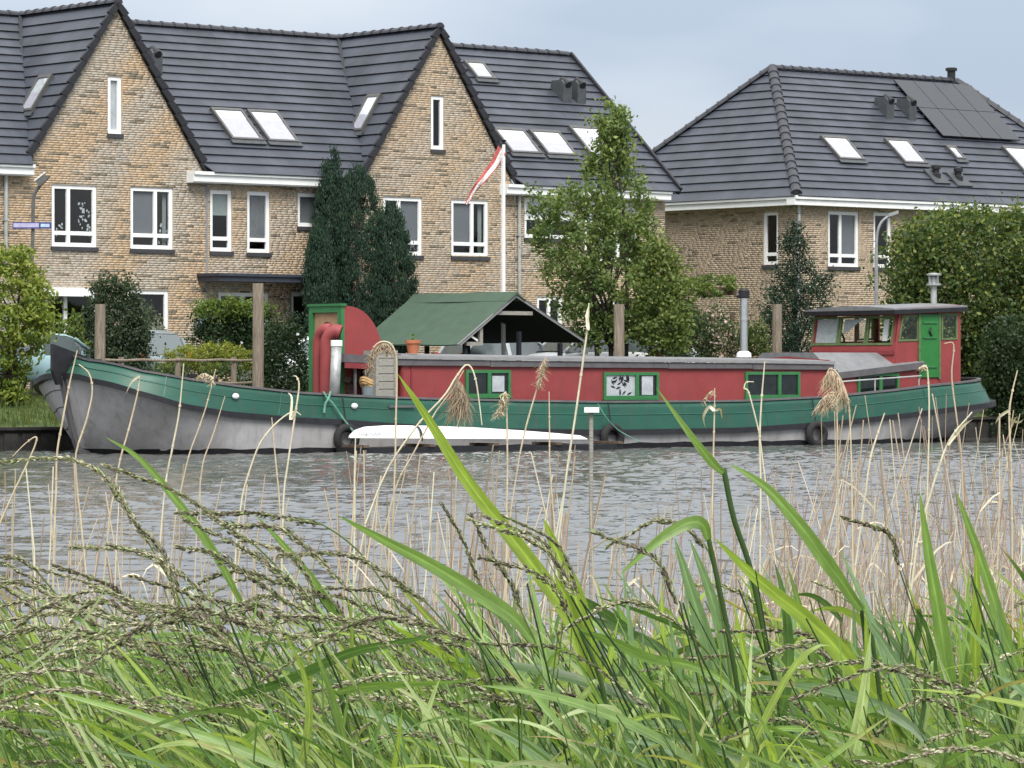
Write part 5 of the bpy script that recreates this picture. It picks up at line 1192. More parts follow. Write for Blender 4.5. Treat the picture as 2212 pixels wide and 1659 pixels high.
# ------------------------------------------------------------------ cars
def car(loc, heading, paint, label, L=4.1, Wd=1.72, Hh=1.48, sh=(0.0, 0.0)):
    R = thing('parked_car', (0, 0, 0), label, 'car', 'cars parked behind the quay')
    X = np.array([-.5, -.485, -.44, -.36, -.26, -.1, .1, .25, .36, .44, .485, .5])*L
    ztop_ = np.array([.72, .84, .90, .93, .95, .96, .95, .93, .86, .78, .68, .58])/1.48*Hh; hwid = np.array([.80, .9, .96, .99, 1, 1, 1, 1, .98, .93, .84, .74])*Wd/2
    rows = []
    for x, z, w in zip(X, ztop_, hwid):
        zb = .28 if abs(x) < .46*L else .36
        half_ = [(0, zb), (w*.85, zb), (w*.98, zb+.12), (w, (zb+z)/2), (w*.97, z-.10), (w*.90, z-.01), (0, z+.02)]
        rows.append([Vector((x, -y, zz)) for y, zz in half_]+[Vector((x, y, zz)) for y, zz in half_[::-1][1:]])
    g = G(); g.grid(rows); g.add(rows[0], [tuple(range(len(rows[0])))]); g.add(rows[-1], [tuple(range(len(rows[0])))[::-1]])
    body = part('body', g, paint, R, smooth=True)
    st = [(-.485, .93, .86, .80), (-.40, .94, 1.36, .72), (-.30, .95, 1.455, .68), (-.05, .95, 1.48, .67), (.10, .95, 1.43, .67), (.15, .95, 1.37, .69), (.31, .92, .93, .80)]
    rows = []
    for fx, zb, zt2, wt in st:
        x = fx*L; zb *= Hh/1.48; zt2 *= Hh/1.48; w0_ = .93*Wd/2; rows.append([Vector((x, -w0_, zb-.03)), Vector((x, -wt*Wd/2-.03, zt2-.05)), Vector((x, -wt*Wd/2*.9, zt2-.005)), Vector((x, 0, zt2+.012)), Vector((x, wt*Wd/2*.9, zt2-.005)), Vector((x, wt*Wd/2+.03, zt2-.05)), Vector((x, w0_, zb-.03))])
    g = G(); g.grid(rows); part('windows', g, 'carglass', R, smooth=False)
    g = G(); rr = [[p+Vector((0, 0, .014)) for p in r[1:6]] for r in rows[1:6]]; g.grid(rr); part('roof', g, paint, R, smooth=True)
    for s in (-1, 1):
        for fx0, fx1 in ((-.475, -.41), (-.13, -.10), (.15, .295)):
            i0 = np.interp(fx0, [a[0] for a in st], [a[2] for a in st])*Hh/1.48; i1 = np.interp(fx1, [a[0] for a in st], [a[2] for a in st])*Hh/1.48
            w0i, w1i = [np.interp(f, [a[0] for a in st], [a[3] for a in st])*Wd/2+.045 for f in (fx0, fx1)]
            if fx0 == -.13: g = G(); g.prism([Vector((fx0*L, s*w0i, i0-.05)), Vector((fx1*L, s*w1i, i1-.05)), Vector((fx1*L, s*(.93*Wd/2+.01), .93)), Vector((fx0*L, s*(.93*Wd/2+.01), .93))], (0, s*.008, 0)); part('pillar', g, paint, R)
            else: g = G(); g.tube([Vector((fx0*L, s*w0i, i0-.03)), Vector((fx1*L, s*w1i, i1-.03))], .035, 6); part('pillar', g, paint, R)
        for fx in (-.31, .32):
            c = Vector((fx*L, s*(Wd/2-.11), .31)); g = G(); rws = [[c+Vector((math.cos(a), 0, math.sin(a)))*r_+Vector((0, y_, 0)) for a in np.linspace(0, 2*math.pi, 19)] for r_, y_ in ((.18, -.1), (.30, -.1), (.315, -.07), (.315, .07), (.30, .1), (.18, .1))]
            g.grid(rws); w_ = part('wheel', g, 'tyre', R, smooth=True)
            g = G(); g.tube([c+Vector((0, s*.06, 0)), c+Vector((0, s*.095, 0))], .19, 14); part('rim', g, 'carsilver', w_)
        g = G(); g.obox((.46*L, s*Wd*.28, .62), (.04*L*.6, 0, 0), (0, s*Wd*.14, 0), (0, 0, .12)); part('headlight', g, 'lamp', R)
        g = G(); g.obox((-.495*L, s*Wd*.36, .70), (.04*L, 0, 0), (0, s*Wd*.12, 0), (0, 0, .32)); part('taillight', g, 'taillight', R)
        g = G(); g.obox((.17*L, s*(Wd*.5-.04), .93), (.1, 0, 0), (0, s*.2, 0), (0, 0, .13)); part('mirror', g, paint, R)
    g = G(); g.obox((-.506*L, -.26, .62), (.015, 0, 0), (0, .52, 0), (0, 0, .12)); part('number_plate', g, 'lamp', R)
    R.location = loc; R.rotation_euler = (0, 0, heading); return R
hd = BETA
Yc = 93.6; car(ground_at(88, Yc)+Vector((0, 0, .05)), hd+math.radians(4), 'carblue', 'light blue hatchback behind the barge bow, half hidden by the yellow-green tree', L=4.0, Hh=1.52)
Yc = 96.0; car(ground_at(276, Yc)+Vector((0, 0, .1)), TH+math.pi/2, 'cargrey', 'grey car seen from behind between the round shrub and the hedge', L=3.6, Wd=1.7, Hh=1.55)
Yc = 99.5; car(ground_at(665, Yc), hd+math.pi, 'carwhite', 'white car mostly hidden behind the companionway and hedge', Hh=1.5)
Yc = 104.5; car(ground_at(1095, Yc)+Vector((0, 0, .05)), hd, 'carsilver', 'silver car glimpsed under the green canopy', Hh=1.46)
Yc = 104.5; car(ground_at(1268, Yc)+Vector((0, 0, .12)), hd+math.pi, 'carwhite', 'pale car between the green canopy and the leafy tree', L=4.3, Hh=1.62)
Yc = 107; car(ground_at(1420, Yc), hd, 'carwhite', 'white car whose roof just shows right of the tree trunks', Hh=1.42)

# ------------------------------------------------------------------ trees, hedges and shrubs
def rand_unit(n, rng): v = rng.normal(size=(n, 3)); return v/np.linalg.norm(v, axis=1)[:, None]
def leaf_quads(C, size, rng, up=0.0, out=None, aspect=.62, upward=0.0):
    """leaf-sized folded quads at centres C"""
    n = len(C); d = rand_unit(n, rng)
    if upward: d = d*(1-upward)+np.array((0, 0, 1.0))*upward; d /= np.linalg.norm(d, axis=1)[:, None]
    s = np.cross(d, rand_unit(n, rng)); s /= np.linalg.norm(s, axis=1)[:, None]
    L = size*rng.uniform(.65, 1.3, n)[:, None]; w = L*aspect*.5
    nrm = np.cross(d, s)
    V = np.stack([C-d*L*.5, C+s*w+nrm*w*.35, C+d*L*.5, C-s*w+nrm*w*.35], 1).reshape(-1, 3)
    return V, np.arange(4*n).reshape(n, 4)
def plant(name, label, cat, px, Y, rows, nclump, per, cr, leaf, cols, m='leaf', depth=.85, upward=0.0, aspect=.62, base=None, trunk=(.09, 'bark'), group=None, seed=0, hollow=.55, limbs=14, tip=0.0, squash=1.0, flowers=None, stems=1, parent=None, crown='crown'):
    """rows: picture outline [(y, x_left, x_right), ...] top to bottom at distance Y"""
    rng = np.random.default_rng(500+seed); gb = ground_at(px, Y); root = parent or thing(name, gb, label, cat, group)
    ys = np.array([r[0] for r in rows], float); xl = np.array([r[1] for r in rows], float); xr = np.array([r[2] for r in rows], float)
    yy = rng.uniform(ys[0], ys[-1], nclump*5); wd = np.interp(yy, ys, xr-xl); keep = rng.uniform(0, wd.max(), len(yy)) < wd+.06*wd.max(); yy = yy[keep][:nclump]; n = len(yy)
    l, r = np.interp(yy, ys, xl), np.interp(yy, ys, xr); hwd = (r-l)/2; xc = (l+r)/2
    a = rng.uniform(0, 2*math.pi, n); rad = np.sqrt(rng.uniform(hollow**2, 1, n))*rng.uniform(.82, 1.04, n)
    X = (xc+hwd*rad*np.cos(a)-CX)/F_PX*Y; Yv_ = Y+hwd/F_PX*Y*depth*rad*np.sin(a); Z = CAM_H+(HY-yy)/F_PX*Y
    CC = np.stack([X, Yv_, Z], 1)
    crs = cr*rng.uniform(.6, 1.25, n)
    off = rng.normal(size=(n, per, 3))*crs[:, None, None]*np.array((1, 1, squash))*.55
    if upward: off[:, :, 2] += np.abs(rng.normal(size=(n, per)))*crs[:, None]*upward*.9
    C = (CC[:, None, :]+off).reshape(-1, 3)
    C = C[C[:, 2] > gz(gb.x, gb.y)-.9 if base is None else C[:, 2] > base]
    V, Fq = leaf_quads(C, leaf, rng, upward=upward, aspect=aspect); k = len(C)
    ci = rng.normal(0, 1, n); ci = np.repeat(ci, per)[:k] if len(C) == n*per else rng.normal(0, 1, k)
    t = np.clip(.5+.32*ci+rng.normal(0, .16, k), 0, 1)[:, None]; c = np.array(cols[0])*(1-t)+np.array(cols[1])*t
    if tip: f = (rng.random(k) < tip*np.clip((C[:, 2]-CC[:, 2].min())/(np.ptp(CC[:, 2])+.01), .2, 1))[:, None]; c = np.where(f, np.array(cols[2])*rng.uniform(.8, 1.15, (k, 1)), c)
    np_part(crown, V, Fq, m, root, col=np.clip(c*rng.normal(1, .07, (k, 1)), .005, .8))
    if flowers:
        fc, fn, fs = flowers; i = rng.integers(0, n, fn); Cf = CC[i]+rng.normal(size=(fn, 3))*cr*.5; Cf[:, 1] -= .15; Vf, Ff = leaf_quads(Cf, fs, rng, aspect=.9); np_part('blossom', Vf, Ff, 'leaf', root, col=np.array(fc)[None]*rng.uniform(.75, 1.15, (fn, 1)))
    if trunk:
        g = G(); top = Vector((float(X[np.argmax(Z)]), Y, float(Z.max())))
        for s_ in range(stems):
            b0 = gb+Vector(((s_-(stems-1)/2)*.35, .1*s_, -.3)); mid = b0*.45+top*.55; mid.x += (s_-(stems-1)/2)*.3; tr = trunk[0]
            P = curve([b0, b0*.75+mid*.25+Vector((rng.uniform(-.08, .08), 0, 0)), mid, mid*.3+top*.7], 10); g.tube(P, [tr*(1.15-.1*i) for i in range(10)], 8)
        idx = rng.choice(n, min(limbs, n), replace=False)
        for i in idx:
            e_ = Vector(CC[i]); k_ = min(.92, max(.2, (e_.z-gb.z)/(top.z-gb.z+.01)-.22)); s0 = gb.lerp(top, k_*.9); g.tube(curve([s0, s0.lerp(e_, .5)+Vector((0, 0, .12)), e_], 6), [trunk[0]*.42, trunk[0]*.34, trunk[0]*.27, trunk[0]*.2, trunk[0]*.13, .008], 5)
        part('trunk', g, 'bark', root)
    return root
YG1, YG2, YG3 = (.12, .175, .03), (.23, .28, .05), (.30, .33, .07)
plant('young_tree', 'yellow-green feathery young tree at the left edge overhanging the bow', 'tree', 12, 90.5,
      [(518, 15, 55), (560, -20, 70), (600, -50, 100), (650, -60, 108), (690, -60, 125), (720, -70, 118), (780, -70, 70), (830, -70, 60), (880, -60, 62), (905, -40, 40)], 230, 46, .24, .13, (YG1, YG2, YG3), seed=1, tip=.35, trunk=(.07, 'bark'), aspect=.5, squash=.55, limbs=26, base=.5)
plant('garden_shrub', 'low yellow-green shrub branch sprawling behind the bow post', 'shrub', 150, 95.6, [(690, 100, 160), (705, 90, 195), (735, 70, 200), (770, 60, 200), (800, 60, 200)], 50, 46, .24, .12, ((.07, .12, .03), (.15, .20, .045)), seed=2, trunk=None)
plant('round_shrub', 'dark grey-green rounded shrub behind the leftmost mooring post', 'shrub', 245, 93.0, [(603, 225, 270), (620, 200, 295), (660, 190, 312), (700, 182, 318), (740, 190, 325), (790, 190, 320)], 190, 60, .24, .09, ((.028, .05, .028), (.075, .105, .055)), seed=3, depth=.8, trunk=(.05, 'bark'), limbs=8)
plant('silvery_shrub', 'small silvery shrub below the second ground-floor window', 'shrub', 325, 98.0, [(672, 315, 340), (690, 296, 358), (715, 290, 362), (745, 300, 350)], 26, 44, .17, .08, ((.10, .13, .085), (.20, .22, .16)), seed=4, trunk=None, flowers=((.6, .6, .5), 24, .09))
HEDGE = plant('hedge', 'clipped dark hedge with light green top behind the tallest mooring post', 'hedge', 515, 97.0, [(668, 408, 590), (690, 404, 600), (740, 404, 618), (800, 404, 625)], 230, 52, .20, .085, ((.022, .048, .022), (.055, .095, .035)), seed=5, depth=.35, trunk=None, hollow=.2)
plant('hedge', '', '', 515, 96.7, [(652, 418, 575), (662, 408, 598), (674, 404, 602), (684, 404, 604)], 62, 50, .15, .085, ((.085, .14, .03), (.16, .22, .045)), seed=6, depth=.3, trunk=None, hollow=.1, upward=.25, parent=HEDGE, crown='fresh_shoots')
plant('dark_bush', 'dark leafy bush between the hedge and the red companionway', 'bush', 615, 95.0, [(690, 585, 640), (715, 572, 660), (760, 565, 675), (830, 560, 680), (850, 560, 680)], 120, 54, .22, .085, ((.015, .036, .018), (.045, .075, .032)), seed=7, trunk=None, flowers=((.65, .68, .66), 16, .08))
plant('juniper', 'spreading yellow-green juniper above the low rail fence', 'shrub', 440, 94.6, [(742, 425, 505), (752, 370, 530), (765, 342, 545), (780, 340, 548), (800, 345, 540)], 90, 55, .18, .10, ((.10, .135, .02), (.22, .25, .04), (.30, .31, .05)), seed=8, tip=.4, squash=.45, trunk=None, aspect=.35)
plant('garden_shrub', 'mixed green undergrowth beneath the low rail fence', 'shrub', 430, 93.6, [(790, 300, 545), (810, 290, 560), (850, 290, 560)], 60, 50, .2, .09, ((.03, .055, .02), (.085, .12, .04)), seed=9, trunk=None)
# the group of columnar yews
yew = [(322, 704, 722, 2), (0, 0, 0, 0)]
def yewtree(label, px, Y, rows, seed, ncl): return plant('columnar_yew', label, 'yew', px, Y, rows, int(ncl*2.1), 64, .13, .085, ((.014, .036, .023), (.034, .064, .038), (.05, .085, .048)), m='needle', upward=.80, aspect=.34, depth=.9, seed=seed, tip=.10, trunk=(.08, 'bark'), limbs=4, hollow=.8, group='columnar yews before the terrace')
yewtree('tallest slim columnar yew at the left of the dark yew group', 716, 103.0, [(318, 711, 722), (350, 703, 731), (420, 688, 744), (520, 670, 756), (620, 662, 762), (700, 662, 762), (770, 668, 758)], 20, 230)
yewtree('broad dark columnar yew in the middle of the yew group', 778, 102.6, [(366, 764, 790), (400, 746, 804), (460, 728, 826), (540, 716, 842), (640, 712, 850), (710, 716, 850), (770, 724, 840)], 21, 290)
yewtree('lower columnar yew leaning right, beside the green canopy', 850, 102.3, [(452, 836, 853), (490, 820, 870), (550, 808, 890), (620, 800, 903), (700, 804, 890), (770, 812, 876)], 22, 210)
yewtree('short columnar yew at the lower left of the yew group', 690, 101.8, [(500, 683, 697), (540, 668, 712), (600, 660, 722), (700, 662, 724)], 23, 120)
# the leafy tree by the canopy
plant('leafy_tree', 'loose leafy green tree with several stems right of the flagpole', 'tree', 1316, 101.5,
      [(206, 1308, 1328), (235, 1296, 1345), (262, 1284, 1366), (300, 1288, 1362), (340, 1262, 1378), (372, 1248, 1398), (400, 1240, 1392), (418, 1150, 1408), (450, 1138, 1420), (500, 1146, 1424), (560, 1142, 1452), (610, 1160, 1492), (660, 1180, 1470), (700, 1198, 1462), (735, 1215, 1440)], 320, 58, .27, .125, ((.09, .15, .045), (.18, .235, .07), (.26, .30, .10)), seed=30, tip=.15, trunk=(.085, 'bark'), stems=3, limbs=46, hollow=.35, depth=.75)
plant('leafy_bush', 'tall light green leafy bush against the right side of the leafy tree', 'bush', 1432, 100.4,
      [(520, 1405, 1440), (560, 1390, 1462), (610, 1378, 1496), (660, 1376, 1502), (710, 1382, 1490), (760, 1390, 1480)], 110, 54, .26, .12, ((.085, .13, .035), (.17, .215, .055), (.25, .28, .08)), seed=38, tip=.2, trunk=(.05, 'bark'), limbs=8, hollow=.4)
plant('dark_bush', 'dark green bush at the foot of the leafy tree, left of the flowering shrub', 'bush', 1475, 104.0, [(668, 1450, 1500), (690, 1430, 1525), (730, 1420, 1535), (780, 1420, 1535)], 90, 52, .22, .085, ((.028, .06, .026), (.07, .11, .04)), seed=31, trunk=None)
plant('flowering_shrub', 'shrub covered in pale pink blossom left of the stainless chimney', 'shrub', 1555, 104.5, [(668, 1530, 1565), (690, 1518, 1592), (730, 1515, 1598), (775, 1515, 1598)], 60, 48, .2, .08, ((.04, .075, .03), (.09, .13, .05)), seed=32, trunk=None, flowers=((.55, .42, .40), 420, .085))
plant('young_bush', 'light green climber foliage on the dark timber pergola', 'climber', 1540, 107.0, [(598, 1520, 1580), (612, 1488, 1592), (628, 1482, 1590), (640, 1500, 1570)], 34, 44, .17, .10, ((.075, .12, .03), (.16, .21, .05)), seed=33, trunk=None, squash=.6)
PG = thing('pergola', ground_at(1540, 107.3), 'dark timber pergola carrying the climber behind the flowering shrub', 'pergola')
for px in (1500, 1582):
    c = ground_at(px, 107.3); g = G(); g.box(c+Vector((0, 0, 1.0)), .14, .14, 2.6); part('post', g, 'log', PG)
g = G(); a_, b_ = at(1484, 630, 107.2), at(1592, 638, 107.2); g.obox((a_.x, 107.2, b_.z), (b_.x-a_.x, 0, 0), (0, .12, 0), (0, 0, .22)); part('beam', g, 'log', PG)
plant('dark_conifer', 'dark open conifer with a slim tip left of the wheelhouse', 'conifer', 1722, 105.5,
      [(482, 1708, 1726), (520, 1696, 1738), (560, 1690, 1748), (585, 1676, 1762), (605, 1660, 1800), (640, 1648, 1812), (700, 1640, 1822), (770, 1636, 1826)], 200, 52, .24, .10, ((.014, .034, .022), (.038, .066, .036)), m='needle', seed=34, trunk=(.07, 'bark'), limbs=30, upward=.25, aspect=.4, hollow=.3)
plant('big_bush', 'large dense bush with yellow-green top behind the stern', 'bush', 2095, 110.5,
      [(462, 2080, 2230), (485, 1945, 2300), (520, 1915, 2330), (580, 1892, 2340), (640, 1888, 2350), (700, 1895, 2350), (780, 1960, 2350), (880, 2030, 2350)], 1000, 56, .42, .14, ((.042, .078, .026), (.10, .145, .04), (.19, .22, .05)), seed=35, tip=.28, trunk=(.14, 'bark'), limbs=20, hollow=.5, depth=.7)
plant('overhanging_bush', 'dark bush hanging over the water beyond the stern', 'bush', 2215, 107.0,
      [(690, 2150, 2330), (760, 2120, 2350), (850, 2125, 2350), (930, 2140, 2350), (950, 2150, 2350)], 300, 54, .3, .12, ((.018, .04, .018), (.05, .08, .03)), seed=36, trunk=(.1, 'bark'), limbs=8, base=.05)
plant('garden_shrub', 'low green shrubs behind the cabin roof, right of the pergola', 'shrub', 1640, 103.8, [(700, 1600, 1650), (725, 1590, 1668), (780, 1590, 1672)], 40, 46, .2, .085, ((.045, .08, .025), (.11, .15, .04)), seed=37, trunk=None)
# verge grass along the quay
rng = np.random.default_rng(77); n = 9000; tq_ = rng.uniform(-16, 20, n); qq = rng.uniform(5.75, 8.5, n)
bx_ = 0+BU.x*tq_-BW.x*qq; by_ = YN+BU.y*tq_-BW.y*qq; bz_ = np.interp(qq, [p[0] for p in QZ], [p[1] for p in QZ])
h = rng.uniform(.10, .42, n); a = rng.uniform(0, 6.28, n); w = rng.uniform(.008, .018, n); ln = rng.uniform(-.5, .5, n)*h
b0 = np.stack([bx_, by_, bz_-.02], 1); s = np.stack([np.cos(a), np.sin(a), 0*a], 1)*w[:, None]; tipp = b0+np.stack([ln, ln*.3, h], 1); mid = (b0+tipp)/2+np.stack([-ln*.2, 0*h, h*.1], 1)
V = np.stack([b0-s, b0+s, mid+s*.8, mid-s*.8, tipp+s*.1, tipp-s*.1], 1).reshape(-1, 3); I = np.arange(n)*6
Fq = np.concatenate([np.stack([I, I+1, I+2, I+3], 1), np.stack([I+3, I+2, I+4, I+5], 1)])
c = np.array((.06, .10, .025))+(np.array((.14, .17, .05))-np.array((.06, .10, .025)))*rng.random((n, 1))
np_part('verge_grass', V, Fq, 'leaf', col=np.tile(c, (2, 1)), kind='stuff')
bpy.data.objects['verge_grass']['label'] = 'rough green grass along the quay edge behind the barge'
# ------------------------------------------------------------------ foreground: grasses and reeds on the viewer's bank
def bank_z(y): return float(np.interp(y, by, bzz))
VG = {'lime': (.245, .33, .06), 'green': (.17, .265, .075), 'deep': (.085, .155, .045), 'blue': (.16, .245, .125), 'pale': (.34, .41, .20)}
def ribbon(P, W, tw0=0.0, tw1=0.0, fold=.22):
    """leaf blade along P (list of Vector) with half-widths W; returns numpy verts, quads, uvs"""
    n = len(P); vs, uv = [], []; acc = 0
    for i, p in enumerate(P):
        d = (P[min(i+1, n-1)]-P[max(i-1, 0)]).normalized(); s = d.cross(Vector((0, 1, 0)))
        s = s.normalized() if s.length > 1e-4 else Vector((1, 0, 0)); m = d.cross(s)
        a = tw0+(tw1-tw0)*i/(n-1); e = s*math.cos(a)+m*math.sin(a); f = d.cross(e)
        if i: acc += (p-P[i-1]).length
        w = W[i]
        for k, (x, h_) in enumerate(((-1, fold), (-.5, fold*.4), (0, 0), (.5, fold*.4), (1, fold))): vs.append(p+e*w*x+f*w*h_); uv.append((x*.5+.5, acc*6))
    fq = [(i*5+j, i*5+j+1, (i+1)*5+j+1, (i+1)*5+j) for i in range(n-1) for j in range(4)]
    return np.array([list(v) for v in vs]), np.array(fq), np.array(uv)
def wprof(n, W, base=.55):
    u = np.linspace(0, 1, n); return W*(base+(1-base)*np.minimum(1, u/.28))*np.clip(1-u**2.4, 0, 1)**.8
def stem_down(g, p, Y, r, lean=.35, rng=random):
    """stem from p down into the bank"""
    z0 = bank_z(Y)-.05; b = Vector((p.x+lean*rng.uniform(.6, 1.3), Y+rng.uniform(-.08, .08), z0)); mid = p.lerp(b, .45)+Vector((lean*.12, 0, .06)); g.tube(curve([p, mid, b], 9), [r*.8]+[r]*8, 6)
def stemcurve(pts, Y, dY=.0): return [at(x, y, Y+dY*i/max(1, len(pts)-1)) for i, (x, y) in enumerate(pts)]
RND = random.Random(21)
def colr(c, f=1.0): return tuple(max(0.004, v*f) for v in c)
def green_blade(label, leaves, stem, Y, stemr=.0032, stemc='deep'):
    """one plant: leaves = [(points base->tip, width px, colour, twist0, twist1)], stem = picture points top->down"""
    root = thing('green_reed', Vector((at(*stem[-1], Y).x+.1, Y, bank_z(Y))), label, 'reed', 'green reed plants in the foreground')
    for pts, w, c, t0, t1 in leaves:
        P = curve(stemcurve(pts, Y-.03, -.06), 26); W = wprof(26, w/F_PX*Y/2); V, Fq, uv = ribbon(P, W, t0, t1)
        f = np.linspace(.92, 1.12, 25).repeat(4)[:, None]*RNG.normal(1, .03, (100, 1)); np_part('leaf', V, Fq, 'blade', root, col=np.array(VG[c])[None]*f, uvs=uv, smooth=True)
    g = G(); P = curve(stemcurve(stem, Y), 16); g.tube(P, stemr, 6); stem_down(g, P[-1], Y, stemr, lean=.12, rng=RND)
    V = np.array(g.v); F4 = np.array([f for f in g.f if len(f) == 4]); np_part('stem', V, F4, 'blade', root, col=np.tile(np.array(VG[stemc]), (len(F4), 1)), uvs=np.zeros((len(V), 2)), smooth=True)
    return root
green_blade('long lime-green reed blade crossing the white kayak from lower right', [([(1300, 1470), (1215, 1312), (1120, 1180), (1010, 1040), (925, 905), (858, 806)], 36, 'lime', .15, -.2)], [(1300, 1465), (1345, 1570), (1380, 1659)], 5.6)
green_blade('reed with a blade pointing up to the grey hull and another arching down right', [([(1562, 1022), (1530, 990), (1490, 938), (1418, 838)], 21, 'green', .1, .3), ([(1861, 1318), (1795, 1226), (1722, 1128), (1650, 1050), (1572, 1000)], 33, 'green', -.35, .5)], [(1563, 1012), (1585, 1120), (1622, 1232), (1662, 1420), (1722, 1659)], 5.5, .0042)
green_blade('thin dark reed stalk on the right with the arching blade joined to its top', [([(1880, 1480), (1930, 1440), (1990, 1470), (2060, 1540)], 20, 'green', 0, .8)], [(1861, 1318), (1876, 1450), (1897, 1659)], 5.5, .003)
green_blade('reed blade folded over like a roof in front of the water, right of centre', [([(1530, 1165), (1518, 1134), (1490, 1130), (1440, 1155), (1390, 1195), (1338, 1243)], 30, 'green', .4, -.2), ([(1990, 1640), (1930, 1550), (1860, 1465), (1771, 1362), (1640, 1254), (1541, 1160)], 50, 'lime', .2, -.25)], [(1530, 1160), (1562, 1310), (1582, 1420), (1602, 1540), (1622, 1659)], 5.2, .0036)
green_blade('pair of upright blue-green blades right of centre', [([(1560, 1500), (1535, 1420), (1500, 1300), (1456, 1160)], 40, 'blue', .1, .1), ([(1575, 1480), (1560, 1380), (1530, 1270), (1490, 1165)], 30, 'blue', .5, .1)], [(1566, 1495), (1580, 1580), (1590, 1659)], 5.9)
green_blade('upright bright blade before the dry reeds on the right', [([(2060, 1560), (2048, 1468), (2030, 1340), (2006, 1200), (1986, 1060)], 38, 'green', .1, .1)], [(2058, 1550), (2070, 1659)], 5.7)
green_blade('tall blades leaning left near the right edge', [([(2215, 1480), (2172, 1378), (2131, 1248), (2096, 1147), (2064, 1060)], 28, 'green', .3, 0), ([(2110, 1470), (2106, 1380), (2110, 1280), (2108, 1170)], 26, 'lime', .2, .2)], [(2205, 1470), (2225, 1659)], 5.6)
green_blade('translucent lime blade standing in front of the pale dry stems at centre', [([(1300, 1500), (1276, 1430), (1246, 1300), (1206, 1200), (1174, 1120)], 48, 'lime', .2, .1), ([(1290, 1480), (1262, 1390), (1226, 1300), (1196, 1240)], 30, 'lime', .6, .2)], [(1298, 1490), (1330, 1659)], 5.4)
green_blade('arching blade low on the right with its end bent down', [([(1250, 1360), (1321, 1384), (1400, 1420), (1480, 1435), (1560, 1470), (1640, 1560)], 26, 'green', .8, -.3)], [(1255, 1365), (1300, 1480), (1330, 1659)], 5.0)
green_blade('blade leaning left in front of the bow water', [([(760, 1420), (700, 1290), (625, 1192), (552, 1112)], 20, 'green', .2, 0)], [(758, 1415), (790, 1540), (812, 1659)], 5.7)
green_blade('broad green blade bending left above the brown seed heads, left of centre', [([(1160, 1395), (1105, 1332), (1015, 1272), (925, 1217), (820, 1162), (728, 1112)], 36, 'green', .5, -.3)], [(1158, 1392), (1200, 1500), (1235, 1659)], 5.3)
green_blade('slender blade rising left of centre toward the bulwark', [([(520, 1300), (460, 1190), (380, 1080), (300, 990), (228, 944)], 20, 'green', .2, .1)], [(518, 1298), (560, 1440), (600, 1659)], 6.0)
green_blade('long flat blade lying nearly level across the left grasses', [([(500, 1500), (600, 1477), (750, 1412), (850, 1390), (945, 1372)], 26, 'deep', .5, .2)], [(505, 1500), (540, 1659)], 4.9)
green_blade('level green blade pointing right in the lower centre', [([(730, 1495), (800, 1482), (880, 1478), (1030, 1470)], 22, 'green', .3, .6)], [(735, 1497), (770, 1659)], 4.7)
green_blade('low blade rising right at the bottom left of centre', [([(470, 1659), (540, 1592), (612, 1535)], 24, 'green', .1, 0)], [(472, 1655), (474, 1680)], 4.5)
green_blade('pale curled blade low in the centre', [([(1320, 1659), (1340, 1560), (1310, 1530), (1240, 1540), (1160, 1580)], 20, 'pale', .3, .9)], [(1322, 1655), (1324, 1690)], 4.6)
green_blade('blade curving right at the bottom right corner', [([(1990, 1690), (2060, 1640), (2140, 1600), (2230, 1585)], 28, 'green', .4, .2)], [(1992, 1685), (1994, 1720)], 4.6)
green_blade('grey-green drooping blade at the lower right', [([(1880, 1350), (1940, 1440), (1975, 1540), (2010, 1650)], 22, 'blue', .2, .5)], [(1880, 1352), (1900, 1500), (1915, 1659)], 5.1)

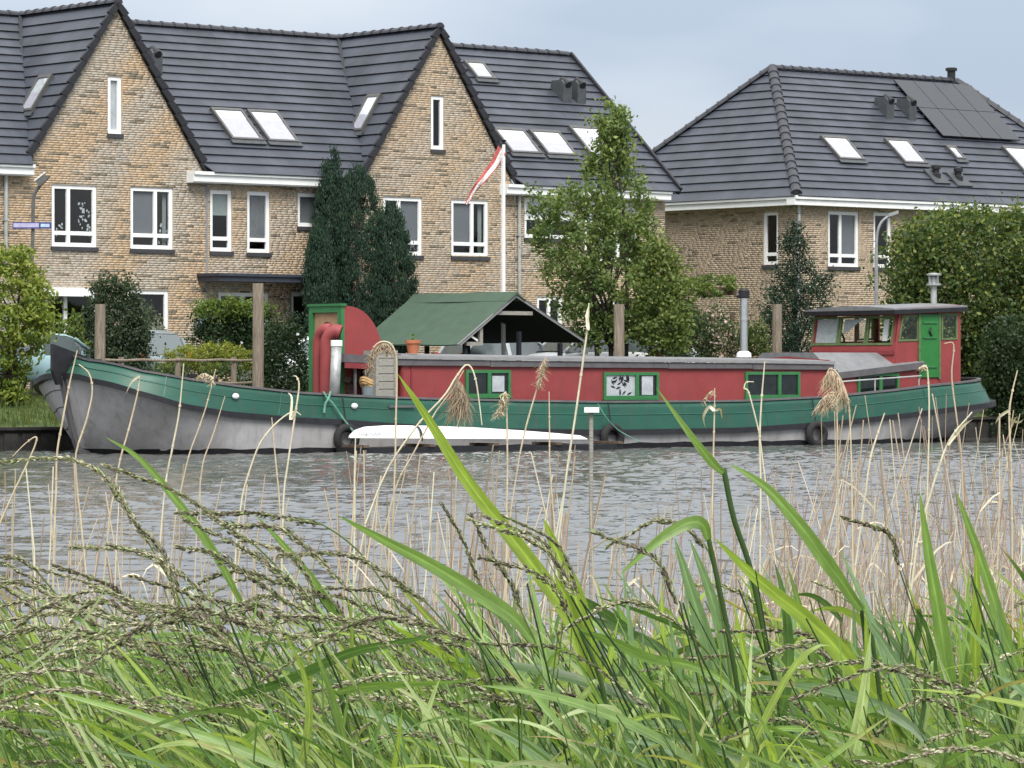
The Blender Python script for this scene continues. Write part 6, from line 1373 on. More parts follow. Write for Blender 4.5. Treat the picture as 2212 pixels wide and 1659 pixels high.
def panicle_np(P, wid, rng, dens=1.0, tone=0.5):
    """seed head along P (tip first): whorls of short branches, each with its spikelets; returns verts, quads, colours"""
    k = len(P); A = np.array([list(p) for p in P]); nn = max(9, int(27*dens)); tone = tone+rng.normal(0, .1); un = np.sort(np.clip((np.arange(nn)+rng.uniform(-.35, .35, nn))/nn, 0, 1))
    V_, C_ = [], []
    op = rng.uniform(.40, .95)                            # how open this head is
    for u in un:
        idx = min(u*(k-1), k-1.001); i0 = int(idx); f = idx-i0; c0 = A[i0]*(1-f)+A[i0+1]*f; d = A[i0]-A[i0+1]; d /= np.linalg.norm(d)
        for _ in range(rng.integers(2, 5)):
            o = rng.normal(size=3); o -= d*o.dot(d); o /= np.linalg.norm(o); an = rng.uniform(.12, .5)*op; bd = d*math.cos(an)+o*math.sin(an); bd[2] -= .10*rng.random()
            BL = wid*rng.uniform(1.2, 3.2)*(.35+.9*u**.7); m = int(rng.integers(3, 8)); s_ = rng.uniform(.15, 1, m)*BL
            V_.append(c0+bd*s_[:, None]+rng.normal(0, wid*.12, (m, 3))); C_.append(np.tile(bd, (m, 1)))
    C = np.concatenate(V_); ax = np.concatenate(C_); n = len(C); ax = ax+rng.normal(0, .16, (n, 3)); ax /= np.linalg.norm(ax, axis=1)[:, None]
    L = rng.uniform(.005, .010, n)[:, None]; w = rng.uniform(.0009, .0017, n)[:, None]
    s = np.cross(ax, rng.normal(size=(n, 3))); s /= np.linalg.norm(s, axis=1)[:, None]; m = np.cross(ax, s)
    V = np.stack([C-ax*L*.5, C+s*w+m*w*.6, C+ax*L*.5, C-s*w+m*w*.6, C-ax*L*.5, C+s*w*.2-m*w, C+ax*L*.5, C-s*w-m*w*.2], 1).reshape(-1, 3)
    Fq = np.arange(8*n).reshape(2*n, 4)
    t = np.clip(rng.normal(tone, .22, n)+.18*np.sin(ax[:, 0]*7+C[:, 2]*90), 0, 1)[:, None]; pal = np.array((.58, .55, .40)); dk = np.array((.12, .092, .075)); gr = np.array((.30, .36, .16))
    c = pal*(1-t)+dk*t; g_ = (rng.random(n) < .28)[:, None]; c = np.where(g_, gr, c)*rng.normal(1, .14, (n, 1)); c = np.clip(c, .01, .7)
    return V, Fq, np.repeat(c, 2, 0)
def seed_grass(label, pts, stem, Y, wpx=12, tone=.5, r=.0014, dens=1.0, leaf=None):
    wpx *= 1.02
    root = thing('flowering_grass', Vector((at(*stem[-1], Y).x+.2, Y, bank_z(Y))), label, 'grass plant', 'flowering grasses in the foreground')
    P = curve(stemcurve(pts, Y), 30); L = sum((a-b).length for a, b in zip(P[1:], P[:-1])); V, Fq, c = panicle_np(P, wpx/F_PX*Y, RNG, dens*L/.17, tone); np_part('seed_head', V, Fq, 'seed', root, col=c)
    S = curve(stemcurve([pts[-2], pts[-1]]+list(stem), Y), 22); g = G(); g.tube(P[:], [.0006+.0006*i/29 for i in range(30)], 4); g.tube(S, [r*.8]*6+[r]*16, 5); stem_down(g, S[-1], Y, r, lean=.25, rng=RND)
    V = np.array(g.v); F4 = np.array([f for f in g.f if len(f) == 4]); np_part('stem', V, F4, 'blade', root, col=np.tile(np.array(VG['green'])*np.array((1.05, .95, .9)), (len(F4), 1)), uvs=np.zeros((len(V), 2)), smooth=True)
    return root
SG_ = [
 ('pale drooping seed head arching over the water in front of the bow', [(0, 1000), (55, 992), (125, 990), (190, 1005), (245, 1050), (285, 1115), (325, 1180)], [(400, 1320), (470, 1480), (530, 1659)], 5.7, 11, .35),
 ('long dark seed head pointing up left in front of the bow waterline', [(228, 1006), (290, 1028), (360, 1052), (425, 1088), (490, 1138), (548, 1175)], [(640, 1270), (760, 1420), (860, 1659)], 5.5, 12, .72),
 ('dark seed head leaning left below the bow, second from the left', [(246, 1062), (300, 1137), (350, 1195), (395, 1290)], [(450, 1420), (500, 1560), (520, 1659)], 5.6, 14, .6),
 ('seed head lying level above the left grasses', [(388, 1108), (470, 1110), (540, 1108), (620, 1118), (700, 1135)], [(800, 1220), (900, 1400), (960, 1659)], 5.8, 11, .6),
 ('seed head slanting down right across the left water', [(400, 1122), (500, 1172), (575, 1217), (645, 1272), (700, 1335)], [(770, 1450), (840, 1659)], 5.4, 14, .5),
 ('thick seed head below it slanting the same way', [(392, 1182), (452, 1195), (505, 1222), (562, 1262), (630, 1312)], [(720, 1430), (800, 1659)], 5.3, 14, .6),
 ('brown seed head just left of the broad bending blade', [(610, 1200), (700, 1195), (780, 1208), (850, 1252), (925, 1305)], [(1010, 1420), (1060, 1560), (1090, 1659)], 5.5, 14, .65),
 ('small dark seed head at the far left edge of the water', [(-30, 1205), (20, 1205), (50, 1212), (85, 1240)], [(170, 1370), (240, 1659)], 5.6, 10, .8),
 ('seed head arching left over the pale water stems', [(80, 1228), (175, 1255), (240, 1282), (310, 1322)], [(400, 1440), (460, 1659)], 5.6, 10, .55),
 ('pale seed head lying level at the left edge', [(0, 1342), (60, 1332), (125, 1322), (200, 1326), (280, 1350)], [(380, 1450), (430, 1659)], 5.2, 12, .35),
 ('long seed head drooping to the left edge, lower left', [(0, 1375), (75, 1357), (175, 1362), (280, 1387), (375, 1432), (415, 1466)], [(470, 1560), (500, 1659)], 5.0, 12, .55),
 ('seed head arched over the middle of the left grasses', [(285, 1366), (350, 1345), (425, 1340), (475, 1358), (515, 1400)], [(580, 1520), (620, 1659)], 5.0, 13, .7),
 ('tan seed head pointing left in the left middle', [(555, 1362), (650, 1332), (725, 1335), (845, 1360)], [(940, 1450), (1000, 1659)], 5.2, 11, .4),
 ('seed head hanging left near the lower left corner', [(0, 1455), (60, 1470), (115, 1500), (160, 1545)], [(210, 1659), (215, 1680)], 4.8, 12, .55),
 ('short seed head in the bottom left of centre', [(310, 1522), (400, 1530), (460, 1548), (520, 1580)], [(560, 1640), (575, 1680)], 4.6, 11, .6),
 ('thin dark seed head standing left of the lime blade, upper one', [(958, 1094), (1000, 1167), (1050, 1300)], [(1090, 1440), (1120, 1659)], 5.5, 8, .85),
 ('dark stout seed head and thick stalk right beside the lime blade', [(1018, 1115), (1060, 1195), (1106, 1265), (1130, 1330)], [(1158, 1390), (1198, 1490), (1242, 1659)], 5.0, 10, .85),
 ('tan seed head arched in the centre right above the arching blade', [(1204, 1369), (1256, 1337), (1326, 1305), (1386, 1305), (1456, 1342), (1531, 1412)], [(1600, 1540), (1640, 1659)], 5.2, 11, .35),
 ('tan seed head drooping left behind the folded blade', [(1314, 1180), (1386, 1138), (1431, 1124), (1486, 1145), (1530, 1190)], [(1556, 1310), (1580, 1480), (1600, 1659)], 5.4, 9, .5),
 ('cream seed head lower right, drooping left', [(1640, 1420), (1700, 1398), (1760, 1402), (1810, 1440)], [(1840, 1540), (1860, 1659)], 5.0, 10, .3),
 ('plump pale seed head at the right edge', [(2100, 1490), (2130, 1450), (2170, 1420), (2225, 1400)], [(2300, 1460), (2330, 1659)], 5.2, 12, .25),
 ('brown seed head in the bottom right', [(1960, 1640), (2030, 1592), (2100, 1580), (2160, 1600)], [(2220, 1659), (2240, 1690)], 4.7, 11, .5),
 ('seed head drooping left in the bottom centre right', [(1560, 1600), (1640, 1560), (1720, 1560), (1790, 1600)], [(1830, 1659), (1840, 1690)], 4.6, 10, .4),
 ('long seed head in the bottom centre pointing left', [(740, 1622), (830, 1590), (920, 1588), (1000, 1612)], [(1050, 1660), (1062, 1690)], 4.6, 11, .5)]
for l_, p_, s_, Y_, w_, t_ in SG_: seed_grass(l_, p_, s_, Y_, w_, t_)

# ---- last year's dry reeds: the ones that can be told apart
DRY = [(.58, .49, .35), (.66, .59, .45), (.50, .40, .29)]
def plume_np(P, n, rng, drop=.09, spread=.02):
    A = np.array([list(p) for p in P]); k = len(A); u = rng.random(n)*(k-1); i = np.minimum(u.astype(int), k-2); f = (u-i)[:, None]; b = A[i]*(1-f)+A[i+1]*f
    L = drop*rng.uniform(.4, 1.1, n); lean = rng.normal(-.25, .3, n)
    m = b+np.stack([L*.25*lean+rng.normal(0, spread, n)*.4, rng.normal(0, spread, n)*.6, -L*.45], 1); e = b+np.stack([L*.55*lean+rng.normal(0, spread, n), rng.normal(0, spread, n), -L], 1)
    w = rng.uniform(.0004, .0010, n)[:, None]; s = np.stack([np.cos(rng.uniform(0, 6.3, n)), np.sin(rng.uniform(0, 6.3, n)), 0*L], 1)*w
    V = np.stack([b-s, b+s, m+s, m-s, e+s*.4, e-s*.4], 1).reshape(-1, 3); I = np.arange(n)*6
    Fq = np.concatenate([np.stack([I, I+1, I+2, I+3], 1), np.stack([I+3, I+2, I+4, I+5], 1)])
    c = np.array((.42, .33, .24))*rng.uniform(.6, 1.35, (n, 1)); return V, Fq, np.tile(c, (2, 1))
def dry_reed(label, pts, Y, rpx=5.5, plume=None, leaf=None, c=0, branch=None):
    """pts: picture points top -> down; runs on into the water or bank"""
    low = at(*pts[-1], Y); zb = bank_z(Y) if Y < 10.9 else -.3; root = thing('dry_reed', Vector((low.x, Y, max(zb, 0))), label, 'dry reed', 'dry reed stalks standing in front of the barge')
    P = curve(stemcurve(pts, Y), 24); r = rpx*.68/F_PX*Y/2; g = G(); g.tube(P, [r*.55+r*.45*min(1, i/10) for i in range(24)], 6)
    d = (P[-1]-P[-3]).normalized(); h = (P[-1].z-(zb-.05)); b = Vector((P[-1].x+max(-.3, min(.3, d.x/max(.2, -d.z)*h*.5)), Y, zb-.05)); g.tube([P[-1], P[-1].lerp(b, .5), b], r, 6)
    for i in range(5, 24, 6): g.tube([P[i]-d*r*1.2, P[i]+d*r*1.2], r*1.35, 6)
    V = np.array(g.v); F4 = np.array([f for f in g.f if len(f) == 4]); cc = np.array(DRY[c]); np_part('stem', V, F4, 'straw', root, col=np.clip(cc*RNG.normal(1, .10, (len(F4), 1)), 0, .7), smooth=True)
    if plume:
        Q = curve(stemcurve(plume[0], Y-.01), 12); V, Fq, cl = plume_np(Q, int(plume[1]*.7), RNG, plume[2]*.8/F_PX*Y, plume[3]*1.1/F_PX*Y); np_part('plume', V, Fq, 'straw', root, col=np.clip(cl*(plume[4] if len(plume) > 4 else 1), 0, .7))
    for lf in (leaf or []):
        Q = curve(stemcurve(lf[0], Y-.01, .05), 14); V, Fq, uv = ribbon(Q, wprof(14, lf[1]/F_PX*Y/2, .8), lf[2] if len(lf) > 2 else .4, .9); np_part('dead_leaf', V, Fq, 'straw', root, col=np.clip(np.array(DRY[1])[None]*RNG.normal(1, .06, (len(Fq), 1)), 0, .7), smooth=True)
dry_reed('dry reed stalk crossing the dark stem head of the bow', [(167, 757), (150, 830), (135, 910), (123, 981), (121, 1060), (117, 1160)], 7.4, 7)
dry_reed('dry reed with a bent top before the bow shoulder', [(170, 787), (193, 808), (199, 850), (186, 910), (164, 981), (167, 1060), (174, 1120), (188, 1260)], 7.2, 6.5)
dry_reed('dry reed before the bow hull with a leaf folded down left', [(302, 811), (297, 850), (276, 935), (259, 996), (236, 1120)], 7.6, 6, leaf=[([(302, 812), (285, 825), (272, 850)], 7)])
dry_reed('straight dry reed before the green bow bulwark, right of the folded one', [(397, 785), (387, 889), (372, 970), (358, 1043), (345, 1180)], 7.5, 6.5, c=1)
dry_reed('dry reed with a fluffy head lying on the bow rail', [(466, 797), (447, 872), (430, 924), (406, 992), (380, 1110)], 7.7, 5, plume=([(428, 812), (440, 806), (455, 812), (462, 825)], 170, 20, 8, 1.6))
dry_reed('leaning dry reed crossing the rubbing strake left of the mooring post', [(486, 856), (460, 940), (437, 1009), (425, 1140)], 7.6, 4.5)
dry_reed('arched dry reed bending right over the grey hull', [(650, 897), (640, 890), (624, 893), (597, 914), (570, 945), (553, 977), (535, 1030), (522, 1080), (510, 1180)], 7.3, 6, c=1)
dry_reed('short upright dry reed right of the arched one', [(587, 902), (594, 980), (604, 1091), (608, 1220)], 7.3, 5.5)
dry_reed('dry reed with curled tip before the green bulwark left of the red vents', [(634, 812), (641, 815), (646, 835), (638, 893), (622, 1000), (613, 1070), (609, 1200)], 7.1, 6, leaf=[([(640, 885), (628, 905), (630, 860), (622, 848)], 8)], c=1)
dry_reed('dry reed snapped over in a sharp bend at the left water', [(27, 986), (55, 958), (76, 944), (78, 955), (62, 995), (30, 1062), (0, 1130)], 7.2, 5.5)
dry_reed('straight dry reed at the left end of the kayak', [(768, 945), (766, 1020), (766, 1117), (764, 1240)], 7.0, 6.5, c=1)
dry_reed('arched dry reed with a big brown plume in front of the plank locker', [(803, 800), (800, 770), (812, 745), (830, 738), (848, 748), (857, 790), (855, 915), (853, 1014), (846, 1180)], 7.3, 6, plume=([(802, 795), (803, 765), (818, 745), (835, 742), (846, 752)], 420, 30, 11))
dry_reed('leaning dry reed folded at the top with a hanging leaf before the first cabin window', [(1041, 918), (1034, 860), (1024, 807), (1008, 788), (985, 815), (959, 856), (902, 918), (837, 1014), (790, 1130)], 7.2, 6.5, c=1)
dry_reed('dry reed crossing it with a long brown plume hanging over the bulwark', [(1002, 800), (975, 845), (940, 892), (890, 985), (858, 1045), (830, 1150)], 7.4, 5.5, plume=([(985, 812), (992, 822), (1000, 832), (1006, 850)], 620, 105, 11, .85))
dry_reed('dry reed with pale twisted plume left of the second window', [(1093, 846), (1095, 909), (1096, 1017), (1094, 1160)], 7.3, 6, plume=([(1092, 845), (1086, 870), (1076, 890)], 300, 26, 8, 1.5))
dry_reed('feathery leaning dry reed before the red cabin wall between the windows', [(1179, 772), (1172, 800), (1140, 908), (1123, 983), (1104, 1100)], 7.5, 5.5, plume=([(1178, 774), (1172, 800), (1163, 825)], 260, 28, 9, 1.2))
dry_reed('tall straight dry reed reaching above the cabin roof left of centre window', [(1272, 655), (1270, 700), (1262, 760), (1243, 898), (1225, 1014), (1206, 1170)], 6.9, 7, leaf=[([(1270, 712), (1268, 680), (1272, 657)], 9)], c=1)
dry_reed('thin upright dry reed right of the twisted plume', [(1186, 846), (1187, 930), (1188, 1014), (1198, 1140)], 7.4, 5)
dry_reed('bare dry reed before the red wall right of the lime blade', [(1544, 838), (1543, 900), (1541, 985), (1538, 1120)], 7.3, 5.5, leaf=[([(1543, 888), (1532, 880), (1520, 900), (1524, 925)], 9), ([(1545, 886), (1556, 885), (1560, 905)], 7)], plume=([(1540, 842), (1530, 850), (1520, 868)], 60, 18, 8, 1.2))
dry_reed('straight greenish dry reed crossing the third window', [(1652, 780), (1645, 865), (1641, 950), (1643, 1043), (1642, 1180)], 7.2, 6.5, c=1)
dry_reed('drooping dry reed plume like a comb before the cabin corner', [(1786, 806), (1795, 796), (1812, 812), (1830, 856), (1836, 910), (1840, 1040)], 7.2, 5.5, plume=([(1786, 806), (1797, 800), (1812, 815), (1826, 848)], 420, 62, 10, 1.25))
dry_reed('pale hanging reed plume over the stern bulwark', [(1778, 868), (1790, 850), (1806, 852), (1808, 890), (1810, 1060)], 7.4, 5, plume=([(1776, 865), (1785, 852), (1800, 850)], 320, 50, 9, 1.2))
dry_reed('dry reed with a bent leaf by the stern cabin window', [(1628, 825), (1612, 826), (1608, 840), (1618, 850), (1640, 935)], 7.6, 5, c=1)
dry_reed('leaning dry reed crossing the pale grey hull at the stern', [(1911, 892), (1895, 940), (1880, 992), (1866, 1090), (1848, 1220)], 7.1, 7, c=1)
dry_reed('thick leaning dry reed before the round of the stern', [(2100, 890), (2047, 960), (2003, 1091), (1980, 1180)], 7.0, 8, c=1, leaf=[([(2047, 960), (2080, 920), (2102, 905)], 10)])
dry_reed('reddish dry reed crossing the aft wheelhouse window', [(2040, 742), (2060, 744), (2056, 800), (2058, 838), (2066, 900), (2076, 980), (2082, 1120)], 7.3, 5.5, c=2)
dry_reed('dry reed with a little curled head before the green wheelhouse door', [(1990, 792), (1999, 790), (2004, 806), (2007, 872), (2006, 960), (2002, 1100)], 7.3, 5.5, plume=([(1989, 793), (1996, 788)], 90, 14, 6, 1.7), c=1)
dry_reed('dry reed with side twigs beyond the stern at the right edge', [(2198, 800), (2186, 850), (2180, 900), (2184, 1000), (2186, 1120)], 7.2, 6.5, leaf=[([(2182, 885), (2160, 900), (2150, 915)], 7), ([(2182, 905), (2200, 912), (2212, 905)], 7)])
# the stake with the white cap standing in the water
Ys = 10.4; c = at(1277, 1030, Ys); ST = thing('stake', (c.x, Ys, -.4), 'thin pole with white flat cap standing before the middle cabin window', 'stake')
g = G(); g.tube([Vector((c.x, Ys, -.6)), at(1277, 886, Ys)], 4.5/F_PX*Ys, 8); part('pole', g, 'greywood', ST)
g = G(); a_, b_ = at(1262, 880, Ys), at(1294, 891, Ys); g.obox((a_.x, Ys-.02, b_.z), (b_.x-a_.x, 0, 0), (0, .04, 0), (0, 0, a_.z-b_.z)); part('cap', g, 'white', ST)

# ---- uncountable growth: dry stems, green leaves, flowering tops
def batch_ribbons(B, T, lean, W, bow, rng, segs=7, twist=None, droop=None):
    """many blades at once: bases B, rise vectors T (n,3), sideways bow vectors; half-width W"""
    n = len(B); u = np.linspace(0, 1, segs+1)[None, :, None]
    P = B[:, None]+T[:, None]*u+lean[:, None]*(u**2)+bow[:, None]*np.sin(np.pi*u)
    if droop is not None: P[:, :, 2] -= (droop[:, None]*np.clip(u[..., 0]-.45, 0, 1)**2)
    d = np.gradient(P, axis=1); d /= np.linalg.norm(d, axis=2)[..., None]
    s = np.cross(d, np.array((0, 1.0, 0))[None, None]); s /= (np.linalg.norm(s, axis=2)[..., None]+1e-9); m = np.cross(d, s)
    a = (rng.uniform(-1.2, 1.2, n)[:, None]+rng.uniform(-.9, .9, n)[:, None]*u[..., 0])[..., None]; e = s*np.cos(a)+m*np.sin(a); f = np.cross(d, e)
    w = (W[:, None]*(.5+.5*np.minimum(1, u[..., 0]/.25))*np.clip(1-u[..., 0]**2.5, 0, 1)**.8)[..., None]
    V = np.stack([P-e*w+f*w*.25, P, P+e*w+f*w*.25], 2); k = segs+1
    I = (np.arange(n)*k*3)[:, None, None]+(np.arange(segs)*3)[None, :, None]+np.arange(2)[None, None, :]
    Fq = np.stack([I, I+1, I+4, I+3], -1).reshape(-1, 4)
    uv = np.zeros((n, k, 3, 2)); uv[..., 0] = np.array((0, .5, 1))[None, None]; uv[..., 1] = (np.linspace(0, 1, k)*3)[None, :, None]+rng.uniform(0, 9, n)[:, None, None]
    return V.reshape(-1, 3), Fq, uv.reshape(-1, 2), np.repeat(np.arange(n), segs*2)
def batch_tubes(P, R, sides=3):
    """P (n,k,3) centre lines, R (n,k)"""
    n, k, _ = P.shape; d = np.gradient(P, axis=1); d /= np.linalg.norm(d, axis=2)[..., None]
    s = np.cross(d, np.array((0, 1.0, 0.05))[None, None]); s /= (np.linalg.norm(s, axis=2)[..., None]+1e-9); m = np.cross(d, s)
    V = np.stack([P+(s*math.cos(a)+m*math.sin(a))*R[..., None] for a in [2*math.pi*j/sides+.5 for j in range(sides)]], 2)
    I = (np.arange(n)*k*sides)[:, None, None]+(np.arange(k-1)*sides)[None, :, None]
    j = np.arange(sides)[None, None, :]; j2 = (np.arange(sides)+1)[None, None, :] % sides
    Fq = np.stack([I+j, I+j2, I+sides+j2, I+sides+j], -1).reshape(-1, 4)
    return V.reshape(-1, 3), Fq, np.repeat(np.arange(n), (k-1)*sides)
class Acc:
    def __init__(s): s.V, s.F, s.C, s.U, s.n = [], [], [], [], 0
    def add(s, V, F, C, U=None): s.V.append(V); s.F.append(F+s.n); s.C.append(C); s.U.append(U if U is not None else np.zeros((len(V), 2))); s.n += len(V)
    def make(s, name, m, label): o = np_part(name, np.concatenate(s.V), np.concatenate(s.F), m, col=np.clip(np.concatenate(s.C), .004, .7), uvs=np.concatenate(s.U), kind='stuff', smooth=True); o['label'] = label; return o
rng = np.random.default_rng(5)
bankz = lambda Y: np.interp(Y, by, bzz)
# dry reed stems, thin on the left, thick on the right
DS = Acc()
def dry_batch(n, px0, px1, y0, y1, Ya, Yb, rmin, rmax, leanm=.06, cut=False):
    px = rng.uniform(px0, px1, n); Y = rng.uniform(Ya, Yb, n); top = rng.uniform(y0, y1, n)
    X = (px-CX)/F_PX*Y; zt_ = CAM_H+(HY-top)/F_PX*Y; zb = np.where(Y < 11, bankz(Y), -.1)-.05; ln = rng.normal(0, leanm, n)+.03; k = 9; u = np.linspace(0, 1, k)[None]
    H = (zt_-zb)[:, None]; bend = rng.normal(0, .05, n)[:, None]; wob = rng.normal(0, .006, (n, k)).cumsum(1)
    P = np.stack([(X-ln*2)[:, None]+ln[:, None]*2*u+bend*(u**3)+wob*u, Y[:, None]+.05*np.sin(u*2+px[:, None]), zb[:, None]+H*u], -1)
    R = rng.uniform(rmin, rmax, n)[:, None]*(1-.45*u); V, Fq, idx = batch_tubes(P, R, 4)
    c = np.array(DRY+[(.40, .29, .22), (.34, .27, .20)])[rng.integers(0, 5, n)]*rng.uniform(.65, 1.15, (n, 1)); DS.add(V, Fq, c[idx])
    # broken sheath leaves on some of them
    q = rng.random(n) < .55; B = P[q][:, 5]+(P[q][:, 7]-P[q][:, 5])*rng.random((q.sum(), 1)); m_ = len(B); sgn = rng.choice([-1, 1], m_, p=[.6, .4])
    T = np.stack([sgn*rng.uniform(.02, .12, m_), rng.normal(0, .03, m_), rng.uniform(-.02, .16, m_)], 1); V, Fq, uv, idx = batch_ribbons(B, T, T*0, rng.uniform(.0015, .0045, m_), T*0, rng, 5, droop=rng.uniform(0, .5, m_)); DS.add(V, Fq, (np.array(DRY[1])*rng.uniform(.7, 1.15, (m_, 1)))[idx], uv)
dry_batch(46, -20, 620, 1000, 1230, 8.0, 10.5, .0022, .0038)
dry_batch(90, 20, 700, 1120, 1400, 7.5, 10.5, .0018, .0034)
dry_batch(60, 760, 1320, 955, 1150, 8.0, 10.5, .0022, .0040)
dry_batch(170, 760, 1480, 1080, 1400, 8.0, 11.0, .0018, .0036)
dry_batch(60, 1480, 1800, 1000, 1250, 8.5, 11.0, .0018, .0034, .12)
dry_batch(70, 1770, 2230, 850, 1050, 9.0, 12.0, .0020, .0038, .13)
dry_batch(300, 1680, 2240, 980, 1350, 9.0, 12.5, .0014, .0034, .16)
dry_batch(460, 1450, 2240, 1180, 1480, 8.0, 12.0, .0014, .0034, .16)
dry_batch(260, 900, 1700, 1280, 1500, 7.5, 10.5, .0014, .0030, .13)
dry_batch(420, 2240, 3700, 980, 1450, 8.5, 12.5, .0014, .0034, .16)
dry_batch(120, -1300, -20, 1000, 1350, 8.0, 11.0, .0016, .0034, .12)
DS.make('dry_reed_bed', 'straw', 'pale dry stems of the reed bed between the grasses and the water')
# leafy green plants: stem with two to five leaves each
GL = Acc(); SD = Acc()
def green_batch(n, px0, px1, y0, y1, Ya, Yb, wmin, wmax, pan, cols, leanx=(-.55, -.1), nleaf=(2, 5)):
    px = rng.uniform(px0, px1, n); Y = rng.uniform(Ya, Yb, n); top = rng.uniform(y0, y1, n); X = (px-CX)/F_PX*Y; zt_ = CAM_H+(HY-top)/F_PX*Y; zb = bankz(Y)-.03
    ln = rng.uniform(*leanx, n)*.8; k = 10; u = np.linspace(0, 1, k)[None]; H = (zt_-zb)[:, None]
    P = np.stack([(X-ln)[:, None]+ln[:, None]*u**2.2, Y[:, None]+rng.normal(0, .08, n)[:, None]*u, zb[:, None]+H*(u*1.06-.06*u**3)], -1)
    R = rng.uniform(.0011, .0022, n)[:, None]*(1-.5*u); V, Fq, idx = batch_tubes(P, R, 4); c = np.array(VG['green'])*rng.uniform(.6, 1.15, (n, 1)); GL.add(V, Fq, c[idx])
    Bs, Ts, Ls, Ws, Cs, Ds = [], [], [], [], [], []
    for i in range(n):
        for _ in range(rng.integers(*nleaf)):
            f = rng.uniform(.52, .93); q = f*(k-1); j = int(q); b = P[i, j]*(1-(q-j))+P[i, min(j+1, k-1)]*(q-j); L = rng.uniform(.20, .48); sx = rng.choice([-1, 1], p=[.72, .28]); az = rng.normal(0, .6)
            el = rng.uniform(.35, 1.35); Bs.append(b); Ts.append((sx*L*math.cos(el)*math.cos(az), L*math.cos(el)*math.sin(az), L*math.sin(el))); Ls.append((-L*rng.uniform(.0, .35), 0, -L*rng.uniform(0, .35)*(el < 1.1))); mx_ = zt_[i]+rng.uniform(-.02, .09)-b[2]; L = L if L*math.sin(el) < mx_ else max(.05, mx_/math.sin(el)); Ts[-1] = (sx*L*math.cos(el)*math.cos(az), L*math.cos(el)*math.sin(az), L*math.sin(el)); Ws.append(rng.uniform(wmin, wmax)/2*min(1, .45+L*1.6)); Ds.append(L*rng.choice([0, 0, .5, 1.6])*rng.random()); Cs.append(VG[cols[rng.integers(len(cols))]])
    Bs, Ts, Ls, Ws, Cs, Ds = map(np.array, (Bs, Ts, Ls, Ws, Cs, Ds)); V, Fq, uv, idx = batch_ribbons(Bs, Ts, Ls, Ws, Ts*0, rng, 9, droop=Ds); cf = (Cs*rng.uniform(.72, 1.25, (len(Cs), 1)))[idx].reshape(len(Cs), -1, 3); sg = cf.shape[1]; pos = np.repeat(np.linspace(0, 1, sg//2), 2)[None, :, None]
    brown = np.array((.36, .27, .12)); amt = np.where(rng.random(len(Cs)) < .3, rng.uniform(.4, 1, len(Cs)), 0)[:, None, None]*np.clip((pos-rng.uniform(.55, .9, (len(Cs), 1, 1)))*4, 0, 1); cf = cf*(1+.25*(pos-.5))*(1-amt)+brown*amt
    GL.add(V, Fq, (cf*rng.normal(1, .06, cf.shape[:2]+(1,))).reshape(-1, 3), uv)
    for i in np.nonzero(rng.random(n) < pan)[0]:
        tip = P[i, -1]; dx = rng.uniform(-.27, -.13); dz = rng.uniform(-.05, .10); m_ = tip+np.array((dx*.5, 0, max(dz, 0)*.55+.03)); e_ = tip+np.array((dx, rng.normal(0, .02), dz)); PP = [Vector(e_), Vector(m_), Vector(tip)]; Q = curve(PP, 14)
        V, Fq, c = panicle_np(Q, rng.uniform(.0055, .009), rng, rng.uniform(1.2, 1.7), rng.uniform(.3, .7)); SD.add(V, Fq, c)
        g = G(); g.tube(Q, .0009, 3); F4 = np.array([f for f in g.f if len(f) == 4]); SD.add(np.array([list(v) for v in g.v]), F4, np.tile(np.array((.14, .17, .07)), (len(F4), 1)))
LW_ = ('green', 'pale', 'green', 'lime', 'deep')
def sweep_batch(n, px0, px1, y0, y1, Ya, Yb, wmin, wmax, cols, lx=(-.45, -.15), Lr=(.45, .8)):
    """long blades sweeping up to the left from stems low on the bank"""
    px = rng.uniform(px0, px1, n); Y = rng.uniform(Ya, Yb, n); top = rng.uniform(y0, y1, n); X = (px-CX)/F_PX*Y; z1 = CAM_H+(HY-top)/F_PX*Y; L = rng.uniform(*Lr, n); dx = rng.uniform(*lx, n)*L/.6
    B = np.stack([X-dx, Y+rng.normal(0, .06, n), z1-L], 1); T = np.stack([dx*.55, rng.normal(0, .05, n), L*1.12], 1); ln = np.stack([dx*.45, 0*dx, -L*.12], 1)
    V, Fq, uv, idx = batch_ribbons(B, T, ln, rng.uniform(wmin, wmax, n)/2, T*0, rng, 11, droop=L*rng.choice([0, 0, .25, .8], n)*rng.random(n)); c = np.array([VG[cols[i]] for i in rng.integers(0, len(cols), n)])*rng.uniform(.8, 1.2, (n, 1))
    pos = np.tile(np.repeat(np.linspace(-.12, .12, 11), 2), n)[:, None]; GL.add(V, Fq, c[idx]*(1+pos)*rng.normal(1, .05, (len(idx), 1)), uv)
    zb = bankz(Y)-.03; u = np.linspace(0, 1, 5)[None]; P = np.stack([(B[:, 0]-dx*.25)[:, None]+(dx*.25)[:, None]*u, (B[:, 1])[:, None]+0*u, zb[:, None]+(B[:, 2]-zb)[:, None]*u], -1); V, Fq, idx = batch_tubes(P, np.full((n, 5), .002), 4); GL.add(V, Fq, np.tile(np.array(VG['deep']), (len(Fq), 1)))
sweep_batch(70, 60, 900, 1230, 1450, 5.0, 6.8, .005, .013, ('green', 'lime', 'pale'), (-.5, -.2))
sweep_batch(170, -40, 1100, 1340, 1620, 4.4, 6.2, .005, .015, ('green', 'lime', 'pale', 'blue'), (-.55, -.2))
sweep_batch(70, 950, 2300, 1190, 1400, 5.6, 7.4, .009, .024, ('green', 'lime', 'blue'), (-.38, .08))
sweep_batch(150, 900, 2350, 1300, 1600, 4.6, 6.4, .008, .024, ('green', 'lime', 'blue', 'deep', 'pale'), (-.45, .05))
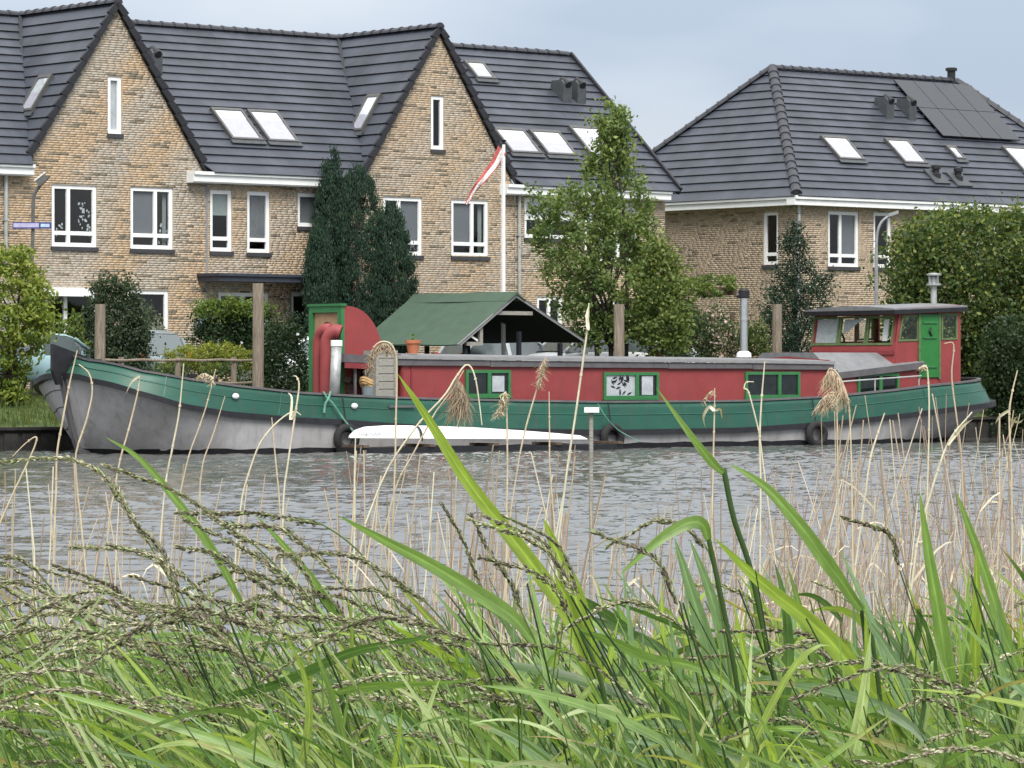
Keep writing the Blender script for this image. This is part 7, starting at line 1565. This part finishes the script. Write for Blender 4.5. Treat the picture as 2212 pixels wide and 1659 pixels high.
sweep_batch(120, -40, 2350, 1480, 1700, 4.0, 5.2, .006, .018, ('green', 'lime', 'pale', 'deep'), (-.5, 0))
green_batch(150, -60, 800, 1270, 1460, 5.0, 7.2, .004, .011, .26, LW_)
green_batch(280, -60, 1150, 1370, 1640, 4.4, 6.6, .004, .013, .17, LW_)
green_batch(90, 900, 2300, 1230, 1450, 5.6, 7.6, .010, .024, .05, ('green', 'lime', 'blue', 'deep'), (-.35, .1))
green_batch(200, 950, 2320, 1340, 1640, 4.6, 6.8, .008, .024, .08, ('green', 'lime', 'blue', 'deep', 'pale'), (-.4, .1))
green_batch(340, -80, 2320, 1480, 1760, 4.0, 5.8, .004, .016, .08, ('green', 'deep', 'pale', 'lime'), (-.45, .05))
green_batch(420, -80, 2320, 1440, 1720, 6.4, 8.4, .006, .016, .03, ('green', 'deep', 'deep', 'blue'), (-.3, .1))
def stalk_batch(n, px0, px1, y0, y1, Ya, Yb, lx, pan):
    """dark bare stalks leaning left, some ending in a narrow dark seed head"""
    px = rng.uniform(px0, px1, n); Y = rng.uniform(Ya, Yb, n); top = rng.uniform(y0, y1, n); X = (px-CX)/F_PX*Y; z1 = CAM_H+(HY-top)/F_PX*Y; zb = bankz(Y)-.03; dx = rng.uniform(*lx, n); k = 12; u = np.linspace(0, 1, k)[None]
    P = np.stack([(X-dx)[:, None]+dx[:, None]*u**1.7, Y[:, None]+.04*u*rng.normal(0, 1, n)[:, None], zb[:, None]+(z1-zb)[:, None]*(u*1.04-.04*u**3)], -1); V, Fq, idx = batch_tubes(P, rng.uniform(.0015, .0026, n)[:, None]*(1-.45*u), 5); GL.add(V, Fq, (np.array((.045, .085, .028))*rng.uniform(.7, 1.5, (n, 1)))[idx])
    for i in np.nonzero(rng.random(n) < pan)[0]:
        d = P[i, -1]-P[i, -3]; d /= np.linalg.norm(d); t = P[i, -1]; L = rng.uniform(.10, .17); e_ = t+d*L+np.array((-.05, 0, -.02)); Q = curve([Vector(e_), Vector(t+d*L*.55), Vector(t)], 14); V, Fq, c = panicle_np(Q, rng.uniform(.0045, .0075), rng, 1.0, rng.uniform(.5, .85)); SD.add(V, Fq, c)
sweep_batch(60, 1120, 2260, 1170, 1360, 5.4, 7.0, .012, .027, ('green', 'lime', 'blue', 'green'), (-.28, .10), (.5, .85))
sweep_batch(40, 560, 1200, 1220, 1400, 5.2, 6.6, .009, .020, ('green', 'lime', 'pale'), (-.45, -.1), (.5, .85))
stalk_batch(46, 300, 1300, 1270, 1500, 4.6, 5.8, (-.55, -.25), .3)
stalk_batch(40, 1000, 2250, 1230, 1500, 4.6, 5.8, (-.38, -.10), .06)
# the growth goes on to both sides of the picture
for a_, b_ in ((-1500, -80), (2320, 3900)):
    sweep_batch(150, a_, b_, 1230, 1650, 4.4, 7.0, .008, .022, ('green', 'lime', 'blue', 'pale'), (-.45, .05)); green_batch(330, a_, b_, 1270, 1720, 4.2, 8.0, .005, .018, .12, LW_, (-.4, .1))
GL.make('green_grass', 'blade', 'mass of green reed leaves and grass on the near bank')
SD.make('grass_seed_heads', 'seed', 'mass of brown and cream grass seed heads among the green leaves')
